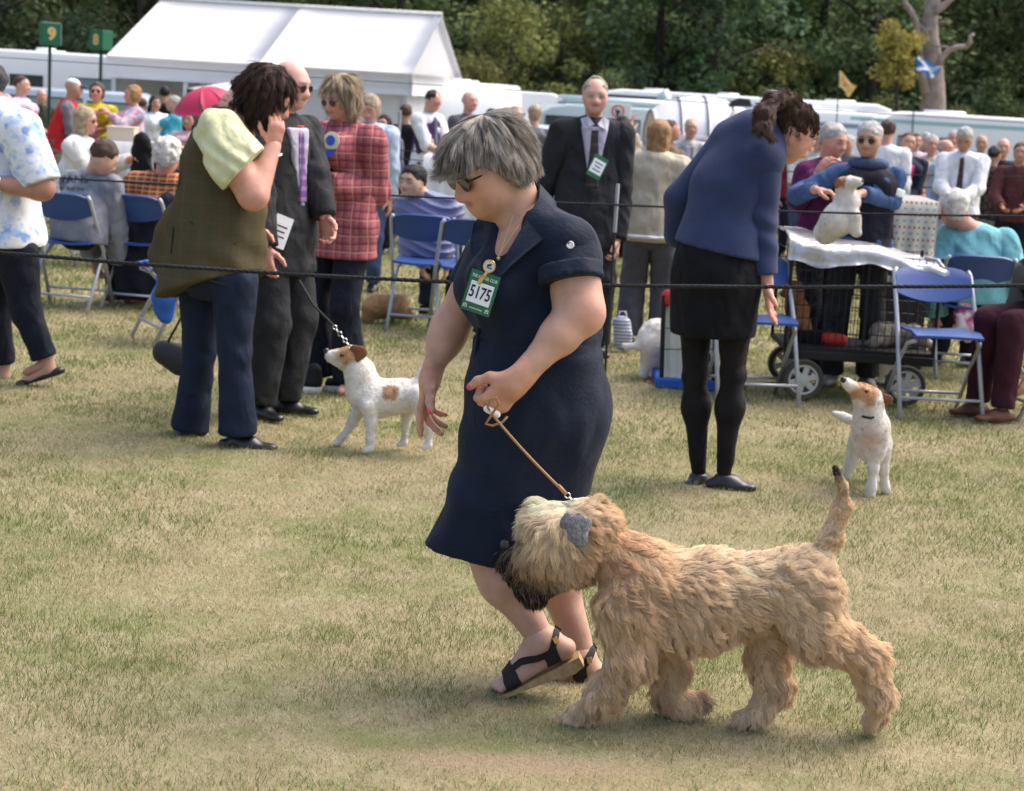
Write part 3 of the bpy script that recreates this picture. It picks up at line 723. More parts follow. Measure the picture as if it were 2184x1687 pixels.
# ------------------------------------------------------------------ the handler in the navy dress
def build_handler():
    Yw = 4.73
    p = lambda x, y, dy=0.0: P(x, y, Yw + dy)
    R = empty('person', G(1150, 1470), 'grey-haired woman in a navy shirt dress trotting beside the wheaten dog', 'person', 'people at the dog show')
    tone = np.array((.50, .29, .205))
    m_dress = mat('navy_linen', (.0065, .012, .028), .78, bump=(70, .22, (1, 1, 1.6)), var=(9, .14), spec=.2, sheen=.03, fold=(5, .8))
    up = A(0.05, 0, 1); cf = unit((-.80, -.60, 0)); rt = unit(np.cross(cf, A(0, 0, 1)))      # her right side lies away from the camera
    nk, ch, wa, pe = p(1118, 452, .02), p(1135, 585, .03), p(1142, 725, .03), p(1147, 860, .03)
    shL, shR = p(1213, 512, -.09), p(1040, 545, .17)
    elL, wrL = p(1238, 668, -.16), p(1108, 806, -.235)
    elR, wrR = p(960, 700, .16), p(920, 792, .10)
    # skin: head, neck, arms, legs, feet
    H = .238; hc = p(1043, 352, -.01); hf = unit((-.74, -.42, -.50)); hu = unit((-.44, -.22, .86)); ax = hframe(hc, hf, hu); T = lambda x, y, z: hc + H * (x * ax[0] + y * ax[1] + z * ax[2])
    F = Field(); head_shape(F, hc, ax, H, .7, ears=True, open_mouth=.8)
    F.ell(T(.0, .04, -.36), H * A(.20, .20, .10), .04, ax); F.ell(T(-.19, .16, -.24), H * A(.10, .14, .13), .04, ax)
    F.cone(T(0, -.20, -.12), nk - A(0, 0, .03), .052, .064, .03); F.cone(T(0, .02, -.36), nk + cf * .030 - A(0, 0, .04), .032, .045, .04)
    sk = [F.build(.0042)]; cols = [head_cols(sk[0][0], tone, hc, ax, H, lip=(.42, .15, .14), brow=(.25, .2, .17), blush=.8)]
    F = Field(); F.cone(ch, nk - A(0, 0, .04), .13, .085, .06, (cf, .75)); F.cone(p(1095, 520, -.02), p(1055, 600, -.03), .05, .06, .04)
    for (s, e, w, r) in ((shL, elL, wrL, (.046, .056, .049, .029)), (shR, elR, wrR, (.056, .050, .044, .028))):
        F.cone(s, e, r[0], r[1], .03); F.ell(s + (e - s) * .62 + A(0, 0, -.012), (.061, .061, .085), .04) if s is shL else None
        m_ = e + (w - e) * .35; F.cone(e, m_, r[1] * .86, r[2] * .96, .04); F.cone(m_, w, r[2] * .94, r[3], .03)
        F.ell(e + unit(e - (s + w) / 2) * .01, (r[1] * .78,) * 3, .03)
    knL, anL, knR, anR = p(1012, 1130, -.05), p(1152, 1356, -.08), p(1118, 1120, .08), p(1240, 1388, .09)
    F.cone(pe + A(0, -.08, 0), knL, .09, .062, .05); F.cone(pe + A(0, .08, 0), knR, .09, .062, .05)
    for (k, a, dy, cx, cy, r) in ((knL, anL, -.08, 1066, 1236, .066), (knR, anR, .09, 1176, 1230, .064)):
        c_ = p(cx + 8, cy, dy + .015); F.cone(k, c_, .054, r * .93, .03); F.cone(c_, a, r * .93, .037, .05)
    F.disp = lambda q: .0012 * wavy(q, 45)
    V, Q = F.build(.008); sk.append((V, Q)); C = np.tile(tone, (len(V), 1)); low = np.clip((.72 - V[:, 2]) * 6, 0, 1)[:, None]; C = C * (1 - low) + np.array((.49, .30, .235)) * low
    g = np.exp(-((V - p(1262, 668, -.21)) ** 2).sum(1) / .05 ** 2)[:, None]; C = C * (1 - .45 * g) + np.array((.50, .22, .16)) * .45 * g
    sl = np.exp(-((V - p(1060, 560, -.08)) ** 2).sum(1) / .07 ** 2)[:, None]; C = C * (1 - .5 * sl) + np.array((.50, .23, .15)) * .5 * sl; cols.append(C)
    # feet
    def foot(an, heel, ball, toe, dy):
        F = Field(); a, h_, b, t = p(*an, dy), p(*heel, dy), p(*ball, dy), p(*toe, dy); d = unit(t - h_); side = A(0, 1, 0); u_ = unit(np.cross(side, d)) 
        if u_[2] < 0: u_ = -u_
        F.cone(a, h_ + u_ * .012, .040, .031, .03); F.cone(a + d * .01, b + u_ * .012, .040, .026, .04, ); F.cone(h_ + u_ * .01, b, .029, .036, .02, (u_, .62))
        F.ell(a + A(0, -.032, .0), (.014,) * 3, .015)
        for i in range(5):
            o = side * (.034 - .0165 * i); L_ = (1.0, .98, .9, .8, .68)[i] if dy < 0 else (1.0, .98, .9, .8, .68)[4 - i]
            r_ = .0085 + (.005 if (i == 0) == (dy < 0) and i in (0, 4) or (i == 4 and dy > 0) else 0)
            F.cone(b + o * .9 + u_ * .004, b + o + (t - b) * L_ - u_ * .003, r_ * 1.15, r_, .008)
        V, Q = F.build(.005); C = np.tile(np.array((.48, .29, .225)), (len(V), 1)); return (V, Q), C, (a, h_, b, t, d, u_, F)
    f1, c1, ft1 = foot((1160, 1366), (1205, 1392), (1098, 1447), (1052, 1468), -.085)
    f2, c2, ft2 = foot((1238, 1400), (1262, 1436), (1180, 1458), (1132, 1466), .09)
    sk += [f1, f2]; cols += [c1, c2]
    # hands
    tips = []
    F = Field(); hand_shape(F, wrR, (-.10, -.12, -1), (-.25, -1, .0), (1, -.1, 0), .198, thumb=.22, spread=.05, fat=1.08, curls=[(.05, .12, .1), (.62, .30, .15), (.72, .40, .2), (.80, .5, .3)], tips=tips)
    F.cone(elR + (wrR - elR) * .7, wrR + unit((-.1, -.1, -1)) * .02, .031, .029, .02)
    sk.append(F.build(.0032)); cols.append(np.tile(tone * (1.05, .93, .88), (len(sk[-1][0]), 1)))
    F = Field(); hand_shape(F, wrL, (-.62, .05, -.72), (-.55, -.45, .55), (-.35, .85, -.2), .19, thumb=.9, spread=.03, fat=1.12, curls=[(1.0, 1.35, .8), (1.1, 1.4, .8), (1.15, 1.4, .8), (1.2, 1.4, .8)], tips=tips)
    F.cone(elL + (wrL - elL) * .7, wrL + unit((-.6, 0, -.7)) * .02, .036, .033, .02)
    sk.append(F.build(.0032)); cols.append(np.tile(tone * (1.05, .93, .88), (len(sk[-1][0]), 1)))
    for k in (-1, -2):
        V = sk[k][0]; C = cols[k]
        C *= (1 + .05 * wavy(V, 130))[:, None]
    for (tp, dors, dr, r) in tips:
        for k in (-1, -2):
            V = sk[k][0]; q = V - tp; m_ = (q @ dors > r * .25) & (np.abs(q @ np.cross(dors, dr)) < r * .75) & (q @ dr > -r * .9) & (np.linalg.norm(q, axis=1) < r * 2.2)
            cols[k][m_] = (.72, .06, .17)
    V, Q = join(*sk); obj('body', V, Q, skin_mat(), R, np.concatenate(cols))
    # dress: bodice and skirt
    D = Field()
    D.cone(nk - A(0, 0, .10), wa, .135, .170, .06, (cf, .84)); D.ell(p(1190, 720, .04), (.10, .10, .14), .08); D.cone(wa, pe, .168, .172, .06, (unit((-1, -.3, 0)), .92))
    D.cone(nk - A(-.01, 0, .055), shL + A(0, 0, -.005), .062, .075, .06); D.cone(nk - A(0, 0, .07), shR, .055, .062, .05)
    D.ell(p(1052, 600, -.07), (.085, .085, .085), .07); D.ell(p(1020, 612, .10), (.075, .075, .075), .07)
    D.ell(p(1200, 560, .02), (.10, .12, .13), .06)
    D.cone(pe + A(-.040, -.03, 0), p(1006, 1240, -.04), .140, .126, .08, (A(0, 1, 0), 1.0)); D.cone(pe + A(.055, .03, -.02), p(1120, 1235, .05), .147, .115, .08)
    D.cone(pe + A(-.09, 0, .04), p(1072, 965, 0), .08, .085, .08)
    hem_p, hem_n = p(1000, 1166, 0), unit((-.13, .03, -1)); D.clip(hem_p, hem_n)
    D.ell(p(952, 1208, -.02), (.085, .11, .09), .05)
    wz = wa[2]
    def drape(q):
        z = q[:, 2]; x = q[:, 0]; y = q[:, 1]
        low = np.clip((wz - .10 - z) * 4, 0, 1)
        f = .0075 * low * np.sin(46 * (x * .62 + z * .78) + 2.6 * np.sin(6 * x - 5 * z + 4 * y)) * (.45 + .55 * np.sin(9 * x - 6 * z + 1.0)) + .007 * low * np.sin(30 * (x * .9 - z * .25) + 2 * np.sin(4 * z + 3 * y))
        f += .008 * low * np.sin(70 * x + 18 * y + 4 * np.sin(6 * z)) * np.clip((z - wz + .30) * 5, 0, 1)
        top = 1 - np.clip((wz - z) * 8 + 1, 0, 1)
        f += .0075 * top * np.sin(30 * (x * .8 - z * .55) + 2.0 * np.sin(9 * z + 7 * y)) 
        return f + .0022 * wavy(q, 34) + .012 * np.exp(-((z - wz) / .022) ** 2) * 0.6
    D.disp = drape
    # neck opening of the dress
    D.cone(p(1122, 430, -.01), p(1050, 548, -.12), .062, .030, .012, op=-1); D.cone(p(1050, 548, -.12), p(1036, 600, -.17), .030, .012, .012, op=-1)
    V1 = D.build(.007)
    S = Field(); S.cone(p(1206, 520, -.085), p(1222, 645, -.155), .066, .088, .03); S.cone(p(1150, 500, -.02), p(1200, 522, -.075), .052, .062, .06); S.clip(p(1214, 597, -.14), unit(p(1238, 700, -.16) - p(1214, 520, -.09))); S.disp = lambda q: .004 * wavy(q, 40, 1) + .003 * np.sin(60 * q[:, 0] + 40 * q[:, 2])
    V2 = S.build(.006)
    S2 = Field(); S2.cone(shR, p(985, 640, .16), .066, .062, .03); S2.clip(p(1000, 618, .16), unit(elR - shR)); V3 = S2.build(.007)
    obj('dress', *join(V1, V2, V3), m_dress, R)
    cuff = Field(); cuff.cone(p(1214, 570, -.13), p(1220, 610, -.150), .084, .088, .01); dn = unit(p(1238, 700, -.16) - p(1214, 520, -.09)); cuff.clip(p(1216, 601, -.145), dn); cuff.clip(p(1207, 566, -.13), -dn); cuff.disp = lambda q: .003 * wavy(q, 40, 1)
    fobj('sleeve_cuff', cuff, .006, m_dress, R)
    # collar: stand at the back and two lapels along the neckline
    b = MB(); cen = p(1116, 440, -.005)
    def lap(path, w0, w1, n=10):
        rows = []
        for i, (q, o) in enumerate(path): rows.append([q + o * t for t in np.linspace(0, 1, 4)])
        b.sheet(rows, .005)
    lap([(p(1072, 425, .10), A(-.0, .03, -.03)), (p(1118, 398, .10), A(.02, .04, -.035)), (p(1152, 392, .03), A(.045, .01, -.045)), (p(1150, 420, -.055), A(.055, -.04, -.045)), (p(1122, 470, -.10), A(.075, -.035, -.02)), (p(1088, 528, -.135), A(.055, -.02, .005)), (p(1062, 575, -.158), A(.028, -.012, .01)), (p(1046, 610, -.165), A(.006, -.004, .004))], 0, 0)
    lap([(p(1070, 428, .10), A(-.03, .02, -.02)), (p(1048, 470, .03), A(-.045, .02, -.015)), (p(1032, 520, -.03), A(-.035, .02, -.01)), (p(1032, 570, -.11), A(-.02, .01, 0)), (p(1036, 605, -.15), A(-.006, .004, 0))], 0, 0)
    b.build('collar', m_dress, R, smooth=True)
    ring = []
    for a in np.linspace(0, 2 * math.pi, 26, endpoint=False): ring.append(wa + A(0, 0, -.005) + .171 * math.cos(a) * unit((-.3, 1, 0)) * -1 + .158 * math.sin(a) * unit((-1, -.3, 0)))
    F = Field(); F.cone(wa + A(0, 0, .02), wa - A(0, 0, .05), .181, .183, .01, (cf, .89)); F.clip(wa + A(0, 0, .008), A(-.05, 0, 1)); F.clip(wa - A(0, 0, .038), A(.05, 0, -1)); fobj('belt', F, .006, m_dress, R)
    # placket edge and buttons
    b = MB(); pts = []
    for (x, y) in ((1008, 700), (1000, 760), (996, 830), (1000, 900), (1008, 950)): pts.append(surf(D, x + 14, y, 4.0) - A(0, .004, 0))
    b.tube(pts, .005, 6); b.build('placket', m_dress, R, smooth=True)
    for (x, y, r, mm, nm) in ((1217, 524, .0105, mat('pearl', (.75, .72, .66), .25, spec=.6), 'sleeve_button'), (1018, 795, .0055, mat('dark_button', (.02, .02, .03), .3), 'button'), (1012, 705, .005, mat('dark_button'), 'button')):
        q = surf(D, x, y, 4.0); q2 = surf(S, x, y, 4.0); q = q2 if nm == 'sleeve_button' and q2[1] < q[1] else q; nrm = unit((-.1, -1, .25)); b = MB(); b.lathe(q + nrm * (.011 if nm == 'sleeve_button' else .004), [(r * .6, 0), (r, .001), (r, .004), (r * .7, .005), (r * .6, .0035)], 16, nrm); b.build(nm, mm, R, smooth='auto')
    # number card, clip brooch, lettering
    c = surf(D, 1023, 624, 4.0) + A(-.004, -.030, 0)
    y0 = c[1]; tl, tr, br, bl = (P(x, y, y0 + d) for x, y, d in ((1005, 572, .0), (1066, 592, -.018), (1050, 679, -.018), (979, 656, .0)))
    ux, uy = unit(tr - tl), unit(tl - bl); n = unit(np.cross(ux, uy)); ux = unit(np.cross(uy, n)); w, h = np.linalg.norm(tr - tl), np.linalg.norm(tl - bl); cc = (tl + tr + br + bl) / 4
    b = MB(); b.box(cc, (w, h, .003), (ux, uy, n)); card = b.build('number_card', mat('card_green', (.020, .13, .065), .4, spec=.4), R)
    b = MB(); b.box(cc + n * .002 - uy * h * .02, (w * .80, h * .52, .0012), (ux, uy, n), bev=.0005); b.build('white_panel', mat('card_white', (.80, .82, .84), .45), card)
    ink = mat('ink', (.012, .012, .025), .5); wh = mat('card_white')
    text('number_lettering', '5175', cc + n * .0032 - uy * h * .02, ux, uy, h * .42, ink, card, sx=.66, bold=.0006)
    text('title_lettering', 'THE KENNEL CLUB', cc + n * .0022 + uy * h * .365, ux, uy, h * .115, wh, card, sx=.66)
    text('web_lettering', 'www.thekennelclub.org', cc + n * .0022 - uy * h * .40, ux, uy, h * .06, wh, card, sx=.55)
    b = MB()
    for sx_ in (-.38, .38):
        o = cc + n * .002 + ux * w * sx_ - uy * h * .385
        for k in range(3): b.box(o + ux * w * .045 * (k - 1) + uy * h * (.012 + .015 * (k == 1)), (w * .022, h * .055, .001), (ux, uy, n))
        b.box(o - uy * h * .035, (w * .15, h * .012, .001), (ux, uy, n))
    b.build('club_emblem', wh, card)
    gold = mat('gold', (.75, .52, .20), .28, metal=1.0)
    q = P(1044, 568, y0 - .012); b = MB(); b.lathe(q, [(.002, -.003), (.0165, -.002), (.0175, .0), (.0165, .003)], 20, n); bro = b.build('brooch', gold, R, smooth='auto')
    b = MB(); b.lathe(q, [(.001, .003), (.0135, .0031), (.0135, .004), (.001, .0042)], 20, n); b.build('brooch_face', mat('enamel', (.6, .6, .58), .2), bro)
    b = MB(); b.box(q + n * .0045 + uy * .003, (.012, .006, .0012), (unit(ux + uy * .4), uy, n)); b.box(q + n * .0045 - uy * .004 + ux * .002, (.014, .004, .0012), (ux, unit(uy - ux), n)); b.build('dog_emblem', ink, bro)
    b = MB(); b.tube([q - uy * .014, q - uy * .028 - ux * .006 + n * .004], .004, 8); b.box(q - uy * .040 - ux * .010 + n * .003, (.011, .024, .006), (unit(ux - uy * .3), unit(uy + ux * .3), n), bev=.002); b.tube(ring_pts(q - uy * .026 - ux * .004 + n * .004, ux, n, .006), .0012, 6, closed=True); b.build('clip', gold, bro)
    b = MB(); b.tube([p(1095, 458, -.075), p(1080, 500, -.10), p(1068, 535, -.118), p(1062, 548, -.125), p(1072, 530, -.118), p(1100, 490, -.095), p(1120, 462, -.07)], .0007, 6); b.lathe(p(1063, 551, -.127), [(.001, 0), (.005, .001), (.001, .002)], 10, (0, -1, 0)); b.build('necklace', gold, R)
    # sandals
    strap = mat('black_strap', (.018, .017, .019), .65, bump=(300, .5)); cork = mat('cork_sole', (.42, .29, .15), .7, bump=(120, .5, (1, 1, 4)), var=(60, .2))
    for (a, hl, bl_, t, d, u, FF), dy in ((ft1, -.085), (ft2, .09)):
        S_ = empty('sandal', a, None, None); S_.parent = R; S_.location = tuple(a - base_of(R)); 
        so = [hl - d * .030 - u * .020, hl - u * .022, bl_ - u * .024, t + d * .012 - u * .012]
        b = MB(); g0 = []; prof = [(-.03, .030, .030), (0, .034, .036), (.06, .030, .026), (.11, .036, .017), (.16, .040, .012), (.20, .032, .009), (.222, .012, .007)]; LL = np.linalg.norm(t + d * .015 - (hl - d * .03)) / .252
        vs = []
        for (s_, hw, th) in prof:
            ce = hl + d * s_ * LL - u * .020; 
            vs.append([ce + A(0, hw, 0), ce - A(0, hw, 0), ce - A(0, hw, 0) - u * th, ce + A(0, hw, 0) - u * th])
        vv = [v for r_ in vs for v in r_]; fs = []
        for i in range(len(vs) - 1):
            for k in range(4): fs.append((i * 4 + k, (i + 1) * 4 + k, (i + 1) * 4 + (k + 1) % 4, i * 4 + (k + 1) % 4))
        fs += [(0, 1, 2, 3), tuple(len(vv) - 4 + k for k in (3, 2, 1, 0))]; b.add(vv, fs); b.build('sole', cork, S_)
        b = MB(); W = .012
        def hug(q, off=.004):
            q = np.array(q, float)
            for _ in range(5):
                e_ = .002; s7 = FF.eval_at(np.array([q, q + (e_, 0, 0), q + (0, e_, 0), q + (0, 0, e_)])); g_ = unit(s7[1:] - s7[0]); q = q + g_ * (off - float(s7[0]))
            return q
        def fine(pts, n=5): return [a_ + (b_ - a_) * t_ for a_, b_ in zip(pts[:-1], pts[1:]) for t_ in np.linspace(0, 1, n, endpoint=False)] + [pts[-1]]
        def band(pts, w=.013, sd=None, th=.004):
            rows = []; pts = fine([np.asarray(k_, float) for k_ in pts])
            for i, q in enumerate(pts):
                tt = unit(pts[min(i + 1, len(pts) - 1)] - pts[max(0, i - 1)]); s_ = unit(np.cross(tt, A(0, 1, 0))) if sd is None else sd; rows.append([hug(q + s_ * w * k) for k in (-1, 0, 1)])
            b.sheet(rows, th)
        hw = .041
        m1 = bl_ + d * .005
        band([m1 + A(0, -hw, 0) - u * .018, m1 + A(0, -hw * .95, 0) + u * .005, m1 + A(0, -.02, 0) + u * .036, m1 + A(0, .012, 0) + u * .038, m1 + A(0, hw, 0) - u * .01], .022, d)
        m2 = hl + (bl_ - hl) * .42
        band([m1 + A(0, -.024, 0) + u * .034 - d * .008, m1 - d * .045 + A(0, -.030, 0) + u * .044, m2 + A(0, -.036, 0) + u * .034, hl + d * .03 + A(0, -.040, 0) + u * .035, hl + A(0, -.036, 0) + u * .058, hl - d * .022 + A(0, -.018, 0) + u * .074, hl - d * .034 + u * .076, hl - d * .022 + A(0, .02, 0) + u * .072, hl + A(0, .038, 0) + u * .052], .0095)
        band([hl + d * .035 + A(0, -.0385, 0) - u * .016, hl + d * .032 + A(0, -.042, 0) + u * .012, hl + d * .03 + A(0, -.041, 0) + u * .036], .020, d)
        b.build('strap', strap, S_, smooth='auto')
        q = hug(hl + A(0, -.044, 0) + u * .055, .008); b = MB(); b.box(q, (.014, .004, .018), (d, A(0, 1, 0), u), bev=.001); b.build('buckle', gold, S_)
    # hair
    F = Field(); e = lambda pp, r, k=.03, op=1: F.ell(T(*pp), H * np.array(r), k, ax, op)
    e((0, -.10, .15), (.375, .455, .385)); e((0, .18, .20), (.32, .27, .26), .05); e((.0, -.32, -.10), (.30, .18, .28), .04); e((-.0, -.36, -.28), (.24, .11, .15), .04)
    for s in (-1, 1): e((.28 * s, -.04, -.04), (.11, .20, .22), .04); e((.28 * s, -.18, -.26), (.08, .13, .12), .03)
    F.clip(T(0, 0, -.34), -ax[2])
    zl = lambda y: np.where(y > .23, .12, np.where(y > -.09, .12 - 1.28 * (.23 - y), -.32))
    def cutface(q): l = ((q - hc) @ ax.T) / H; return np.clip((zl(l[:, 1]) - l[:, 2]) * H * 2.2, 0, .2)
    F.disp = cutface
    m_h = mat('grey_hair_base', (.10, .085, .075), .6, bump=(60, .8, (2, 2, .5)))
    V, Q = F.build(.006); obj('hair', V, Q, m_h, R)
    pp, nn = sample_surface(V, Q, 27000, RNG); lo = (pp - hc) @ ax.T / H; keep = (lo[:, 2] > zl(lo[:, 1]) - .02) & ~((lo[:, 1] < -.05) & (lo[:, 2] < -.25)); pp, nn = pp[keep], nn[keep]
    crown = T(.05, -.22, .62); part = T(-.05, .12, .56)
    def flow(q):
        v = q - crown; l = (q - hc) @ ax.T / H
        v = unitv(v) + np.outer(np.clip(l[:, 1] - .1, 0, 1) * 1.6, ax[1] * .35 - ax[2] * .9 + ax[0] * .35) - np.outer(np.clip(-l[:, 1] - .1, 0, 1), ax[2] * .9 - ax[1] * .1)
        return v - ax[2] * .35
    path, lab = grow(pp, nn, flow, .060, K=6, lift=.07, wave=.09, waves=.6, nclump=600, clump=.55, sag=.06)
    lq = ((path - hc) @ ax.T) / H; ok = (lq[:, :, 1].min(1) > -.60) & ~((lq[:, :, 1] < -.47) & (lq[:, :, 2] < -.22)).any(1) & ~(lq[:, :, 2] < zl(lq[:, :, 1]) - .03 - .03 * RNG.random((len(lq), 1))).any(1); path, lab, pp = path[ok], lab[ok], pp[ok]
    sh_ = RNG.random(lab.max() + 1)[lab] * .6 + RNG.random(len(pp)) * .4
    pal = np.array([(.10, .085, .075), (.22, .19, .165), (.40, .36, .32), (.66, .62, .56)]); t_ = np.clip(sh_ ** 1.1 * 3.2, 0, 2.999); i0 = t_.astype(int); fr = (t_ - i0)[:, None]; cc_ = pal[i0] * (1 - fr) + pal[i0 + 1] * fr
    strands('hair_strands', path, np.array([.0006, .00065, .0006, .0005, .0004, .0001]) * .95, cc_, fur_mat(), R)
    J = {'head': hc, 'hf': hf, 'hu': hu, 'H': H}
    glasses(J, R, mat('dark_lens', (.012, .012, .014), .12, spec=.6))
    return D, (wrL, elL)
def ring_pts(c, u, v, r, n=16): return [c + r * math.cos(a) * unit(u) + r * math.sin(a) * unit(v) for a in np.linspace(0, 2 * math.pi, n, endpoint=False)]
def fur_mat():
    return mat('fur', (.4, .3, .2), .55, attr=True, spec=.25, trans=.25)

# ------------------------------------------------------------------ the wheaten dog
def build_wheaten():
    Yd = 4.50; p = lambda x, y, dy=0.0: P(x, y, Yd + dy)
    R = empty('terrier_dog', G(1540, 1555), 'shaggy wheaten terrier with dark beard and grey ear trotting on the lead', 'dog', 'dogs at the show')
    B = Field(); W = .0013
    px = MPP(Yd)
    # trunk
    B.cone(p(1385, 1262), p(1500, 1270), 96 * px, 86 * px, .06); B.cone(p(1500, 1270), p(1680, 1250), 84 * px, 74 * px, .06)
    B.ell(p(1366, 1308), (.078, .09, .115), .05); B.ell(p(1715, 1240), (.078, .085, .075), .05); B.ell(p(1450, 1325), (.13, .09, .065), .06)
    # neck and head
    B.cone(p(1282, 1150), p(1380, 1235), 50 * px, 74 * px, .05); B.ell(p(1215, 1150), (.085, .078, .085), .04); B.ell(p(1170, 1120), (.055, .062, .055), .04)
    B.cone(p(1180, 1165), p(1112, 1180), .066, .042, .04); B.cone(p(1165, 1185), p(1142, 1228), .060, .046, .04); B.ell(p(1250, 1120), (.07, .072, .06), .04)
    B.ell(p(1208, 1192), (.058, .066, .055), .04)
    # near legs
    B.chain([p(1340, 1300, -.06), p(1345, 1395, -.07), p(1298, 1475, -.06), p(1250, 1520, -.05)], [62 * px, 42 * px, 30 * px, 22 * px], .04); B.cone(p(1256, 1516, -.05), p(1216, 1530, -.05), 24 * px, 15 * px, .02)
    B.chain([p(1718, 1255, -.045), p(1740, 1335, -.06), p(1850, 1400, -.04), p(1874, 1475, -.02), p(1868, 1525, -.01)], [68 * px, 54 * px, 32 * px, 25 * px, 18 * px], .04); B.cone(p(1872, 1515, -.01), p(1856, 1545, -.01), 20 * px, 11 * px, .02)
    # far legs
    B.chain([p(1420, 1330, .07), p(1432, 1420, .06), p(1428, 1478, .05), p(1452, 1506, .05), p(1494, 1488, .05)], [50 * px, 32 * px, 28 * px, 25 * px, 15 * px], .03)
    B.chain([p(1650, 1300, .06), p(1638, 1400, .05), p(1655, 1465, .03), p(1618, 1528, .0)], [58 * px, 36 * px, 27 * px, 22 * px], .04); B.cone(p(1620, 1528, .0), p(1585, 1538, -.01), 24 * px, 17 * px, .02)
    # tail
    B.chain([p(1738, 1205), p(1772, 1150), p(1797, 1085), p(1800, 1040), p(1783, 1000)], [30 * px, 22 * px, 16 * px, 13 * px, 9 * px], .02)
    B.disp = lambda q: .006 * wavy(q, 26) + .003 * wavy(q, 60, 2)
    V, Q = B.build(.008)
    cream, wheat, gold_, dark, brown = (np.array(c) for c in ((.76, .64, .47), (.69, .50, .315), (.52, .305, .150), (.016, .013, .012), (.12, .075, .045)))
    dist = lambda q, c, r: np.exp(-((q - c) ** 2).sum(1) / r ** 2)
    def dogcol(q):
        n = len(q); C = np.tile(wheat, (n, 1))
        def mixin(w, c): C[:] = C * (1 - np.clip(w, 0, 1)[:, None]) + c * np.clip(w, 0, 1)[:, None]
        mixin(.85 * dist(q, p(1300, 1180), .11), gold_); mixin(.6 * dist(q, p(1370, 1230), .10), gold_ * .6 + wheat * .4); mixin(.6 * dist(q, p(1560, 1170), .16), cream); mixin(.5 * dist(q, p(1720, 1200), .13), cream)
        mixin(1.4 * dist(q, p(1180, 1095), .07), cream * 1.1); mixin(.7 * dist(q, p(1190, 1180), .07), cream * .95); mixin(.4 * dist(q, p(1230, 1510), .12), cream); mixin(.35 * dist(q, p(1600, 1540), .1), cream); mixin(.35 * dist(q, p(1870, 1450), .12), cream)
        mixin(1.6 * dist(q, p(1110, 1200), .066), brown); mixin(1.6 * dist(q, p(1088, 1170), .040), dark); mixin(1.9 * dist(q, p(1138, 1228), .064), dark); mixin(1.7 * dist(q, p(1185, 1240), .046), dark); mixin(1.4 * dist(q, p(1132, 1128, -.04), .018), brown); mixin(1.0 * dist(q, p(1100, 1225), .045), dark)  # muzzle and beard tones; small brown spot is painted shade of the brow crease
        mixin(.9 * dist(q, p(1148, 1185, -.05), .034), gold_ * .75); mixin(1.0 * dist(q, p(1118, 1235), .03), dark); mixin(.8 * dist(q, p(1160, 1225), .022), gold_ * .8)
        mixin(1.8 * dist(q, p(1779, 995), .036), dark); mixin(.5 * dist(q, p(1793, 1050), .035), gold_ * .6)
        mixin(1.6 * dist(q, p(1502, 1492, .05), .014), dark); mixin(1.7 * dist(q, p(1878, 1545, -.0), .018), dark); mixin(.8 * dist(q, p(1620, 1560, .0), .02), brown)
        return C
    obj('body', V, Q, mat('dog_skin', (.4, .28, .17), .8, attr=True, bump=(60, 1.0)), R, dogcol(V) * .62)
    # coat
    gp = np.array([p(*c) for c in [(1170, 1080, 0), (1140, 1130, 0), (1110, 1180, 0), (1150, 1230, 0), (1190, 1200, 0), (1230, 1150, 0), (1240, 1090, 0), (1300, 1120, 0), (1300, 1200, 0), (1290, 1280, 0), (1290, 1340, -.1), (1400, 1180, 0), (1400, 1260, 0), (1400, 1350, 0), (1520, 1180, 0), (1520, 1260, 0), (1520, 1370, 0), (1640, 1170, 0), (1640, 1260, 0), (1640, 1350, 0), (1720, 1180, 0), (1800, 1260, 0), (1740, 1330, 0), (1850, 1390, 0), (1880, 1470, 0), (1865, 1540, 0), (1330, 1430, 0), (1270, 1490, 0), (1225, 1530, 0), (1440, 1440, 0.05), (1480, 1500, .05), (1640, 1420, .05), (1630, 1500, .03), (1600, 1545, .0), (1760, 1170, 0), (1800, 1080, 0), (1790, 1010, 0)]])
    gd = unitv(np.array([(-.7, 0, -.1), (-.7, 0, -.75), (-.45, 0, -1), (.1, 0, -1), (.15, 0, -1), (.35, 0, -.8), (.8, 0, -.2), (.8, 0, -.5), (.55, 0, -.8), (.3, 0, -1), (.1, 0, -1), (.9, 0, -.4), (.7, 0, -.7), (.3, 0, -1), (1, 0, -.3), (.8, 0, -.7), (.45, 0, -.9), (1, 0, -.2), (.8, 0, -.6), (.5, 0, -.9), (1, 0, -.1), (.5, 0, -.9), (.6, 0, -.7), (.5, 0, -.8), (-.1, 0, -1), (-.3, 0, -1), (.0, 0, -1), (-.4, 0, -.8), (-.8, 0, -.5), (.1, 0, -1), (.4, 0, -.7), (.0, 0, -1), (-.2, 0, -1), (-.7, 0, -.7), (.5, 0, .9), (.2, 0, 1), (-.4, 0, 1)], float))
    def flow(q):
        out = np.zeros_like(q)
        for s in range(0, len(q), 8000):
            w = 1 / (((q[s:s + 8000, None] - gp[None]) * (1, .6, 1)) ** 2).sum(2) ** 1.6; out[s:s + 8000] = (w[:, :, None] * gd[None]).sum(1) / w.sum(1)[:, None]
        return out
    N = 105000
    pp, nn = sample_surface(V, Q, N, RNG, weight=lambda c: np.where(c[:, 1] > Yd + .06, .45, 1.0) + .8 * (c[:, 0] < p(1290, 1200)[0]))
    kp = dist(pp, p(1229, 1130, -.085), .034) < .55; pp, nn = pp[kp], nn[kp]
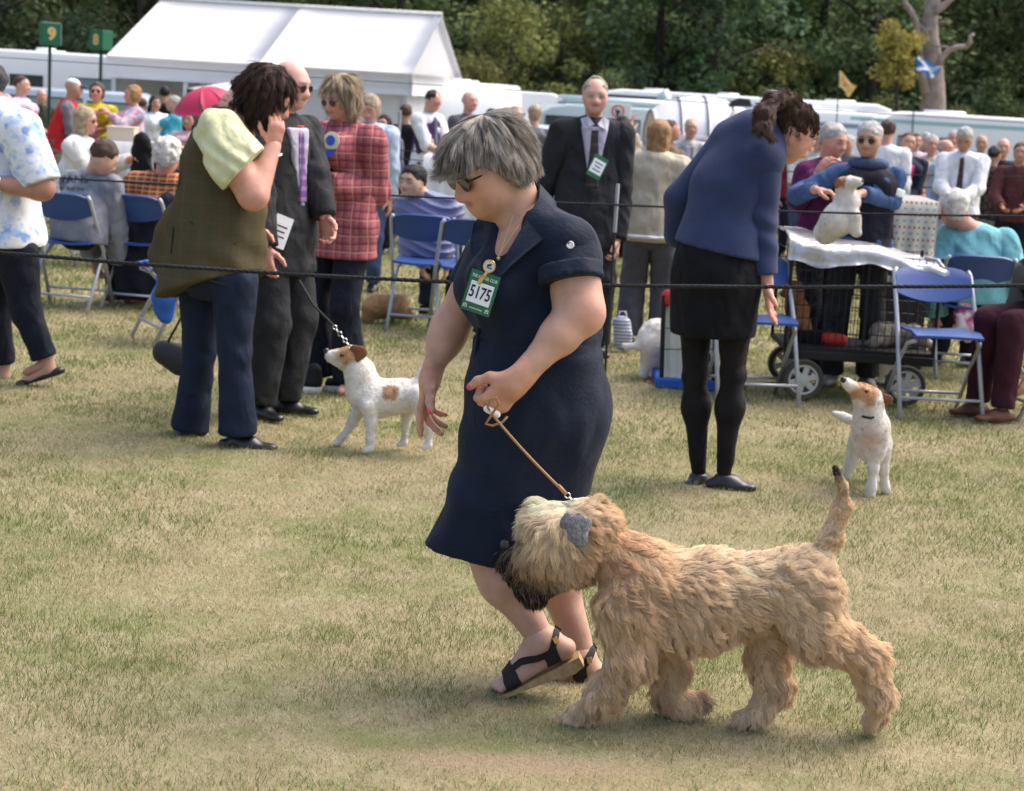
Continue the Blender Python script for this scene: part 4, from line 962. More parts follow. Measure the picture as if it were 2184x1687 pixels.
    face = dist(pp, p(1165, 1170), .085); tail = np.clip(dist(pp, p(1795, 1060), .07) + dist(pp, p(1783, 1000), .04) + .8 * dist(pp, p(1768, 1140), .05), 0, 1); legs = np.clip((p(1400, 1390)[2] - pp[:, 2]) * 8, 0, 1); topk = dist(pp, p(1190, 1090), .05)
    beard = dist(pp, p(1135, 1225), .05)
    up_ = np.clip((pp[:, 2] - p(1200, 1230)[2]) / .10, 0, 1)
    L = .044 + .045 * face * up_ + .030 * beard - .033 * tail - .010 * legs + .006 * topk
    wv = .42 - .30 * np.clip(face + beard, 0, 1) 
    path, lab = grow(pp, nn, flow, L, K=9, lift=.34, wave=.34, waves=1.0, nclump=1900, clump=.66, sag=.18)
    # the beard hangs straighter: blend those strands towards straight falls
    fb = np.clip(face * 1.3 + beard, 0, 1)[:, None, None]; st = pp[:, None] + (np.linspace(0, 1, 9)[None, :, None] * L[:, None, None]) * (unitv(flow(pp))[:, None] * .95 + nn[:, None] * .22 * (1 - np.linspace(0, 1, 9))[None, :, None]); path = path * (1 - fb * .85) + st * fb * .85
    C = dogcol(pp); cl = RNG.random(lab.max() + 1)[lab]; C = C * (.74 + .42 * cl + .22 * RNG.random(len(pp)))[:, None]
    hl = (RNG.random(len(pp)) < .14)[:, None]; C = np.where(hl, C * .6 + cream * .45, C)
    strands('coat', path, np.array([.00075, .0008, .0008, .00075, .0007, .0006, .0005, .0004, .00015]) * .82, np.clip(C, .004, .85), fur_mat(), R)
    # ear
    E = Field(); ea, eb = p(1222, 1108, -.115), p(1238, 1150, -.118)
    E.cone(p(1212, 1110, -.122), p(1246, 1114, -.118), .013, .013, .015, (A(0, 1, 0), .35)); E.cone(p(1215, 1117, -.130), p(1234, 1152, -.138), .014, .012, .015, (A(.1, 1, 0), .34)); E.cone(p(1243, 1118, -.128), p(1240, 1150, -.138), .013, .011, .015, (A(.1, 1, 0), .34))
    E.disp = lambda q: .0010 * np.sin(190 * (q[:, 0] - .4 * q[:, 2])) + .001 * wavy(q, 80)
    V2, Q2 = E.build(.003); obj('ear', V2, Q2, mat('ear_grey', (.25, .245, .25), .75, bump=(140, 1.0, (3, 3, .5)), var=(90, .4)), R)
    F = Field(); F.ell(p(1080, 1160), (.018, .022, .016), .01); F.ell(p(1086, 1168), (.015, .018, .012), .01); fobj('nose', F, .003, mat('wet_nose', (.012, .011, .011), .3, spec=.6), R)
    MB().tube([p(1240, 1085, -.02), p(1256, 1100, -.06), p(1268, 1140, -.085), p(1280, 1190, -.07)], .003, 6).build('collar', mat('tan_leather', (.36, .20, .09), .5), R, smooth=True)
    return p
def build_lead(Dp):
    a, b = P(1046, 880, 4.47), P(1206, 1052, 4.50); root = empty('dog_lead', G(1130, 1500), 'thin tan leather lead running from the navy dress woman to the wheaten dog', 'dog lead')
    le = mat('tan_leather', (.36, .20, .09), .5)
    pts = [a + (b - a) * t + A(0, 0, -.006 * math.sin(math.pi * t)) for t in np.linspace(0, 1, 9)]
    loop = [P(x, y, 4.47 + d) for x, y, d in ((1046, 880, 0), (1040, 868, -.012), (1045, 852, -.02), (1058, 848, -.03), (1064, 862, -.02), (1054, 876, -.01), (1044, 892, 0), (1036, 904, 0), (1050, 908, .01), (1072, 900, .015), (1082, 888, .02))]
    MB().tube(pts, .0036, 8).build('strap', le, root, smooth=True); MB().tube(loop, .0032, 8).build('hand_loop', le, root, smooth=True)
    MB().tube([b + (a - b) * .10, b], .0052, 8).build('ferrule', le, root, smooth=True)
    st = mat('steel', (.7, .7, .72), .25, metal=1.0); m = MB()
    d = unit(P(1222, 1068, 4.5) - b)
    for k in range(3): m.tube(ring_pts(b + d * (.008 + .011 * k), d if k % 2 == 0 else d, (A(0, 1, 0) if k % 2 else unit(np.cross(d, A(0, 1, 0)))), .007), .0018, 6, closed=True)
    m.build('clasp', st, root, smooth=True)
    t = empty('dog_treat', P(1050, 872, 4.47), 'small white bait treat held in the near hand of the navy dress woman', 'dog treat')
    F = Field(); F.cone(P(1038, 872, 4.47), P(1060, 884, 4.48), .009, .010); fobj('treat', F, .004, mat('bait_white', (.75, .73, .68), .6), t)
# ------------------------------------------------------------------ ground
def build_ground():
    def fn(nt, b, tc):
        N = nt.nodes.new; L = nt.links.new
        def noise(sc, det=6, stretch=None):
            n = N('ShaderNodeTexNoise'); n.inputs['Scale'].default_value = sc; n.inputs['Detail'].default_value = det; n.inputs['Roughness'].default_value = .65
            L(tc.outputs['Object'], n.inputs['Vector']); return n.outputs['Fac']
        cur = N('ShaderNodeRGB'); cur.outputs[0].default_value = (.24, .205, .12, 1); cur = cur.outputs[0]
        for (sc, lo, hi, c, k) in ((1.1, .46, .62, (.14, .165, .058), .85), (6, .45, .7, (.34, .295, .185), .7), (2.4, .55, .72, (.12, .155, .05), .7), (45, .5, .7, (.17, .14, .075), .5)):
            f = noise(sc); mr = N('ShaderNodeMapRange'); mr.inputs[1].default_value = lo; mr.inputs[2].default_value = hi; mr.inputs[4].default_value = k; L(f, mr.inputs[0])
            mx = N('ShaderNodeMix'); mx.data_type = 'RGBA'; L(mr.outputs[0], mx.inputs['Factor']); L(cur, mx.inputs['A']); mx.inputs['B'].default_value = (*c, 1); cur = mx.outputs['Result']
        gp = N('ShaderNodeNewGeometry'); mp = N('ShaderNodeMapping'); mp.vector_type = 'TEXTURE'; mp.inputs['Location'].default_value = (.06, 4.14, 0); mp.inputs['Scale'].default_value = (.44, .09, 1); L(gp.outputs['Position'], mp.inputs[0]); gr = N('ShaderNodeTexGradient'); gr.gradient_type = 'SPHERICAL'; L(mp.outputs[0], gr.inputs[0]); mr = N('ShaderNodeMapRange'); mr.inputs[1].default_value = 0; mr.inputs[2].default_value = .5; L(gr.outputs['Fac'], mr.inputs[0]); mx = N('ShaderNodeMix'); mx.data_type = 'RGBA'; L(mr.outputs[0], mx.inputs['Factor']); L(cur, mx.inputs['A']); mx.inputs['B'].default_value = (.27, .21, .135, 1); cur = mx.outputs['Result']
        L(cur, b.inputs['Base Color'])
    m = mat('turf_soil', (.2, .15, .07), .95, bump=(60, .7), spec=.1, fn=fn)
    xs = np.concatenate([np.linspace(-260, -14, 20), np.linspace(-12, 12, 40), np.linspace(14, 260, 20)]); ys = np.concatenate([np.linspace(-40, 2, 8), np.linspace(2.5, 30, 70), np.linspace(32, 80, 30), np.linspace(90, 320, 16)])
    V = np.array([(x, y, terrain(x, y) - .004) for x in xs for y in ys]); ny = len(ys)
    Q = np.array([(i * ny + j, (i + 1) * ny + j, (i + 1) * ny + j + 1, i * ny + j + 1) for i in range(len(xs) - 1) for j in range(ny - 1)])
    o = obj('ground', V, Q, m); tag(o, 'dry mown showground turf', None, None, 'structure')
def build_grass(dens=1.0):
    rng = np.random.default_rng(5); X = []; Y = []; S = []
    for (y0, y1, d, w, h) in ((3.5, 6.0, 15000, .0022, .019), (6.0, 8.5, 8500, .0032, .021), (8.5, 12, 3800, .0050, .026), (12, 20, 1300, .010, .045), (20, 38, 260, .02, .06)):
        ex = 1.7 if y1 < 13 else 1.2
        n = int(d * dens * (y1 - y0) * ((y0 + y1) * .2875 + 2 * ex)); y = np.sqrt(rng.random(n) * (y1 ** 2 - y0 ** 2) + y0 ** 2); x = (rng.random(n) * 2 - 1) * (y * .2875 + ex) 
        X.append(x); Y.append(y); S.append(np.stack([np.full(n, w), np.full(n, h)], 1))
    x, y, s = np.concatenate(X), np.concatenate(Y), np.concatenate(S); n = len(x)
    lo = lambda f, a, b: np.sin(x * f + 2.1 * np.sin(y * f * .7 + a)) * np.sin(y * f * 1.13 + 1.7 * np.sin(x * f * .8 + b))
    patch = .5 + .28 * lo(2.1, 1, 2) + .25 * lo(5.3, 3, .5) + .18 * lo(13, 2, 5) + .10 * lo(1.1, .3, 4.)
    patch += .13 * np.clip((y - 6.2) / 3, 0, 1) - .10
    patch += .50 * np.exp(-((x + 1.2) ** 2 / .10 + (y - 4.75) ** 2 / .10)) - .8 * np.exp(-((x + .35) ** 2 / .06 + (y - 4.25) ** 2 / .02))
    bare = np.exp(-(((x - .12) / .52) ** 2 + ((y - 4.16) / .10) ** 2) ** 1.5)
    tuft = np.clip(.5 + .6 * lo(31, 1.5, 2.5), 0, 1)
    green = rng.random(n) < np.clip((patch - .17) * 1.5, .12, .88)
    hh = s[:, 1] * (.3 + .8 * rng.random(n) ** 1.6) * (.7 + .5 * tuft) * np.where(green, 1.1, .85) * np.clip(.55 + patch, .4, 1.2)
    hh = hh * (1 - .75 * bare); green &= rng.random(n) > bare
    az = rng.random(n) * 6.283; lean = (.25 + 1.1 * rng.random(n)) * np.where(green, .8, 1.4)
    z = np.array([terrain(a, b) for a, b in zip(x, y)])
    rt = rng.random(n) * 6.283; wx, wy = np.cos(rt) * s[:, 0] * .5, np.sin(rt) * s[:, 0] * .5
    V = np.zeros((n, 3, 3)); V[:, 0] = np.stack([x - wx, y - wy, z - .003], 1); V[:, 1] = np.stack([x + wx, y + wy, z - .003], 1); V[:, 2] = np.stack([x + np.cos(az) * hh * lean, y + np.sin(az) * hh * lean, z + hh], 1)
    t = rng.random(n)[:, None]
    gcol = np.array((.100, .132, .034)) * (1 - t) + np.array((.25, .285, .095)) * t; dcol = np.array((.30, .25, .132)) * (1 - t) + np.array((.58, .50, .305)) * t
    c = np.where(green[:, None], gcol, dcol) * (.8 + .4 * rng.random((n, 1)))
    C = np.repeat(c[:, None], 3, 1); 
    m = mat('grass_blade', (.2, .18, .07), .65, attr=True, spec=.2, trans=.3)
    o = obj('grass', V.reshape(-1, 3), np.arange(n * 3).reshape(-1, 3), m, None, C.reshape(-1, 3), smooth=False); tag(o, 'short dry grass blades covering the showground', None, None, 'stuff')
    print('grass blades', n)
# ------------------------------------------------------------------ people and dogs round the ring
def place(x, fy, top, St=None, Y=None, **k):
    """stand a preset figure where the photo shows its feet (fy) or at distance Y; stature from the top of the head"""
    if Y is None: b = G(x, fy)
    else: b = P(x, top, Y); b[2] = terrain(b[0], Y)
    if St is None: St = (P(x, top, b[1])[2] - b[2]) / 1.015
    return preset(b, St, **k), b
def arm(J, sd, el, wr):
    Y = J['pelvis'][1]; J['el' + sd] = P(el[0], el[1], Y + el[2]); J['wr' + sd] = P(wr[0], wr[1], Y + wr[2])
def hd(J, x, y, dy=0.0, hf=None, hu=None, H=None):
    J['head'] = P(x, y, J['pelvis'][1] + dy)
    if hf is not None: J['hf'] = unit(hf)
    h = J['hu'] if hu is None else np.asarray(hu, float); J['hu'] = unit(h - J['hf'] * (h @ J['hf']))
    if H: J['H'] = H
def at(J, key, x, y, dy=0.0): J[key] = P(x, y, J['pelvis'][1] + dy)
def cloth(name, col=(.02, .02, .02), rough=.85, **k): return mat(name, col, rough, bump=k.pop('bump', (60, .35)), var=k.pop('var', (9, .16)), spec=k.pop('spec', .2), fold=k.pop('fold', (8, .9)), **k)
def pix(F, Y, pts, k=.05, flat=None):
    """chain of soft capsules given as (px, py, dy, radius in photo pixels)"""
    m = MPP(Y)
    for a, b in zip(pts[:-1], pts[1:]): F.cone(P(a[0], a[1], Y + a[2]), P(b[0], b[1], Y + b[2]), a[3] * m, b[3] * m, k, flat)
    return F
def hair_strands(R, F_hair, J, n, length, flow, pal, lift=.12, wave=.15, waves=.8, rad=.0010, clump=.6, h=.008, ncl=300, sag=.1, lim=None):
    V, Q = F_hair.build(h); pp, nn = sample_surface(V, Q, n, RNG)
    path, lab = grow(pp, nn, flow, length, K=5, lift=lift, wave=wave, waves=waves, nclump=ncl, clump=clump, sag=sag)
    if lim is not None: ok = lim(path); path, lab = path[ok], lab[ok]
    s_ = (RNG.random(lab.max() + 1)[lab] * .6 + RNG.random(len(path)) * .4) * (len(pal) - 1.001); i = s_.astype(int); f = (s_ - i)[:, None]; pal = np.array(pal)
    strands('hair_strands', path, np.array([1, 1.05, .95, .8, .2]) * rad, pal[i] * (1 - f) + pal[i + 1] * f, fur_mat(), R)
def downflow(J, k=1.0):
    c, ax, H = J['head'], hframe(J['head'], J['hf'], J['hu']), J['H']; cr = c + H * (.62 * ax[2] - .2 * ax[1])
    return lambda q: unitv(q - cr) - ax[2] * .55 * k - A(0, 0, .35) * k
def card_on(R, x, y, y0, w, h, tilt=0.0, n=(0, -1, .1), top=None, lines=3, green=True):
    n = unit(n); ux = unit(np.cross(A(0, 0, 1), n)) ; ux = rotv(ux, n, tilt); uy = np.cross(n, ux); c = P(x, y, y0)
    b = MB(); b.box(c, (w, h, .004), (ux, uy, n)); o = b.build('number_card', mat('card_green') if green else mat('card_white'), R)
    b = MB(); b.box(c + n * .0026, (w * .86, h * .62, .0012), (ux, uy, n)); b.build('white_panel', mat('card_white'), o)
    b = MB()
    for i in range(lines): b.box(c + n * .0038 + uy * h * (.16 - .16 * i), (w * (.6 - .12 * (i % 2)), h * .045, .0008), (ux, uy, n))
    b.build('print', mat('ink'), o); return o

def build_mid():
    navy = cloth('navy_trouser', (.010, .012, .022)); black = cloth('black_cloth', (.008, .008, .010)); grey_d = cloth('charcoal_suit', (.026, .027, .030)); shoe_b = mat('black_leather', (.010, .010, .011), .35, spec=.5)
    jean = cloth('dark_denim', (.012, .019, .040), bump=(180, .4)); lilac = cloth('lilac_shirt', (.42, .40, .50)); white = cloth('white_shirt', (.72, .72, .75), bump=(30, .4)); wht = mat('card_white')
    # ---- woman in the tweed gilet, back turned, hand at her face
    J, b = place(480, 940, 128, St=1.60, yaw=98, lean=4, look=(8, -28), sw=.115, feet=((.06, 0), (-.05, 0)))
    Y = b[1]; J['pelvis'] = P(465, 560, Y); J['waist'] = P(462, 440, Y); J['chest'] = P(458, 340, Y); J['neck'] = P(505, 225, Y)
    at(J, 'shR', 462, 292, -.17); at(J, 'shL', 500, 285, .18); arm(J, 'R', (540, 415, -.20), (583, 312, -.10)); arm(J, 'L', (520, 400, .22), (540, 480, .2))
    hd(J, 572, 205, -.02, hf=(.80, .12, -.45), hu=(.35, 0, .9), H=.226)
    at(J, 'hipR', 500, 600, -.09); at(J, 'knR', 500, 760, -.10); at(J, 'anR', 508, 925, -.08); at(J, 'hipL', 430, 600, .09); at(J, 'knL', 425, 760, .08); at(J, 'anL', 405, 915, .12)
    tw = mat('olive_tweed', (.085, .072, .040), .95, bump=(220, .7), spec=.1, fn=plaid([('x', .085, .06, .1, (.17, .085, .045), .35), ('z', .085, .06, .3, (.17, .085, .045), .35), ('x', .085, .04, .55, (.04, .04, .03), .3), ('z', .085, .04, .8, (.04, .04, .03), .3)], (.088, .075, .042)), fold=(6, .6))
    hm = hair_mat('dark_brown', (.022, .013, .011))
    R = person(J, 'woman in an olive tweed gilet and flared jeans with one hand at her face', b, None, (jean, 1.0, .014, (.105, .068, .092), 'jeans'), shoe_b, ('bob', hm), 'pink', g=1.25, fat=1.3, hr=.011, hh=.006, curl=(.5, .6, .5), handd={'R': (.15, -.1, 1)}, handt={'R': (-.7, -.4, .2)}, handn={'R': (.6, .6, 0)})
    F = Field(); pix(F, Y, [(482, 262, 0, 48), (470, 345, 0, 74), (470, 450, 0, 92), (460, 560, 0, 102), (448, 640, 0, 116)], .06, (A(0, 1, 0), .95)); pix(F, Y, [(455, 275, -.15, 38), (455, 300, -.15, 42)]); pix(F, Y, [(375, 470, .02, 30), (350, 545, .05, 34)], .08)
    F.pr.append(('c', P(505, 210, Y), P(500, 240, Y), .06, .07, .02, None, -1)); F.clip(P(450, 608, Y), unit((.30, -.2, -1))); F.disp = lambda q: .008 * wavy(q, 17, 2) + .006 * np.sin(30 * q[:, 0] + 22 * q[:, 2] + 3 * np.sin(7 * q[:, 2])) * np.clip(wavy(q, 6, 1) + .4, 0, 1)
    F.pr.append(('c', P(480, 285, Y - .30), P(492, 330, Y - .32), .075, .09, .015, None, -1))
    fobj('gilet', F, .009, tw, R)
    pip = mat('dark_piping', (.012, .012, .010), .6)
    for nm, pts, r_ in (('armhole_binding', ((430, 225), (440, 262), (444, 300), (448, 350), (462, 392), (490, 412)), .006), ('pocket_piping', ((404, 472), (450, 500), (500, 520), (525, 515), (540, 495)), .0035), ('pocket_seam', ((430, 592), (480, 608), (530, 616)), .004), ('back_seam', ((395, 330), (375, 430), (365, 540)), .003)):
        q_ = [surf(F, x, y, Y - .6, Y + .5) - A(0, .002, 0) for x, y in pts]; q_ = [a + (b_ - a) * t for a, b_ in zip(q_[:-1], q_[1:]) for t in (0, .33, .67)] + [q_[-1]]; MB().tube(q_, r_, 6).build(nm, pip, R, smooth=True)
    lime = cloth('pale_lime_cotton', (.62, .62, .38), bump=(26, .5)); F = Field(); pix(F, Y, [(466, 282, -.16, 50), (505, 345, -.20, 58), (530, 372, -.21, 60)], .04); F.clip(P(528, 352, Y - .2), unit((.75, 0, -.65))); F.disp = lambda q: .005 * np.sin(55 * q[:, 0] + 60 * q[:, 2] + 2 * np.sin(20 * q[:, 2])); fobj('shirt_sleeve', F, .008, lime, R)
    MB().tube(ring_pts(P(584, 330, Y - .10), A(1, 0, .1), A(0, 1, .2), .034), .005, 6, closed=True).build('bracelet', mat('silver', (.7, .7, .68), .25, metal=1.0), R, smooth=True)
    Fh = hair_shape('bob', J['head'], hframe(J['head'], J['hf'], J['hu']), J['H'], 1.0); pix(Fh, Y, [(550, 195, 0, 36), (536, 240, 0, 30), (545, 275, -.02, 22)], .05); pix(Fh, Y, [(524, 195, 0, 24), (510, 226, -.01, 24)], .04)
    hair_strands(R, Fh, J, 6500, .055, downflow(J, 1.4), [(.016, .009, .007), (.04, .022, .016), (.085, .045, .030)], lift=.10, wave=.20, waves=.9, rad=.0013, ncl=260, clump=.65, sag=.3)
    # ---- bald man in a charcoal suit behind her
    J, b = place(578, 884, 112, yaw=58, look=(10, -12), stance=.10, hands=((.2, .05, -.5), (.3, .1, -.5)))
    arm(J, 'L', (668, 372, .05), (692, 462, -.02)); tie = mat('purple_tie', (.14, .07, .22), .5, fn=plaid([('z', .05, .4, 0, (.30, .18, .36), .8), ('x', .04, .3, .2, (.05, .03, .09), .6)], (.14, .07, .22)))
    R = person(J, 'bald man in a charcoal suit and purple tie standing behind the tweed gilet woman', b, (grey_d, 1.0, .12, .022), (grey_d, 1.0, .016, (.105, .085, .085)), shoe_b, ('bald', hair_mat('grey_brown', (.10, .075, .06))), (.60, .33, .27), g=1.12, hr=.012, hh=.0065, shades=True, collar=lilac, v=[('shirt_front', lilac, .026, .075, .012, .185, -.03), ('tie', tie, .031, .022, .03, .175, -.02)], curl=(.5, .7, .6))
    Yb = b[1]; bb = MB(); bb.box(P(641, 270, Yb - .22), (.03, .05, .01), bev=.004); bb.build('red_buttonhole', mat('red_felt', (.65, .07, .04), .8), R)
    card_on(R, 598, 494, Yb - .26, .085, .15, -.35, (.5, -1, .1), green=False)
    # ---- fair woman in the pink checked jacket
    J, b = place(715, 832, 146, yaw=-38, look=(-6, -22), stance=.12, hands=((.2, .1, -.3), (.2, .1, -.3)))
    arm(J, 'L', (800, 408, -.02), (700, 392, -.24)); arm(J, 'R', (660, 380, .0), (655, 440, -.1))
    pk = mat('pink_check', (.36, .10, .11), .9, bump=(200, .5), fn=plaid([('z', .042, .35, 0, (.26, .05, .06), .6), ('x', .042, .35, .2, (.26, .05, .06), .6), ('z', .084, .10, .45, (.05, .025, .06), .6), ('x', .084, .10, .6, (.05, .025, .06), .55), ('z', .084, .07, .95, (.56, .34, .29), .6), ('x', .084, .07, .1, (.56, .34, .29), .5)], (.38, .115, .13)))
    bl = hair_mat('ash_blonde', (.36, .28, .19))
    R = person(J, 'fair-haired woman in a pink checked jacket and dark sunglasses wearing a blue rosette', b, (pk, 1.0, .10, .022), (navy, 1.0, .014, (.10, .075, .10)), None, ('bob', bl), 'pink', fem=.8, g=1.15, fat=1.1, hr=.011, hh=.0065, shades=True, v=[('camisole', cloth('plum_top', (.012, .008, .025)), .026, .055, .035, .165, -.09)], curl=(.5, .7, .6))
    Yb = b[1]; sn = mat('black_canvas', (.012, .012, .014), .8); rub = mat('white_rubber', (.72, .71, .68), .6)
    for sd, (x0, x1, yy) in (('R', (612, 668, 822)), ('L', (705, 760, 822))):
        a_ = G(x1, 834); t_ = G(x0, 832); F = Field(); F.cone(a_ + A(0, 0, .045), t_ + A(0, 0, .035), .042, .032, .02); F.cone(a_ + A(0, 0, .06), a_ + A(0, 0, .11), .045, .04, .02); so = fobj('shoe', F, .008, sn, R)
        F = Field(); F.cone(a_ + A(0, 0, .012), t_ + A(0, 0, .012), .046, .038, .02); F.clip(a_ + A(0, 0, .03), A(0, 0, 1)); fobj('sole', F, .008, rub, so)
    n_ = unit((-.45, -1, .1)); q = P(708, 300, Yb - .26); bb = MB(); bb.lathe(q, [(.001, 0), (.044, .0), (.046, .006), (.03, .012), (.001, .013)], 20, n_); ro = bb.build('rosette', mat('cream_ribbon', (.70, .64, .45), .5), R, smooth='auto')
    bb = MB(); bb.lathe(q + n_ * .014, [(.001, 0), (.026, .0), (.026, .003), (.001, .004)], 18, n_); bb.build('rosette_centre', mat('blue_ribbon', (.04, .09, .50), .4), ro)
    bb = MB(); bb.sheet([[P(x + dx, y, Yb - .275) for dx in (0, w)] for x, y, w in ((700, 318, 20), (692, 328, 20), (680, 339, 16), (672, 346, 6))], .002); bb.build('ribbon_tail', mat('blue_ribbon'), ro)
    Fh = hair_shape('bob', J['head'], hframe(J['head'], J['hf'], J['hu']), J['H'], .3); cax = hframe(J['head'], J['hf'], J['hu']); hc, H = J['head'], J['H']
    def limf(path): l = ((path - hc) @ cax.T) / H; return ~((l[:, :, 1] > .22) & (l[:, :, 2] < .12) & (np.abs(l[:, :, 0]) < .30)).any(1)
    hair_strands(R, Fh, J, 5000, .06, downflow(J), [(.20, .14, .08), (.42, .33, .22), (.66, .58, .45)], rad=.0011, ncl=200, lim=limf)
    # ---- woman in the blue and white blouse, cut by the left edge
    J, b = place(35, 812, 118, St=1.66, yaw=-95, look=(0, -5), hands=((.2, .1, -.4), (.2, .1, -.4)), feet=((.20, .0), (-.13, .04)))
    Y = b[1]; at(J, 'pelvis', 15, 500); at(J, 'waist', 15, 400); at(J, 'chest', 12, 320); at(J, 'neck', -5, 225); hd(J, -32, 180, 0, hf=(-1, -.1, -.05)); arm(J, 'L', (88, 400, -.20), (-5, 392, -.26)); arm(J, 'R', (40, 395, .2), (-30, 385, .15)); at(J, 'shL', 42, 280, -.17); at(J, 'shR', 25, 275, .16)
    at(J, 'hipL', 35, 540, -.08); at(J, 'knL', 55, 660, -.08); at(J, 'anL', 100, 775, -.08); at(J, 'hipR', 5, 540, .08); at(J, 'knR', -10, 660, .08); at(J, 'anR', 8, 790, .08); J['fpL'] = unit((-.93, -.05, -.36)); J['fpR'] = A(-1, 0, .05)
    fl = mat('blue_flower_print', (.74, .76, .78), .8, bump=(40, .3), fn=blotch([(.20, .36, .68), (.42, .56, .80)], 15, .53, .66))
    R = person(J, 'woman in a white blouse with blue flowers walking out past the left edge', b, (fl, .47, .03, .035, 'blouse'), (navy, .95, .014, (.115, .075, .062)), None, ('short', hair_mat('grey_black', (.05, .05, .055))), (.44, .22, .16), fem=.3, g=1.25, fat=1.25, hr=.012, hh=.008)
    for sd in 'LR':
        a_ = J['an' + sd]; d_ = J['fp' + sd]; u_ = unit(np.cross(np.cross(d_, A(0, 0, 1)), d_)); F = Field(); so = a_ - u_ * .055; F.cone(so - d_ * .04, so + d_ * .16, .038, .030, .02, (u_, .6)); F.cone(a_ + d_ * .02 - u_ * .01, so + d_ * .1 + u_ * .02, .03, .022, .03, op=-1); F.clip(so - u_ * .02, -u_); fobj('shoe', F, .007, shoe_b, R)
        F = Field(); F.cone(a_ + A(0, 0, .04), a_ - u_ * .03, .036, .034, .02); F.cone(a_ - u_ * .035, so + d_ * .14 + u_ * .004, .032, .02, .02); fobj('foot', F, .008, mat('skin_plain', (.48, .29, .22), .5), R)
    MB().tube(ring_pts(P(2, 392, Y - .26), A(0, 0, 1), A(0, 1, 0), .036), .008, 6, closed=True).build('wristwatch', mat('silver'), R, smooth=True)
    # ---- tall judge in the dark suit
    J, b = place(1232, 756, 152, yaw=6, look=(-4, -6), stance=.12, hands=((.27, .02, -.52), (.27, .02, -.52)))
    arm(J, 'L', (1320, 440, .03), (1315, 512, -.06)); arm(J, 'R', (1148, 430, .04), (1140, 510, -.04))
    suit = cloth('dark_flannel', (.020, .021, .025)); dtie = mat('dark_tie', (.03, .025, .03), .6, fn=plaid([('z', .06, .3, 0, (.09, .04, .035), .8), ('x', .05, .3, .2, (.02, .02, .03), .6)], (.03, .025, .03)))
    R = person(J, 'tall older man in a dark suit and tie walking towards the camera', b, (suit, 1.0, .14, .024), (suit, 1.0, .016, (.105, .085, .085)), shoe_b, ('thin', hair_mat('grey_sand', (.30, .25, .20))), (.58, .33, .26), g=1.12, hr=.012, hh=.0055, collar=lilac, v=[('shirt_front', lilac, .028, .085, .012, .195, -.02), ('tie', dtie, .033, .022, .042, .185, -.02)], brow=(.32, .26, .22), lip=(.40, .2, .17), curl=(.6, .8, .7))
    Yj = b[1]; bb = MB()
    for s, xx in ((1, 0), (-1, 0)):
        o = J['neck'] + J['rt'] * s * .045 + J['cf'] * .10; bb.add([o + A(0, 0, .03), o + J['rt'] * s * .045 + A(0, 0, .01) + J['cf'] * -.02, o + J['rt'] * s * .03 - A(0, 0, .055) + J['cf'] * .035, o - J['rt'] * s * .035 - A(0, 0, .02) + J['cf'] * .04], [(0, 1, 2, 3)])
    bb.build('collar_wing', lilac, R); card_on(R, 1274, 356, Yj - .22, .095, .14, -.45, (.3, -1, .1))
    bb = MB(); bb.sheet([[P(x, y + d, Yj - .10) for d in (0, 7)] for x, y in ((1308, 534), (1290, 546), (1268, 558))], .002); bb.build('paper_slip', wht, R)
    # ---- woman in the cream blazer, back turned
    J, b = place(1372, 738, 247, yaw=172, look=(-14, 0), stance=.13, hands=((.2, .1, -.3), (.25, 0, -.3)))
    arm(J, 'L', (1350, 380, .05), (1342, 288, .12)); arm(J, 'R', (1425, 430, .03), (1412, 500, .1))
    R = person(J, 'woman with long sandy hair in a cream blazer seen from behind', b, (cloth('cream_blazer', (.50, .44, .34), bump=(120, .3)), 1.0, .06, .032), (cloth('grey_trouser', (.085, .085, .10)), 1.0, .018, (.10, .085, .09)), shoe_b, ('long', hair_mat('sandy', (.34, .19, .085))), 'fair', fem=.4, g=1.05, hr=.012, hh=.008, curl=(.2, .3, .2), handd={'L': (.1, .2, 1)})
    bb = MB(); bb.tube(ring_of(J, J['pelvis'] - A(0, 0, .055), A(0, 0, 1), .205, .8), .012, 6, closed=True); bb.build('shirt_hem', white, R, smooth=True)
    # ---- young woman in the blue blazer bending to her terrier
    b = G(1530, 1036); Y = b[1]; J = preset(b, 1.70, yaw=125, lean=20, look=(0, -40))
    at(J, 'pelvis', 1522, 600); at(J, 'waist', 1535, 470, .02); at(J, 'chest', 1565, 380, .04); at(J, 'neck', 1640, 275, .08); J['up'] = unit(J['neck'] - J['pelvis']); J['pf'] = unit((.75, .65, 0)); J['cf'] = unit(np.cross(J['up'], np.cross(J['pf'], J['up']))); J['rt'] = unit(np.cross(J['cf'], J['up']))
    at(J, 'shR', 1628, 345, -.08); at(J, 'shL', 1545, 310, .16); arm(J, 'R', (1618, 462, -.05), (1636, 605, -.10)); arm(J, 'L', (1440, 430, .18), (1480, 500, .25))
    hd(J, 1692, 283, .03, hf=(.72, .25, -.62), hu=(.55, -.1, .8), H=.222)
    at(J, 'hipR', 1568, 640, -.04); at(J, 'knR', 1563, 800, -.03); at(J, 'anR', 1544, 1008, -.02); at(J, 'hipL', 1485, 640, .06); at(J, 'knL', 1482, 800, .06); at(J, 'anL', 1490, 1006, .06); J['ffR'] = unit((.9, -.15, 0)); J['ffL'] = unit((.35, .4, 0))
    bz = mat('royal_blue_wool', (.028, .041, .100), .85, bump=(240, .5), var=(9, .12), spec=.2, sheen=.1)
    tights = cloth('black_tights', (.012, .010, .011), bump=(300, .1)); hmb = hair_mat('mid_brown', (.075, .042, .028))
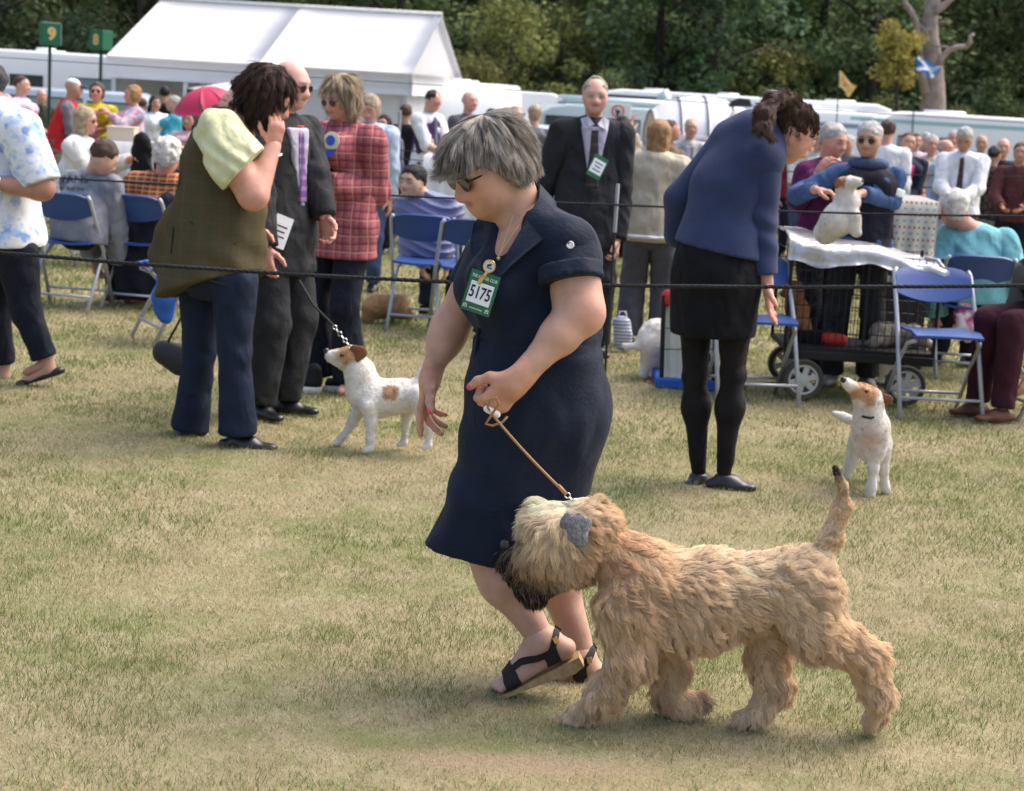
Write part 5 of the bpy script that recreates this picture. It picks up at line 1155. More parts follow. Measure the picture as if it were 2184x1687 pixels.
    R = person(J, 'young woman with a ponytail in a blue blazer and black skirt bending to a terrier', b, None, (tights, 1.0, .004, (.082, .050, .034), 'tights'), shoe_b, ('sleek', hmb), 'pink', g=1.0, shoe_len=.185, hr=.011, hh=.0065, curl=(.15, .2, .15), handt={'R': (-.3, -.9, 0)}, handn={'R': (.9, -.2, 0)})
    # calf shape
    V = []
    for sd, dx in (('R', 0), ('L', 0)):
        F = Field(); k_, a_ = J['kn' + sd], J['an' + sd]; F.cone(J['hip' + sd], k_, .078, .051, .02); F.cone(k_, k_ + (a_ - k_) * .33, .049, .055, .02); F.cone(k_ + (a_ - k_) * .33, a_, .055, .031, .05); V.append(F.build(.010))
    obj('stocking', *join(*V), tights, R)
    F = Field(); pix(F, Y, [(1600, 300, .06, 66), (1558, 400, .04, 84), (1538, 480, .02, 80), (1530, 545, 0, 96), (1528, 590, 0, 102)], .06, (J['cf'], .80)); pix(F, Y, [(1560, 300, .13, 44), (1545, 325, .16, 44)]); pix(F, Y, [(1640, 300, .02, 36), (1632, 340, -.06, 44)]); F.clip(P(1530, 534, Y), unit((-.16, 0, -1))); F.clip(P(1662, 262, Y), unit((.75, 0, .7))); F.disp = lambda q: .004 * wavy(q, 22, 3) + .003 * np.sin(30 * q[:, 0] - 34 * q[:, 2]) * wavy(q, 9)
    S = Field(); pix(S, Y, [(1632, 342, -.06, 38), (1620, 462, -.05, 35), (1634, 590, -.10, 27)], .03); S.clip(P(1634, 585, Y - .1), unit((.1, 0, -1))); S.disp = lambda q: .004 * np.sin(48 * q[:, 2] + 30 * q[:, 0] + 2 * np.sin(17 * q[:, 2]))
    S2 = Field(); pix(S2, Y, [(1552, 318, .14, 46), (1452, 425, .16, 34), (1445, 500, .22, 30)], .03)
    obj('blazer', *join(F.build(.009), S.build(.008), S2.build(.009)), bz, R)
    bb = MB(); bb.tube([P(1600, 248, Y + .13), P(1628, 245, Y + .08), P(1655, 272, Y), P(1668, 300, Y - .02)], .022, 8); bb.build('collar', bz, R, smooth=True)
    F = Field(); pix(F, Y, [(1530, 520, 0, 86), (1528, 590, 0, 97), (1522, 680, 0, 92), (1518, 740, 0, 88)], .05, (J['pf'], .86)); F.clip(P(1518, 713, Y), A(.04, 0, -1)); F.clip(P(1530, 520, Y), A(0, 0, 1)); F.disp = lambda q: .004 * wavy(q, 18); fobj('skirt', F, .009, cloth('black_skirt', (.006, .006, .008)), R)
    Fh = hair_shape('sleek', J['head'], hframe(J['head'], J['hf'], J['hu']), J['H'], 1.0); pix(Fh, Y, [(1694, 216, .0, 9), (1672, 208, -.04, 10), (1648, 216, -.09, 13), (1630, 242, -.14, 15), (1627, 280, -.17, 15), (1636, 330, -.18, 13), (1652, 375, -.18, 8), (1662, 402, -.17, 3)], .05); fobj('ponytail', Fh, .0075, hmb, R)
    dfl = downflow(J); tail_ = np.array([P(x, y, Y + d) for x, y, d in ((1694, 216, 0), (1672, 208, -.04), (1648, 216, -.09), (1630, 242, -.14), (1627, 280, -.17), (1636, 330, -.18), (1652, 375, -.18), (1662, 402, -.17))]); td = unitv(np.gradient(tail_, axis=0)); hb = P(1694, 216, Y)
    def pflow(q):
        d = np.linalg.norm(q[:, None] - tail_[None], axis=2); i = d.argmin(1); return np.where((d.min(1) < .055)[:, None], td[i], unitv(hb - q))
    hair_strands(R, Fh, J, 6500, .034, pflow, [(.035, .019, .013), (.06, .034, .023), (.10, .058, .038)], rad=.0011, ncl=260, lift=.0, wave=.03, clump=.35, sag=0)
    # ---- woman holding the white terrier on the trolley
    J, b = place(1808, 822, 248, yaw=-8, look=(-14, -6), stance=.12, hands=((.2, .1, -.3), (.2, .1, -.3)))
    arm(J, 'R', (1700, 415, -.05), (1738, 404, -.26)); arm(J, 'L', (1900, 428, -.05), (1838, 412, -.26))
    den = cloth('denim_blue_knit', (.045, .085, .19)); dk = cloth('ink_gilet', (.012, .011, .020))
    R = person(J, 'grey-haired woman in sunglasses and a dark gilet holding a terrier on the trolley', b, (den, .97, .02, .008, 'jumper'), (cloth('washed_black', (.030, .034, .042)), 1.0, .014, (.09, .07, .07)), mat('grey_trainer', (.25, .25, .26), .6), ('crop', hair_mat('silver_grey', (.42, .40, .37))), 'tan', fem=.4, g=1.08, hr=.012, hh=.006, shades=True, vest=(dk, .08, .030, 'gilet'), handd={'R': (1, -.3, -.1), 'L': (-1, -.3, -.05)}, handn={'R': (0, .5, -.8), 'L': (0, .5, -.8)}, curl=(.5, .6, .5))
    bb = MB(); bb.tube(ring_of(J, J['neck'] + A(0, -.01, .0), A(0, 0, 1), .085, .85), .035, 8, closed=True); bb.build('scarf', cloth('slate_scarf', (.05, .075, .14)), R, smooth=True)
    F = Field(); a_, c_ = J['shL'], J['elL']; F.cone(a_ + (c_ - a_) * .45, a_ + (c_ - a_) * .85, .072, .068); F.clip(a_ + (c_ - a_) * .5, a_ - c_); F.clip(a_ + (c_ - a_) * .85, c_ - a_); fobj('armband', F, .008, mat('band_white', (.66, .74, .70), .4), R)
    # ---- woman in purple beside her
    J, b = place(1770, 800, 252, Y=10.9, yaw=35, look=(10, -15), hands=((.2, .1, -.3), (.2, .1, -.3))); arm(J, 'R', (1702, 425, -.1), (1742, 372, -.2))
    person(J, 'grey-haired woman in a plum jumper half hidden behind the terrier holder', b, (cloth('plum_knit', (.10, .018, .075)), 1.0, .06, .02, 'jumper'), (navy, 1.0, .014), shoe_b, ('crop', hair_mat('silver_grey')), 'pink', fem=.5, hr=.014, hh=.009)
    # ---- dogs: white terriers
    dogw = (.70, .66, .60); tan_ = (.42, .22, .10); pinkish = (.60, .45, .38)
    def terrier(name_label, base, parts, patches, h=.007, tailpts=None, nose=None, eyes=(), collar=None, ears=(), Y=None, tone=dogw):
        Rd = empty('terrier_dog', base, name_label, 'dog', 'dogs at the show'); F = Field()
        for pts, k, fl_ in parts: pix(F, Y, pts, k, fl_)
        F.disp = lambda q: .002 * wavy(q, 60)
        V, Q = F.build(h); C = np.tile(np.array(tone), (len(V), 1)); C *= (1 + .06 * wavy(V, 40))[:, None]
        for (x, y, dy, r, c, s) in patches:
            w = 1 / (1 + np.exp((np.linalg.norm((V - P(x, y, Y + dy)) * (1, .8, 1), axis=1) + .008 * wavy(V, 90) - r * MPP(Y)) / (.004 * s))); C = C * (1 - w[:, None]) + np.array(c) * w[:, None]
        obj('body', V, Q, mat('short_coat', (.6, .5, .4), .8, attr=True, bump=(170, .55, (1, 1, .5)), var=(40, .08)), Rd, C)
        pp, nn = sample_surface(V, Q, 9000, RNG); d = ((pp[:, None] - V[None, ::max(1, len(V) // 1500)]) ** 2).sum(2).argmin(1); cc = C[::max(1, len(V) // 1500)][d]
        pa, lb = grow(pp, nn, lambda q: np.tile(A(.5, 0, -1), (len(q), 1)), .008, K=4, lift=.3, wave=.1, nclump=500, clump=.4); strands('coat', pa, np.array([.0009, .0008, .0006, .0002]), np.clip(cc * (.8 + .4 * RNG.random((len(pp), 1))), 0, .85), fur_mat(), Rd)
        for (pts, col_) in ears:
            F = Field(); pix(F, Y, pts, .012, (A(.2, 1, 0), .35)); fobj('ear', F, .004, mat('tan_ear', col_, .85, bump=(100, .5)), Rd)
        if nose: F = Field(); F.ell(P(nose[0], nose[1], Y + nose[2]), (nose[3] * MPP(Y),) * 3); fobj('nose', F, .004, mat('wet_nose', (.012, .011, .011), .3, spec=.6), Rd)
        for (x, y, dy, r) in eyes: F = Field(); F.ell(P(x, y, Y + dy), (r * MPP(Y),) * 3); fobj('eye', F, .003, mat('dark_eye', (.012, .008, .006), .15, spec=.7), Rd)
        if collar: MB().tube([P(x, y, Y + dy) for x, y, dy in collar], .0055, 6).build('collar', mat('black_strap', (.018, .017, .019), .65), Rd, smooth=True)
        return Rd
    g_ = G(815, 962); Y = g_[1]
    terrier('white terrier with brown head and one tan flank patch standing left of the navy dress', g_, [
        ([(775, 838, 0, 36), (805, 850, 0, 37), (850, 845, 0, 32), (888, 838, 0, 30)], .05, None), ([(776, 830, 0, 33), (768, 795, 0, 29), (752, 768, 0, 24)], .04, None),
        ([(748, 760, 0, 22), (730, 762, 0, 18)], .03, None), ([(732, 763, 0, 15), (702, 756, 0, 9)], .03, None), ([(728, 770, 0, 12), (706, 764, 0, 7)], .03, None),
        ([(785, 865, -.07, 20), (792, 900, -.07, 11), (790, 935, -.07, 8), (788, 956, -.07, 8)], .02, None), ([(787, 957, -.07, 9), (779, 961, -.08, 7)], .01, None),
        ([(770, 865, .07, 20), (752, 900, .07, 11), (733, 930, .07, 8), (724, 940, .07, 8)], .02, None), ([(724, 941, .07, 9), (714, 947, .06, 6)], .01, None),
        ([(890, 848, .07, 26), (868, 880, .07, 14), (866, 905, .07, 8), (862, 940, .07, 7)], .02, None), ([(862, 944, .07, 8), (850, 949, .06, 6)], .01, None),
        ([(896, 848, -.07, 26), (905, 890, -.07, 14), (918, 915, -.07, 8), (914, 945, -.07, 7)], .02, None), ([(914, 950, -.07, 8), (904, 955, -.08, 6)], .01, None),
        ([(893, 822, 0, 14), (905, 795, 0, 11), (912, 775, .0, 7)], .02, None)],
        [(742, 758, 0, 27, tan_, 1), (765, 748, 0, 18, (.25, .10, .04), 1), (832, 838, -.09, 34 * .0 + 19, (.40, .24, .12), .6), (695, 752, 0, 13, dogw, 1), (700, 766, 0, 12, dogw, 1)], nose=(696, 749, -.0, 7), eyes=[(729, 757, -.042, 4.5)], ears=[([(755, 745, -.035, 10), (770, 752, -.05, 10), (762, 768, -.055, 5)], (.20, .08, .035))], collar=[(742, 786, -.03), (758, 785, -.05), (772, 776, -.04)], Y=Y)
    MB_l = MB(); rl = empty('dog_lead', G(690, 900), 'dark lead running down to the brown-headed terrier collar', 'dog lead'); lead = [P(638, 598, Y + .1), P(668, 650, Y + .05), P(712, 695, Y - .02), P(728, 715, Y - .03)]; MB_l.tube(lead, .006, 6).build('strap', mat('black_strap'), rl, smooth=True)
    ch_ = MB(); 
    for k in range(7): ch_.tube(ring_pts(P(714 + 5.5 * k, 698 + 7 * k, Y - .03), A(.6, 0, -.8), A(0, 1, 0) if k % 2 else A(.8, 0, .6), .009, 10), .0025, 5, closed=True)
    ch_.build('chain', mat('steel', (.7, .7, .72), .25, metal=1.0), rl, smooth=True)
    g_ = G(1855, 1055); Y = g_[1]
    terrier('white terrier with a tan face looking up, in front of the trolley', g_, [
        ([(1858, 915, 0, 40), (1860, 950, .02, 38)], .05, None), ([(1862, 920, .10, 36), (1850, 925, .28, 34)], .05, None), ([(1858, 905, 0, 32), (1852, 875, -.02, 27), (1850, 862, -.03, 25)], .04, None),
        ([(1855, 850, -.03, 27), (1840, 842, -.04, 23)], .03, None), ([(1838, 840, -.05, 19), (1806, 817, -.10, 11)], .03, None),
        ([(1868, 955, -.02, 17), (1862, 1000, -.02, 11), (1858, 1040, -.02, 10), (1856, 1057, -.02, 11)], .02, None), ([(1886, 945, .02, 17), (1884, 1000, .04, 11), (1887, 1035, .05, 9), (1889, 1046, .05, 10)], .02, None),
        ([(1832, 940, .28, 24), (1812, 990, .28, 12), (1800, 1035, .28, 9)], .02, None), ([(1872, 945, .30, 20), (1866, 1000, .30, 11), (1868, 1030, .3, 9)], .02, None), ([(1830, 900, .36, 12), (1800, 890, .4, 9), (1780, 882, .42, 7)], .02, None)],
        [(1838, 838, -.05, 36, tan_, 1.5), (1800, 812, -.10, 13, dogw, 1), (1828, 862, -.07, 15, dogw, 1.2), (1856, 940, -.08, 30, pinkish, 4)], nose=(1799, 810, -.11, 7), eyes=[(1847, 834, -.085, 5.5)], ears=[([(1870, 845, -.03, 11), (1895, 852, -.05, 10)], (.34, .17, .11))], collar=[(1838, 888, -.08), (1858, 892, -.09), (1876, 884, -.05)], Y=Y)
    g_ = P(1790, 497, 9.75); Y = 9.75
    terrier('white terrier sitting up on the silver trolley cover in its holder\'s hands', g_, [
        ([(1762, 495, .05, 26), (1785, 470, 0, 31), (1808, 430, 0, 23), (1803, 405, 0, 18)], .04, None), ([(1800, 394, 0, 17), (1812, 391, -.03, 14)], .03, None), ([(1814, 390, -.04, 14), (1832, 388, -.07, 9)], .02, None), ([(1822, 460, -.05, 14), (1826, 495, -.05, 11)], .03, None)],
        [(1792, 386, -.03, 13, (.45, .24, .11), 1)], nose=(1838, 386, -.08, 4), ears=[([(1788, 388, -.06, 8), (1784, 398, -.07, 5)], (.40, .22, .10))], Y=Y)
    # rear half of a white dog, and a small brown dog lying under the chairs
    g_ = G(1395, 806); Y = g_[1]
    terrier('large white dog seen from behind beside the grey trousers', g_, [
        ([(1400, 715, 0, 36), (1450, 722, .25, 36)], .05, None), ([(1390, 735, -.06, 26), (1382, 770, -.06, 14), (1372, 798, -.06, 10)], .03, None), ([(1405, 735, .08, 26), (1400, 775, .08, 13), (1394, 800, .08, 10)], .03, None), ([(1372, 710, -.04, 10), (1362, 738, -.06, 8), (1338, 740, -.06, 6), (1330, 735, -.06, 4)], .02, None)], [(1385, 760, -.06, 22, (.60, .48, .42), 3)], Y=Y, tone=(.72, .69, .63))
    g_ = G(812, 688); Y = g_[1]
    terrier('long-haired brown dog lying on the grass behind the chair', g_, [([(800, 655, 0, 26), (850, 652, .02, 24)], .04, None), ([(792, 662, -.05, 22), (785, 678, -.06, 14)], .03, None), ([(850, 660, 0, 20), (872, 672, 0, 12)], .03, None)], [(850, 640, 0, 30, (.42, .26, .14), 3)], Y=Y, tone=(.34, .19, .09))
# ------------------------------------------------------------------ folding chairs
def build_chairs():
    blue = mat('blue_plastic', (.022, .065, .24), .42, spec=.45, bump=(400, .08), var=(5, .08)); steel = mat('grey_tube', (.40, .42, .45), .35, spec=.5, metal=.3)
    root = empty('folding_chair', (0, 0, 0), None, 'chair', 'blue folding chairs round the ring'); BASES[root.name] = np.zeros(3)
    for s in (-1, 1):
        MB().tube([(.20 * s, .235, .775), (.215 * s, .225, .75), (.222 * s, .02, .45), (.228 * s, -.20, .0)], .0125, 8).local('front_leg', steel, root, True)
        MB().tube([(.175 * s, -.17, .425), (.198 * s, -.10, .40), (.205 * s, .02, .28), (.21 * s, .23, .0)], .0115, 8).local('rear_leg', steel, root, True)
    MB().tube([(-.225, -.15, .11), (.225, -.15, .11)], .009, 8).local('crossbar', steel, root, True)
    MB().tube([(-.207, .16, .10), (.207, .16, .10)], .009, 8).local('crossbar', steel, root, True)
    b = MB(); g = []
    for i in range(9):
        u = i / 8 * 2 - 1; row = []
        for j in range(7):
            w = j / 6; hw = .196 * (1 - .10 * max(0, w - .75) * 4 * .6); row.append((hw * u, .185 - .37 * w - .02 * u * u * (w > .9), .452 + .012 * w - .012 * (1 - u * u) * (w < .95) - (.02 if j == 6 else 0)))
        g.append(row)
    b.sheet(g, .014); b.local('seat', blue, root, 'auto')
    b = MB(); g = []
    for i in range(11):
        u = i / 10 * 2 - 1; row = []
        for j in range(7):
            w = j / 6; top = .790 - .035 * abs(u) ** 5; bot = .605 + .045 * u * u; z = bot + (top - bot) * w; yb = .235 - (.80 - z) * .62
            row.append((.212 * u, yb + .028 * (1 - u * u) + (.008 if j == 6 else 0), z))
        g.append(row)
    b.sheet(g, .012); b.local('backrest', blue, root, 'auto')
    spots = [((150, 655), 172, 'blue folding chair under the boy in the grey hoodie'), ((305, 655), 168, 'blue folding chair with a dark coat hung over its back'), ((372, 728), -62, 'blue folding chair half hidden behind the tweed gilet woman'), ((900, 700), 176, 'blue folding chair under the child in the quilted jacket'),
             ((992, 712), 188, 'empty blue folding chair cut off by the navy dress'), ((1985, 884), 4, 'empty blue folding chair in front of the right end of the trolley'), ((1598, 852), 8, 'blue folding chair behind the black skirt of the bending woman'), ((2052, 800), 178, 'blue folding chair under the woman in the turquoise jumper'), ((2190, 884), -74, 'folding chair under the woman in maroon trousers at the right edge')]
    first = True; out = []
    for (xy, rz, lab) in spots:
        o = root if first else copy_tree(root); first = False
        q = G(*xy); o.location = tuple(q); o.rotation_euler = (0, 0, math.radians(rz)); o['label'] = lab; out.append(o)
    return out
def sit(x, fy, top, yaw, St=1.65, **k):
    b = G(x, fy); J = preset(b, St, yaw=yaw, seated=True, **k); d = P(x, top, b[1])[2] - (J['head'][2] + .53 * J['H'])
    for q in ('neck', 'head', 'shL', 'shR', 'elL', 'elR', 'wrL', 'wrR'): J[q] = J[q] + A(0, 0, d)
    J['chest'] = J['chest'] + A(0, 0, d * .6); J['waist'] = J['waist'] + A(0, 0, d * .25)
    return J, b
def text_on(R, F, s, x, y, w, h, m, name='lettering'):
    """print lying on a curved cloth surface, as seen around photo pixel (x, y)"""
    cu = bpy.data.curves.new('t', 'FONT'); cu.body = s; cu.align_x = 'CENTER'; cu.align_y = 'CENTER'; tmp = bpy.data.objects.new('t', cu); me = bpy.data.meshes.new_from_object(tmp); bpy.data.objects.remove(tmp); bpy.data.curves.remove(cu)
    v = np.array([q.co for q in me.vertices]); sx = w / max(1e-6, np.ptp(v[:, 0])); sy = h / max(1e-6, np.ptp(v[:, 1])); c = (v.max(0) + v.min(0)) / 2
    pxs = x + (v[:, 0] - c[0]) * sx; pys = y - (v[:, 1] - c[1]) * sy; Y0 = base_of(R)[1]
    b = base_of(R); out = np.zeros_like(v)
    for i in range(len(v)): out[i] = surf(F, pxs[i], pys[i], Y0 - .6, Y0 + .4, 50) + A(0, -.016, 0) - b
    me.vertices.foreach_set('co', out.astype(f32).ravel()); me.materials.append(m); me.update(); o = bpy.data.objects.new(name, me); COL.objects.link(o); o.parent = R

def build_seated():
    navy = cloth('navy_trouser'); shoe_t = mat('tan_shoe', (.13, .06, .03), .5); grey_h = cloth('grey_marl', (.20, .21, .25), bump=(90, .4)); jean = cloth('dark_denim')
    J, b = sit(165, 655, 296, 148, St=1.68, lean=14, look=(-18, -32), hands=((.12, .2, -.5), (.12, .2, -.5)))
    hd(J, 222, 335, -.02, hf=(.70, .35, -.55), hu=(.3, 0, .9), H=.21)
    R = person(J, 'boy in a grey printed hoodie seated with his back to the camera', b, (grey_h, 1.0, .07, .03, 'hoodie'), (cloth('black_cloth'), 1.0, .014), shoe_t, ('short', hair_mat('mid_brown', (.075, .042, .028))), 'fair', g=1.1, hr=.012, hh=.008, collar=cloth('white_shirt', (.72, .72, .75)))
    F = Field(); torso(F, J, .03, 1.1); print('VANS at', [proj(surf(F, 158, yy, b[1] - .6, b[1] + .4)) for yy in (381, 402, 428)], [round(float(F.eval_at([surf(F, 158, yy, b[1] - .6, b[1] + .4)])[0]), 3) for yy in (381, 402, 428)]); dkp = mat('print_dark', (.02, .02, .025), .8)
    text_on(R, F, 'VANS', 158, 381, 62, 17, dkp); text_on(R, F, 'OFF THE WALL', 156, 402, 70, 8, dkp); text_on(R, F, 'Classic Goods', 158, 417, 50, 7, dkp); text_on(R, F, 'since 1966', 158, 428, 36, 6, dkp)
    J, b = sit(335, 650, 296, 172, St=1.7, lean=4, look=(12, -8)); hd(J, 357, 330, 0, H=.225)
    tart = mat('red_tartan', (.35, .08, .04), .9, bump=(160, .5), fn=plaid([('z', .030, .45, 0, (.05, .04, .03), .75), ('x', .055, .30, .2, (.05, .04, .03), .55), ('z', .030, .14, .2, (.55, .38, .14), .85), ('x', .055, .1, .7, (.55, .38, .14), .7)], (.42, .075, .035)))
    R = person(J, 'white-haired person in a red tartan jacket seated with back to the camera', b, (tart, 1.0, .05, .035), (navy, 1.0, .014), shoe_t, ('curly', hair_mat('white', (.66, .63, .58))), 'pink', g=1.25, hr=.012, hh=.008, collar=tart)
    ct = empty('coat', G(300, 650), 'dark navy coat draped over the back of a blue chair', 'coat'); F = Field(); Y = b[1] - .25
    pix(F, Y, [(318, 452, 0, 16), (368, 446, 0, 20), (400, 470, 0, 20)], .05, (A(0, 1, 0), .5)); pix(F, Y, [(320, 470, 0, 24), (290, 560, -.02, 32), (268, 628, -.02, 24)], .05, (A(0, 1, 0), .45)); pix(F, Y, [(365, 470, 0, 40), (350, 560, 0, 52), (330, 620, 0, 44)], .06, (A(0, 1, 0), .35)); F.disp = lambda q: .010 * np.sin(38 * q[:, 0] + 3 * np.sin(6 * q[:, 2])) + .005 * wavy(q, 24); F.clip(P(300, 640, Y), A(0, 0, -1)); fobj('coat_body', F, .01, cloth('coat_navy', (.010, .011, .020)), ct)
    bg = empty('tote_bag', G(352, 735), 'bright blue bag hanging from the chair behind the tweed gilet', 'bag'); F = Field(); Y = G(352, 735)[1] - .1
    pix(F, Y, [(352, 590, 0, 16), (350, 640, 0, 20), (352, 675, 0, 16)], .04, (A(0, 1, 0), .6)); pix(F, Y, [(310, 558, 0, 5), (375, 575, 0, 9), (392, 628, 0, 8)], .02); F.disp = lambda q: .006 * wavy(q, 40); fobj('bag_body', F, .008, mat('bright_blue_nylon', (.02, .10, .40), .5, bump=(30, .5)), bg)
    cb = empty('handbag', G(365, 795), 'dark grey handbag held low behind the flared jeans', 'bag'); F = Field(); Y = G(365, 790)[1] + .9; F.cone(P(352, 752, 8.25), P(385, 768, 8.25), .06, .075, .02, (A(0, 1, 0), .6)); fobj('bag_body', F, .008, mat('grey_leather', (.03, .03, .034), .5), cb); MB().tube([P(355, 735, 8.25), P(385, 680, 8.2), P(430, 600, 8.15)], .006, 6).build('strap', mat('grey_leather'), cb, smooth=True)
    # child in the quilted jacket
    J, b = sit(900, 690, 352, 168, St=1.45, lean=2, look=(-108, -2), hands=((.1, .2, -.5), (.1, .2, -.5))); hd(J, 880, 386, -.05, hf=(-.55, -.85, -.08), H=.205)
    qm = mat('quilted_lavender', (.15, .16, .30), .5, bump=(30, .4), spec=.35, sheen=.1)
    R = person(J, 'dark-haired child in a quilted lavender jacket turning round on a chair', b, None, (jean, 1.0, .014), mat('black_canvas', (.012, .012, .014), .8), ('crop', hair_mat('black', (.010, .009, .010))), 'asian', fem=.0, g=1.0, hr=.012, hh=.006, brow=(.03, .02, .02))
    F = Field(); torso(F, J, .055, 1.15); F.cone(J['pelvis'], J['pelvis'] - A(0, 0, .05), .17, .17, .03, (J['pf'], .8)); F.clip(J['pelvis'] - A(0, 0, .09), A(0, 0, -1)); q_ = lambda q: .022 * np.abs(np.sin((q[:, 2] + .05 * np.sin(q[:, 0] * 9)) * 52)) ** .6 - .008; F.disp = q_
    vq = [F.build(.010)]
    for sd in 'LR':
        S = Field(); S.cone(J['sh' + sd], J['el' + sd], .078, .068, .03); S.cone(J['el' + sd], J['wr' + sd], .068, .05, .03); S.disp = q_; vq.append(S.build(.010))
    obj('jacket', *join(*vq), qm, R)
    # turquoise woman, right edge woman, striped shirt person
    J, b = sit(2055, 800, 407, 176, St=1.6, lean=6, look=(-6, -10)); hd(J, 2036, 445, -.02, H=.225)
    person(J, 'white-haired woman in a turquoise jumper seated with her back to the camera', b, (cloth('turquoise_knit', (.17, .42, .46), bump=(140, .5)), 1.0, .06, .032, 'jumper'), (navy, 1.0, .014), mat('black_leather'), ('crop', hair_mat('white', (.66, .63, .58))), 'pink', fem=.3, g=1.3, hr=.012, hh=.008, collar=cloth('turquoise_knit'))
    J, b = sit(2236, 888, 470, -62, St=1.66, lean=12, look=(0, -25), hands=((.12, .22, -.5), (.12, .22, -.5)))
    R = person(J, 'woman in a dark gilet and maroon trousers seated at the right edge', b, (cloth('mid_grey_knit', (.10, .095, .09)), 1.0, .04, .016, 'jumper'), (cloth('maroon_cord', (.045, .010, .018), bump=(120, .5, (3, 1, 1))), 1.0, .018), mat('brown_boot', (.10, .04, .022), .6), ('long', hair_mat('auburn', (.11, .035, .018))), 'fair', fem=.6, g=1.1, hr=.012, hh=.008, vest=(cloth('dark_gilet', (.022, .020, .022)), .06, .032, 'gilet'))
    return R

# ------------------------------------------------------------------ dog trolley and things beside it
def build_trolley():
    g = G(1822, 856); Y = g[1]; m = MPP(Y); q = lambda x, y, dy=0: P(x, y, Y + dy); blk = mat('black_wire', (.012, .012, .013), .5); dkp = mat('dark_board', (.020, .018, .018), .7, bump=(40, .4)); W = .52
    R = empty('dog_trolley', g, 'wheeled wire dog crate under a crumpled silver cover', 'dog trolley')
    xl, xr = q(1672, 745)[0], q(1992, 745)[0]; z0 = q(1832, 752)[2]; zt = q(1832, 545)[2]; cx = (xl + xr) / 2
    MB().box((cx, Y + W / 2, z0), (xr - xl, W, .035), bev=.006).build('platform', dkp, R); MB().box((cx, Y - .004, z0 - .03), (xr - xl, .03, .05), bev=.004).build('front_rail', blk, R)
    b = MB(); 
    for x in np.linspace(xl + .01, xr - .01, 22):
        for yy in (Y, Y + W): b.tube([(x, yy, z0), (x, yy, zt)], .0023, 4, cap=False)
    for z in np.linspace(z0 + .03, zt, 8):
        for yy in (Y - .002, Y + W + .002): b.tube([(xl, yy, z), (xr, yy, z)], .0028, 4, cap=False)
        for x in (xl, xr): b.tube([(x, Y, z), (x, Y + W, z)], .002, 4, cap=False)
    o = b.build('wire_mesh', blk, R); o['kind'] = 'stuff'
    for x in (xl, (xl + xr) / 2 + .02, xr):
        for yy in (Y, Y + W): MB().tube([(x, yy, z0 - .01), (x, yy, zt + .01)], .008, 6).build('corner_post', blk, R)
    rw = .115
    for x in (q(1710, 800)[0], q(1928, 800)[0]):
        for yy in (Y - .05, Y + W + .05):
            gz = terrain(x, yy); w = empty('wheel', (x, yy, gz + rw)); w.parent = R; w.location = tuple(np.array((x, yy, gz + rw)) - base_of(R))
            t = MB(); n = 28; t.add([], [])
            prof = [(rw - .028, -.022), (rw - .006, -.026), (rw, -.012), (rw, .012), (rw - .006, .026), (rw - .028, .022)]
            vs = [(r * math.cos(2 * math.pi * k / n), yv, r * math.sin(2 * math.pi * k / n)) for r, yv in prof for k in range(n)]; fs = [(i * n + k, ((i + 1) % 6) * n + k, ((i + 1) % 6) * n + (k + 1) % n, i * n + (k + 1) % n) for i in range(6) for k in range(n)]
            MB().add([tuple(np.array(v) + (x, yy, gz + rw)) for v in vs], fs).build('tyre', mat('tyre', (.07, .062, .052), .9, bump=(80, .4)), w, 'auto')
            h = MB(); pale = mat('wheel_cream', (.50, .49, .44), .5); h.lathe((x, yy - .020, gz + rw), [(.026, .012), (.032, .004), (.034, .0), (.002, -.004)], 16, (0, 1, 0))
            for k in range(6):
                a = k * math.pi / 3 + .3; d = A(math.cos(a), 0, math.sin(a)); h.box(A(x, yy - .012, gz + rw) + d * .052, (.055, .012, .034), (d, A(0, 1, 0), np.cross(d, A(0, 1, 0))), bev=.004)
            h.build('hub', pale, w, 'auto'); r_ = MB(); r_.tube([(x + .080 * math.cos(a), yy - .014, gz + rw + .080 * math.sin(a)) for a in np.linspace(0, 2 * math.pi, 24, endpoint=False)], .008, 6, closed=True); r_.build('rim', pale, w, True)
    # cover: sheet draped over the top, sagging to the right
    gr = []
    for i in range(34):
        u = i / 33; row = []
        for j in range(15):
            v = j / 14; x = xl - .03 + (xr - xl + .06) * u; y = Y - .05 + (W + .10) * v; zz = zt + .10 - .13 * u ** 1.1 - .02 * math.sin(u * 9) * (1 - v)
            if j < 4: y = Y - .05 - .01 * math.sin(u * 34) * (3 - j) / 3; zz = zz - .095 * (4 - j) / 4 * (1.5 - .8 * u) + .008 * math.sin(u * 26 + j)
            row.append((x, y, zz + .010 * math.sin(u * 17 + 5 * v) * math.sin(v * 7 + u * 5)))
        gr.append(row)
    b = MB(); b.sheet(gr[::-1], .006); b.build('cover', mat('silver_sheet', (.46, .46, .48), .32, spec=.5, metal=.6, bump=(13, 1.0), fold=(5, 1.0)), R, True)
    MB().tube([q(1975, 552, .1), q(2000, 556, 0), q(2015, 575, -.02), q(2012, 600, -.02)], .013, 8).build('handle', mat('grey_tube'), R, True)
    # things in the trolley
    t = empty('holdall', (q(1740, 725)[0], Y + .12, z0 + .02), 'black and red holdall lying in the trolley', 'bag'); F = Field(); pix(F, Y + .14, [(1700, 722, 0, 18), (1765, 722, 0, 19)], .03); fobj('bag_body', F, .008, cloth('black_cloth'), t); F = Field(); pix(F, Y + .10, [(1765, 722, 0, 15), (1795, 726, 0, 13)], .02); fobj('end_panel', F, .008, mat('red_nylon', (.45, .03, .025), .6), t)
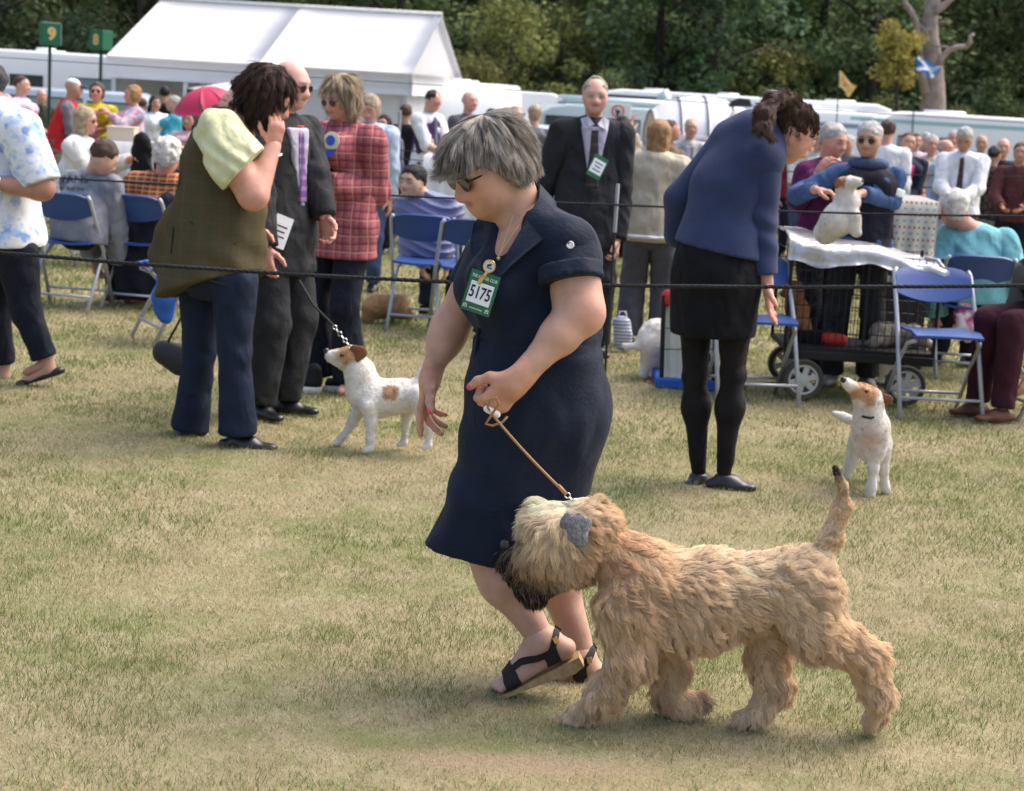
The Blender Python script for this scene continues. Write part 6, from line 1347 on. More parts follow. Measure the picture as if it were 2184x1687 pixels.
    def pet(label, parts, tone, Yp, patches=()):
        Rd = empty('dog', G(parts[0][0][0], 800) if False else P(parts[0][0][0], parts[0][0][1], Yp) * A(1, 1, 0) + A(0, 0, z0 + .02), label, 'dog', 'dogs at the show'); F = Field()
        for pts in parts: pix(F, Yp, pts, .04)
        F.disp = lambda p: .006 * wavy(p, 50); V, Q = F.build(.009); obj('body', V, Q, mat('long_coat', (.4, .3, .2), .85, attr=True, bump=(90, .9, (1.6, 1.6, .6)), var=(35, .3)), Rd, np.tile(np.array(tone), (len(V), 1)) * (1 + .12 * wavy(V, 30))[:, None])
        return Rd
    d1 = pet('tan dog sitting upright at the left end of the trolley', [[(1705, 705, 0, 26), (1700, 660, 0, 22), (1690, 622, -.02, 17)], [(1690, 615, -.02, 16), (1672, 625, -.05, 9)], [(1712, 690, -.06, 10), (1722, 735, -.06, 8)], [(1702, 612, -.03, 7), (1708, 640, -.04, 5)]], (.30, .14, .06), Y + .25)
    d2 = pet('shaggy grey dog lying in the right half of the trolley', [[(1880, 712, 0, 26), (1950, 715, 0, 24)], [(1875, 722, -.05, 18), (1862, 732, -.08, 13)], [(1965, 725, -.03, 14), (1985, 735, -.03, 8)]], (.30, .26, .22), Y + .22)
    # cloth-covered crate behind
    y2 = Y + 1.0; t = empty('covered_crate', G(1950, 800), 'crate covered by a cream cloth printed with small rows of motifs', 'crate'); t.location = tuple(P(1950, 540, y2) * A(1, 1, 0) + A(0, 0, terrain(2, y2)))
    b = MB(); p0, p1 = P(1897, 425, y2), P(2006, 422, y2); g_ = []
    for i in range(20):
        u = i / 19; g_.append([(p0[0] + (p1[0] - p0[0]) * u, y2 + .012 * math.sin(u * 20) * (1 - w) - .02 * w * 0, p0[2] + (P(1897, 548, y2)[2] - p0[2]) * (1 - w)) for w in np.linspace(0, 1, 6)] + [(p0[0] + (p1[0] - p0[0]) * u, y2 + .5, p0[2] + .01)])
    def motif(nt, bs, tc):
        N = nt.nodes.new; L = nt.links.new; sp = N('ShaderNodeSeparateXYZ'); L(tc.outputs['Object'], sp.inputs[0]); cur = N('ShaderNodeRGB'); cur.outputs[0].default_value = (.62, .58, .50, 1); cur = cur.outputs[0]
        def fr(o, per, ph, lo):
            a = N('ShaderNodeMath'); a.operation = 'MULTIPLY_ADD'; L(sp.outputs[o], a.inputs[0]); a.inputs[1].default_value = 1 / per; a.inputs[2].default_value = 50 + ph; f = N('ShaderNodeMath'); f.operation = 'PINGPONG'; L(a.outputs[0], f.inputs[0]); f.inputs[1].default_value = .5; c = N('ShaderNodeMath'); c.operation = 'GREATER_THAN'; L(f.outputs[0], c.inputs[0]); c.inputs[1].default_value = lo; return c.outputs[0]
        for (px_, pz, hx, hz, cc) in ((.030, .075, .0, .0, (.30, .12, .09)), (.044, .075, .3, .5, (.24, .40, .40))):
            mm = N('ShaderNodeMath'); mm.operation = 'MULTIPLY'; L(fr(0, px_, hx, .30), mm.inputs[0]); L(fr(2, pz, hz, .40), mm.inputs[1]); mx = N('ShaderNodeMix'); mx.data_type = 'RGBA'; L(mm.outputs[0], mx.inputs['Factor']); L(cur, mx.inputs['A']); mx.inputs['B'].default_value = (*cc, 1); cur = mx.outputs['Result']
        L(cur, bs.inputs['Base Color'])
    b.sheet(g_, .006); b.build('cover', mat('motif_cloth', (.6, .56, .48), .85, fn=motif), t, True); MB().box((( p0[0] + p1[0]) / 2, y2 + .27, terrain(2, y2) + .30), (p1[0] - p0[0] - .03, .46, .58)).build('crate_body', dkp, t)
    # pink bag under the turquoise woman's chair
    t = empty('carrier_bag', G(2080, 800), 'pink and white patterned bag hanging below the turquoise woman', 'bag'); y3 = G(2080, 795)[1] - .3; F = Field(); pix(F, y3, [(2062, 660, 0, 24), (2058, 705, 0, 26)], .03, (A(0, 1, 0), .5)); F.disp = lambda p: .008 * wavy(p, 40); fobj('bag_body', F, .008, mat('pink_print', (.60, .25, .36), .6, fn=blotch([(.75, .70, .74), (.45, .08, .20)], 14, .48, .56)), t)
    # white folding pen with blue base by the blazer woman
    y4 = G(1440, 826)[1]; t = empty('dog_pen', G(1445, 828), 'white-curtained folding pen with blue base and black frame', 'dog pen'); r = lambda x, y, dy=0: P(x, y, y4 + dy)
    b = MB(); gg = [[r(x, y, .012 * math.sin(x * .35)) for y in np.linspace(812, 652, 8)] for x in np.linspace(1412, 1520, 22)]; b.sheet(gg, .005); b.build('curtain', mat('pen_white', (.62, .61, .56), .8, bump=(20, .4)), t, True)
    for x in (1410, 1522):
        MB().tube([r(x, 828, -.02), r(x + 6, 630, -.02)], .014, 6).build('frame_post', blk, t); MB().tube([r(x, 828, .45), r(x + 6, 640, .45)], .014, 6).build('frame_post', blk, t)
    MB().box((r(1466, 815)[0], y4 + .2, r(1466, 818)[2]), (.36, .5, .06), bev=.01).build('base_tray', mat('bright_blue_nylon', (.02, .10, .40), .5), t); 
    for yy in (700, 745): MB().tube([r(1412, yy, -.02), r(1522, yy, -.02)], .0025, 4).build('cross_wire', blk, t)
    F = Field(); F.ell(r(1422, 636), (.035, .035, .05)); fobj('red_cap', F, .007, mat('red_nylon'), t)
    y5 = G(1328, 750)[1]; t = empty('shopping_bag', G(1328, 750), 'blue and white striped bag standing by the cream blazer woman', 'bag'); F = Field(); pix(F, y5, [(1326, 692, 0, 20), (1330, 732, 0, 19)], .03, (A(0, 1, 0), .6)); F.disp = lambda p: .006 * wavy(p, 34); fobj('bag_body', F, .008, mat('stripe_bag', (.55, .60, .68), .5, fn=plaid([('z', .022, .45, 0, (.08, .14, .34), .8)], (.62, .66, .72))), t)
    MB().tube([r(1300, 0, 0) * 0 + P(1318, 690, y5), P(1322, 664, y5), P(1334, 664, y5), P(1340, 690, y5)], .005, 6).build('handle', mat('card_white'), t, True)

# ------------------------------------------------------------------ ropes, posts, signs, flags
def build_ropes():
    rm = mat('dark_rope', (.022, .024, .030), .7, bump=(500, .9, (1, 1, 1)), spec=.3)
    def rope(pts, y, r, label, sag=0.0, n=24):
        yy = [y] * len(pts) if np.ndim(y) == 0 else y
        W = [P(a, b, d) for (a, b), d in zip(pts, yy)]; out = []
        for a, b in zip(W[:-1], W[1:]): out += [a + (b - a) * t - A(0, 0, sag * 4 * t * (1 - t)) for t in np.linspace(0, 1, n, endpoint=False)]
        out.append(W[-1]); root = empty('ring_rope', W[0], label, 'rope', 'ring ropes')
        b = MB(); tw = []
        if r > .006:
            # two visible strands laid round each other
            d = [np.linalg.norm(np.array(o) - out[0]) for o in out]; fine = []
            for a, c in zip(out[:-1], out[1:]): fine += [a + (c - a) * t for t in np.linspace(0, 1, 7, endpoint=False)]
            for ph in (0, 2.094, 4.189): tw.append([p + r * .45 * A(0, math.cos(p[0] * 90 + ph), math.sin(p[0] * 90 + ph)) for p in fine])
            for t_ in tw: b.tube(t_, r * .62, 5)
        else: b.tube(out, r, 6)
        b.build('strand', rm, root, True)
    rope([(-90, 530), (980, 602), (2290, 607)], 6.2, .0074, 'thick dark ring rope nearest the camera, passing behind the navy dress', .012)
    rope([(-90, 366), (1318, 437), (2290, 462)], 9.4, .0062, 'dark ring rope in front of the seated people and the judge', .012)
    rope([(-60, 276), (852, 320), (1480, 358), (2260, 376)], 17.4, .0055, 'upper rope of the far ring', .02); rope([(-60, 292), (852, 338), (1480, 384), (2260, 402)], 17.9, .0055, 'lower rope of the far ring', .02)
    rope([(-160, 112), (2360, 273)], 14, .0030, 'thin line strung across the field at eye height', 0)
    pw = mat('post_grey', (.30, .31, .33), .5); pb = mat('post_black', (.02, .02, .022), .6)
    for (x, y0, y, lab) in ((1318, 392, 9.42, 'ring post standing in front of the judge with a pale top'), (853, 236, 17.4, 'pale ring post left of the man in the purple waistcoat'), (1478, 312, 17.4, 'pale ring post beside the man in the grey jacket')):
        t = P(x, y0, y); g = A(t[0], y, terrain(t[0], y)); R = empty('ring_post', g, lab, 'post', 'ring posts'); h = t[2] - g[2]; lo = .35 if y > 12 else .78
        MB().lathe(g, [(.006, 0), (.007, .002), (.007, h * lo), (.006, h * lo)], 10).build('spike', pb, R, 'auto'); MB().lathe(g + A(0, 0, h * lo), [(.010, .001), (.018 if y > 12 else .010, .003), (.018 if y > 12 else .010, h * (1 - lo) - .004), (.008, h * (1 - lo))], 10).build('upper_tube', pw, R, 'auto')
    gm = mat('sign_green', (.012, .115, .060), .5); gd = mat('sign_gold', (.55, .42, .16), .5); wm = mat('sign_white', (.70, .72, .72), .6)
    for (s, x, yt, yb, w, y, rz) in (('9', 107, 50, 96, 48, 24, .45), ('8', 216, 66, 106, 44, 25, -.5)):
        c = P(x, (yt + yb) / 2, y); h = (yb - yt) * MPP(y); wd = w * MPP(y) * .80; g = A(c[0], y, terrain(c[0], y)); R = empty('ring_sign', g, 'green ring number board reading %s on a tall post' % ('nine' if s == '9' else 'eight'), 'sign', 'ring number signs')
        MB().tube([g, c - A(0, 0, h * .4)], .022, 8).build('post', mat('post_green', (.012, .035, .022), .6), R)
        ux = A(math.cos(rz), math.sin(rz), 0); uy = A(-math.sin(rz), math.cos(rz), 0)
        bx = MB(); bx.box(c, (wd, wd * .9, h), (ux, uy, A(0, 0, 1)), bev=.006); bd = bx.build('board', gm, R); 
        f = c - uy * (wd * .45 + .004); text('numeral', s, f, ux, A(0, 0, 1), h * .72, gd, bd, bold=.012)
        sd = 1 if s == '9' else -1
        if s == '9': fm = MB(); fm.box(c + ux * (wd * .5 + .003), (.004, wd * .82, h * .94), (ux, uy, A(0, 0, 1))); fm.build('side_panel', wm, bd); MB().box(c + A(0, 0, h * .5 + .003), (wd * .94, wd * .84, .004), (ux, uy, A(0, 0, 1))).build('top_panel', wm, bd); text('numeral', '9', c + ux * (wd * .5 + .008), uy, A(0, 0, 1), h * .66, gd, bd, bold=.010)
    # no-dogs board
    y = 26; tl, br = P(1291, 220, y), P(1345, 254, y); c = (tl + br) / 2; g = A(c[0], y + .03, terrain(c[0], y)); R = empty('notice_board', g, 'white notice board with a red ring round a dark dog shape', 'sign')
    MB().box(c, (br[0] - tl[0], .02, tl[2] - br[2]), bev=.004).build('board', wm, R); MB().tube([g, c], .02, 6).build('post', mat('post_green'), R); red = mat('sign_red', (.55, .03, .03), .5); r_ = (tl[2] - br[2]) * .40
    MB().tube([c + A(r_ * math.cos(a), -.014, r_ * math.sin(a)) for a in np.linspace(0, 2 * math.pi, 28, endpoint=False)], .011, 5, closed=True).build('red_ring', red, R, True)
    b = MB(); b.box(c + A(.0, -.014, .0), (r_ * .75, .006, r_ * .30)); b.box(c + A(-r_ * .36, -.0145, r_ * .22), (r_ * .3, .006, r_ * .28)); 
    for k in (-.3, .28): b.box(c + A(r_ * k, -.0135, -r_ * .3), (r_ * .12, .006, r_ * .4))
    b.build('dog_emblem', mat('ink', (.012, .012, .025), .5), R)
    # flags
    def flag(label, pole, ppts, quad, y, fn_or_m, extra=None):
        a, b_ = (P(*q, y) for q in pole); a[2] = terrain(a[0], y); R = empty('flag', a, label, 'flag'); MB().tube([a, b_], [.016, .010], 6).build('pole', mat('post_green'), R)
        q = [P(*k, y) for k in quad]; gr = []
        f = lambda u, v: (q[0] * (1 - u) + q[1] * u) * (1 - v) + (q[3] * (1 - u) + q[2] * u) * v + A(0, .10 * math.sin(u * 6 + v * 2), .03 * math.sin(u * 7))
        MB().sheet([[f(i / 13, j / 9) for j in range(10)] for i in range(14)], .006).build('cloth', fn_or_m, R, True); return R, f
    ym = mat('flag_yellow', (.76, .62, .28), .8, trans=.3); R, f = flag('pale yellow flag with faint red figure flying above the caravans', ((1790, 300), (1790, 148)), None, ((1791, 150), (1826, 186), (1814, 208), (1789, 186)), 34, ym)
    b = MB(); 
    for pts in ([(.25, .3), (.45, .35), (.6, .3), (.75, .5)], [(.3, .6), (.5, .55), (.7, .75)], [(.4, .35), (.42, .6), (.3, .8)]): b.tube([f(*p) + A(0, -.012, 0) for p in pts], .010, 5)
    b.build('red_figure', mat('flag_red', (.55, .12, .06), .8), R)
    bm = mat('flag_blue', (.03, .24, .60), .8, trans=.3); R, f = flag('blue flag with a white diagonal cross flying before the dead tree', ((1953, 300), (1955, 116)), None, ((1957, 119), (2008, 144), (1994, 168), (1955, 151)), 36, bm)
    for pr in (((.0, .0), (1, 1)), ((0, 1), (1, 0))):
        b = MB(); g_ = []; (a0, a1), (c0, c1) = pr
        for i in range(14):
            t = i / 13; u, v = a0 + (c0 - a0) * t, a1 + (c1 - a1) * t; g_.append([f(min(max(u - s * .06, 0), 1), min(max(v + s * .09 * (1 if c1 > a1 else -1), 0), 1)) + A(0, -.010 if a1 == 0 else -.014, 0) for s in (-1, 1)])
        b.sheet(g_, .004); b.build('white_stripe', mat('flag_white', (.72, .74, .76), .8), R, True)

# ------------------------------------------------------------------ the crowd beyond the ring
def build_crowd():
    navy = cloth('navy_trouser'); bk = cloth('black_cloth'); stone = cloth('stone_chino', (.24, .20, .15)); jn = cloth('mid_denim', (.05, .08, .15)); shoe = mat('black_leather'); H_ = {'brown': hair_mat('mid_brown', (.075, .042, .028)), 'sandy': hair_mat('sandy', (.34, .19, .085)), 'blond': hair_mat('ash_blonde', (.36, .28, .19)), 'grey': hair_mat('silver_grey', (.42, .40, .37)), 'black': hair_mat('black', (.010, .009, .010)), 'white': hair_mat('white', (.66, .63, .58)), 'dark': hair_mat('dark_brown', (.022, .013, .011))}
    GR = 'spectators beyond the ring'
    T = {}
    def c(n, col=(.3, .3, .3), **k): return cloth(n, col, **k)
    front = ((.12, .20, -.25), (.12, .20, -.25)); down = ((.25, .02, -.95), (.25, .02, -.95)); fold_ = ((-.05, .13, -.30), (-.05, .15, -.38)); mouth = ((.12, .2, .25), (.25, .05, -.8))
    rows = [
     (42, 157, 185, 82, 'woman in a pale pink top with her hair tied back, leftmost of the far crowd', c('pale_pink', (.60, .46, .52)), .5, jn, ('tied', 'brown'), 'fair', dict(fem=.6), front, {}),
     (88, 186, 150, 30, 'balding man in a dark green jacket between the pink top and the red gilet', c('moss', (.05, .055, .04)), 1, navy, ('bald', 'grey'), 'pink', {}, down, {}),
     (125, 158, 190, 100, 'man in a bright red gilet and white cap leaning forward', c('grey_check', (.16, .15, .17)), 1, stone, None, 'tan', dict(cap=1, vest=(c('red_gilet', (.50, .018, .022)), .10, .04, 'gilet')), front, dict(lean=14)),
     (208, 171, 185, 4, 'woman in a mustard yellow cardigan and dark glasses', c('mustard', (.56, .46, .030)), 1, navy, ('bob', 'brown'), 'pink', dict(fem=.6, shades=True, v=[('flower_top', c('pink_floral', (.55, .25, .28)), .022, .04, .06, .18, -.1)]), front, {}),
     (288, 178, 185, -62, 'sandy-haired woman in a pink patterned tunic raising her hands', mat('pink_tunic', (.55, .38, .42), .8, fn=blotch([(.45, .12, .17), (.25, .35, .55)], 20, .5, .58)), .9, navy, ('bob', 'sandy'), 'pink', dict(fem=.6), ((.1, .2, .12), (.1, .2, -.1)), {}),
     (303, 206, 140, 170, 'person in a strong blue top hidden behind the pink tunic', c('strong_blue', (.03, .09, .40)), 1, navy, ('short', 'brown'), 'fair', {}, down, {}),
     (352, 180, 140, 178, 'person in black standing inside the marquee opening', bk, 1, bk, ('short', 'black'), 'tan', {}, down, {}),
     (374, 201, 165, -72, 'grey-haired woman in a turquoise top left of the pink umbrella', c('turquoise_top', (.06, .34, .45)), .5, navy, ('crop', 'grey'), 'pink', dict(fem=.6), front, {}),
     (795, 192, 262, -14, 'fair-haired woman in a pale blue shirt behind the pink check jacket', c('pale_blue', (.42, .50, .62)), 1, jn, ('bob', 'blond'), 'pink', dict(fem=.7), down, dict(look=(0, -25))),
     (822, 240, 205, -20, 'dark-haired woman in glasses peering past the pale blue shirt', c('dusk_blue', (.10, .11, .17)), 1, navy, ('bob', 'dark'), 'pink', dict(fem=.5, shades=True), down, {}),
     (916, 183, 192, 55, 'man in a purple waistcoat and white shirt looking at his phone', c('white_shirt', (.72, .72, .75)), .55, bk, ('thin', 'dark'), 'pink', dict(vest=(c('purple_waistcoat', (.055, .022, .085)), .06, .022, 'waistcoat'), v=[('tie', mat('slate_tie', (.12, .14, .2), .6), .028, .02, .03, .19, 0)]), ((.0, .22, -.2), (.05, .2, -.25)), dict(look=(0, -30))),
     (866, 218, 180, 172, 'person dressed in black behind the purple waistcoat', bk, 1, bk, ('short', 'brown'), 'tan', {}, down, {}),
     (1000, 189, 185, 42, 'bald man in a grey top left of the parked campervan', c('mid_grey', (.10, .10, .115)), .5, navy, ('bald', 'grey'), (.62, .32, .27), {}, down, {}),
     (1100, 221, 195, 22, 'woman with fair hair in a light blue top behind the navy dress', c('sky_top', (.28, .36, .62)), 1, navy, ('tied', 'blond'), 'pink', dict(fem=.5), down, {}),
     (1142, 219, 195, 176, 'fair-haired person seen from behind left of the judge', c('ash_grey', (.14, .14, .15)), 1, navy, ('crop', 'blond'), 'fair', {}, down, {}),
     (1082, 226, 150, 20, 'pink-faced man further back in the crowd left of the judge', c('pale_blue'), 1, navy, ('thin', 'sandy'), 'pink', {}, down, {}),
     (1330, 243, 190, 4, 'dark-haired woman under the no-dogs notice', c('grey_lilac', (.30, .29, .35)), .5, navy, ('bob', 'dark'), 'fair', dict(fem=.4), down, {}),
     (1428, 251, 215, 95, 'woman in a brown jacket with her hair up', c('brown_jacket', (.16, .105, .065)), 1, navy, ('tied', 'brown'), 'pink', dict(fem=.5), front, {}),
     (1474, 249, 188, 8, 'balding man in a pale grey jacket and lilac shirt', c('pale_grey', (.38, .38, .40)), 1, stone, ('thin', 'grey'), 'tan', dict(v=[('shirt_front', c('lilac_shirt', (.42, .40, .50)), .026, .06, .03, .18, -.05)]), front, {}),
     (1580, 231, 372, 160, 'white-haired person in a pale striped shirt behind the blue blazer', mat('pale_stripe', (.45, .45, .47), .8, fn=plaid([('x', .03, .4, 0, (.28, .28, .32), .7)], (.5, .5, .52))), 1, navy, ('curly', 'white'), 'pink', {}, down, {}),
     (1752, 274, 195, -10, 'fair-haired woman in a pale shirt beyond the plum jumper', c('oat', (.50, .46, .40)), 1, navy, ('bob', 'blond'), 'pink', dict(fem=.5), front, {}),
     (1722, 292, 185, 20, 'woman in a white and grey print top right of the blue blazer', mat('grey_print', (.6, .58, .58), .8, fn=blotch([(.25, .24, .28)], 18, .5, .58)), .6, jn, ('crop', 'grey'), 'pink', dict(fem=.5), front, {}),
     (1896, 250, 212, 168, 'man in a white shirt seen from behind above the trolley', c('white_shirt'), 1, navy, ('short', 'brown'), 'pink', dict(g=1.15), down, {}),
     (1938, 278, 210, 4, 'woman in a dark blue jacket and bright pink top with folded arms', c('ink_blue', (.012, .016, .035)), 1, navy, ('tied', 'brown'), 'tan', dict(fem=.6, v=[('top', c('cerise', (.50, .03, .16)), .026, .04, .03, .17, .05)]), fold_, {}),
     (1990, 284, 190, -4, 'grey-haired person in a beige jumper right of the folded arms', c('beige_knit', (.44, .37, .30)), 1, stone, ('crop', 'grey'), 'pink', dict(fem=.4, g=1.15), front, {}),
     (2014, 292, 200, 60, 'bald man in a light blue shirt next to the man in a tie', c('light_blue', (.30, .40, .60)), 1, navy, ('bald', 'grey'), 'pink', {}, front, {}),
     (2036, 275, 150, -10, 'grey-haired man in white further back beside the caravan', c('white_shirt'), 1, navy, ('short', 'grey'), 'pink', {}, down, {}),
     (2062, 262, 222, -18, 'man in a white shirt and dark tie looking down at his hands', c('white_shirt'), 1, c('brown_trouser', (.075, .045, .028)), ('short', 'grey'), 'tan', dict(v=[('tie', mat('dark_tie', (.03, .025, .03), .6), .026, .018, .03, .19, 0)], g=1.1), ((.05, .2, -.25), (.05, .2, -.25)), dict(look=(0, -28))),
     (2122, 306, 205, 155, 'dark-haired woman in a black patterned top near the right edge', mat('black_print', (.02, .018, .018), .8, fn=blotch([(.12, .06, .04)], 22, .5, .6)), .6, c('pale_grey_jean', (.22, .22, .23)), ('tied', 'dark'), 'tan', dict(fem=.5), front, {}),
     (2142, 290, 188, -12, 'bald man in a navy jumper with a white collar', c('navy_knit', (.014, .018, .036)), 1, navy, ('bald', 'grey'), 'pink', dict(collar=c('white_shirt')), front, {}),
     (2180, 299, 212, -20, 'person in a maroon top half out of frame at the right', c('maroon_top', (.09, .03, .03)), 1, navy, ('short', 'brown'), 'tan', {}, front, {}),
     (1812, 284, 178, -30, 'man in a dark grey top glimpsed left of the terrier holder', c('ash_grey'), 1, navy, ('short', 'grey'), 'pink', {}, down, {}),
     (1862, 288, 172, 12, 'woman in a pale pink shirt just right of the terrier holder', c('pale_pink'), 1, navy, ('bob', 'sandy'), 'fair', dict(fem=.5), down, {}),
     (2096, 283, 168, -15, 'man in a light blue shirt between the tie and the black patterned top', c('light_blue'), 1, navy, ('thin', 'grey'), 'tan', {}, down, {}),
     (1700, 286, 172, 10, 'woman in a deep red top right behind the bent head of the ponytailed woman', c('deep_red', (.22, .025, .03)), 1, navy, ('bob', 'brown'), 'fair', dict(fem=.5), down, {}),
     (1050, 228, 165, -25, 'man in a navy top between the bald grey-topped man and the navy dress', c('navy_knit', (.014, .018, .036)), 1, navy, ('short', 'dark'), 'tan', {}, down, {}),
     (330, 200, 160, 30, 'woman in a white top left of the person in black', c('white_shirt'), .6, navy, ('bob', 'dark'), 'tan', dict(fem=.5), down, {}),
     (12, 196, 165, 60, 'man in a beige top at the far left edge of the crowd', c('beige_knit', (.44, .37, .30)), 1, navy, ('thin', 'grey'), 'pink', {}, down, {}),
     (1955, 281, 152, 5, 'man with short dark hair behind the dark blue jacket', c('pale_pink'), 1, navy, ('short', 'brown'), 'pink', {}, down, {}),
     (1976, 280, 148, -5, 'woman in grey further back beside the caravan window', c('ash_grey'), 1, navy, ('bob', 'grey'), 'fair', dict(fem=.5), down, {}),
    ]
    for (x, top, s, yaw, lab, tm, sl, bm, hr_, sk, ex, hands, pz) in rows:
        Y = FPX / s * .985; J, b = place(x, 0, top, Y=Y, yaw=yaw, hands=hands, **pz)
        if not 1.4 < J['St'] < 1.95: print('stature', round(J['St'], 2), lab)
        ex = dict(ex); cap = (mat('cap_white', (.68, .70, .72), .7), mat('cap_navy', (.02, .03, .07), .7)) if ex.pop('cap', None) else None
        ex.setdefault('g', 1.08)
        person(J, lab, b, (tm, sl, .04, .015, 'top'), (bm, 1.0, .015), shoe, None if hr_ is None else (hr_[0], H_[hr_[1]]), sk, hr=.017, hh=.0105, group=GR, cap=cap, **ex)
    # seated: white jumper woman at a table, woman under the umbrella
    b = P(150, 226, 15.0); b[2] = terrain(b[0], 15.0); J = preset(b, 1.64, yaw=86, seated=True, lean=10, look=(0, -6), hands=((.1, .25, .1), (.12, .25, -.3)))
    dz = P(150, 226, 15.0)[2] - (J['head'][2] + .53 * J['H']); print('seat dz', dz)
    person(J, 'blonde woman in a white jumper seated with her hand at her chin', b, (c('white_knit', (.68, .66, .64), bump=(80, .5)), 1.0, .05, .028, 'jumper'), (navy, 1.0, .016), shoe, ('long', H_['blond']), 'pink', fem=.5, hr=.014, hh=.009, group=GR, shades=True)
    chs = [o for o in bpy.data.objects if o.name == 'folding_chair'][0]; k = copy_tree(chs); k.location = tuple(b + A(-.05, 0, 0)); k.rotation_euler = (0, 0, math.radians(90)); k['label'] = 'chair under the blonde woman in the white jumper'
    Y = 21.0; b = P(405, 252, Y); b[2] = terrain(b[0], Y); J = preset(b, 1.62, yaw=-10, seated=True, hands=((.1, .2, .0), (.1, .2, -.3))); person(J, 'woman in a pink and white top seated under the pink umbrella', b, (c('pink_stripe', (.60, .40, .42)), .5, .05, .02, 'top'), (navy, 1.0, .016), shoe, ('long', H_['dark']), 'tan', fem=.5, hr=.017, hh=.0105, group=GR)
    k = copy_tree(chs); k.location = tuple(b); k.rotation_euler = (0, 0, math.radians(-10)); k['label'] = 'chair under the woman beneath the pink umbrella'
    Y = 18.5; ct = P(432, 186, Y); ax = unit((-.22, -.18, 1)); R = empty('umbrella', P(405, 300, Y), 'open bright pink umbrella held above a seated woman', 'umbrella'); r_ = 72 * MPP(Y)
    pm = mat('pink_nylon', (.66, .055, .14), .5, trans=.35, spec=.3); u = unit(np.cross(ax, A(0, 1, 0))); w = np.cross(ax, u)
    for kk in range(8):
        a0, a1 = kk * math.pi / 4, (kk + 1) * math.pi / 4; g_ = []
        for i in range(9):
            t = i / 8; th = t * 1.12; row = []
            for j in range(6):
                a = a0 + (a1 - a0) * j / 5; sc = 1 - .07 * t * math.sin(math.pi * j / 5); row.append(ct + r_ * 1.1 * math.sin(th) * sc * (math.cos(a) * u + math.sin(a) * w) - ax * r_ * 1.15 * (1 - math.cos(th)) * .95)
            g_.append(row)
        MB().sheet(g_, .003).build('panel', pm, R, True)
    MB().tube([ct + ax * .06, ct - ax * .85], .008, 6).build('shaft', mat('grey_tube'), R)
    # tables, boxes and bags among the spectators
    def table(label, x0, x1, yt, yb, Y, cloth_):
        a, e = P(x0, yt, Y), P(x1, yt, Y); g0 = terrain(a[0], Y); wd = e[0] - a[0]; z = a[2]; R = empty('table', ((a[0] + e[0]) / 2, Y + .3, g0), label, 'table'); MB().box(((a[0] + e[0]) / 2, Y + .3, z - .015), (wd, .6, .03), bev=.004).build('tabletop', mat('post_white', (.55, .56, .57), .5), R)
        for sx in (.04, .96):
            for sy in (.05, .55): MB().tube([(a[0] + wd * sx, Y + sy, g0), (a[0] + wd * sx, Y + sy, z - .03)], .014, 6).build('leg', mat('grey_tube'), R)
        if cloth_:
            t = empty('tablecloth', ((a[0] + e[0]) / 2, Y + .3, z), label.replace('table', 'tablecloth on the table', 1), 'tablecloth'); gg = []
            for i in range(24):
                u = i / 23; x = a[0] - .04 + (wd + .08) * u; gg.append([(x, Y - .05 - .02 * math.sin(u * 26) * (1 - v), z + .012 - (z - g0) * .7 * (1 - v)) for v in np.linspace(0, 1, 6)] + [(x, Y + .62, z + .012)])
            MB().sheet(gg, .006).build('cloth', mat('table_white', (.66, .66, .66), .8, bump=(18, .5)), t, True)
        return z
    z = table('white covered table behind the quilted jacket child', 915, 1012, 335, 470, 14.2, True); z2 = table('low table between the white jumper and the tartan jacket', 238, 300, 304, 350, 15.5, True)
    b = P(262, 303, 15.7); t = empty('carton', b, 'pale cream carton standing on the low table', 'box'); cm = mat('cream_card', (.62, .52, .40), .7); MB().box(P(262, 287, 15.7), (.24, .2, .13), bev=.004).build('carton_body', cm, t); MB().box(P(262, 271, 15.7), (.25, .21, .012)).build('lid', cm, t)
    b = P(303, 380, 15.0); b[2] = terrain(b[0], 15); t = empty('folded_chair_bag', b, 'tall black bag standing beside the white-haired tartan jacket', 'bag'); F = Field(); F.cone(b + A(0, 0, .14), P(303, 305, 15.0), .10, .085, .03, (A(0, 1, 0), .7)); F.disp = lambda p: .008 * wavy(p, 30); fobj('bag_body', F, .012, cloth('black_cloth'), t); MB().tube([P(295, 298, 14.93), P(303, 284, 14.93), P(312, 298, 14.93)], .007, 6).build('handle', mat('black_strap'), t, True)
    for (x, lab) in ((1962, 'grey padded bag left of its twin beyond the cream cloth crate'), (2002, 'larger grey padded bag below the beige jumper')):
        Y = 16.4; b = P(x, 420, Y); b[2] = terrain(b[0], Y); t = empty('padded_bag', b, lab, 'bag'); F = Field(); F.cone(b + A(-.05, 0, .5), b + A(.06, 0, .62), .17, .15, .05); F.cone(b + A(0, 0, .12), b + A(0, 0, .5), .16, .17, .05); F.disp = lambda p: .015 * wavy(p, 14); fobj('bag_body', F, .014, cloth('slate_nylon', (.10, .11, .13)), t)
    Y = 16.0; b = P(2152, 492, Y); b[2] = terrain(b[0], Y); b = G(2150, 500); Y = b[1]; t = empty('dog', b, 'black dog standing on the grass at the right edge', 'dog', 'dogs at the show'); F = Field(); pix(F, Y, [(2135, 470, 0, 15), (2172, 470, 0, 16)], .03); 
    for x in (2134, 2140, 2168, 2175): pix(F, Y, [(x, 475, (x % 4) * .03 - .05, 7), (x, 497, (x % 4) * .03 - .05, 4)], .02)
    pix(F, Y, [(2176, 465, 0, 10), (2190, 452, 0, 10), (2202, 455, 0, 6)], .02); fobj('body', F, .01, mat('black_coat', (.012, .011, .011), .7, bump=(80, .6)), t)
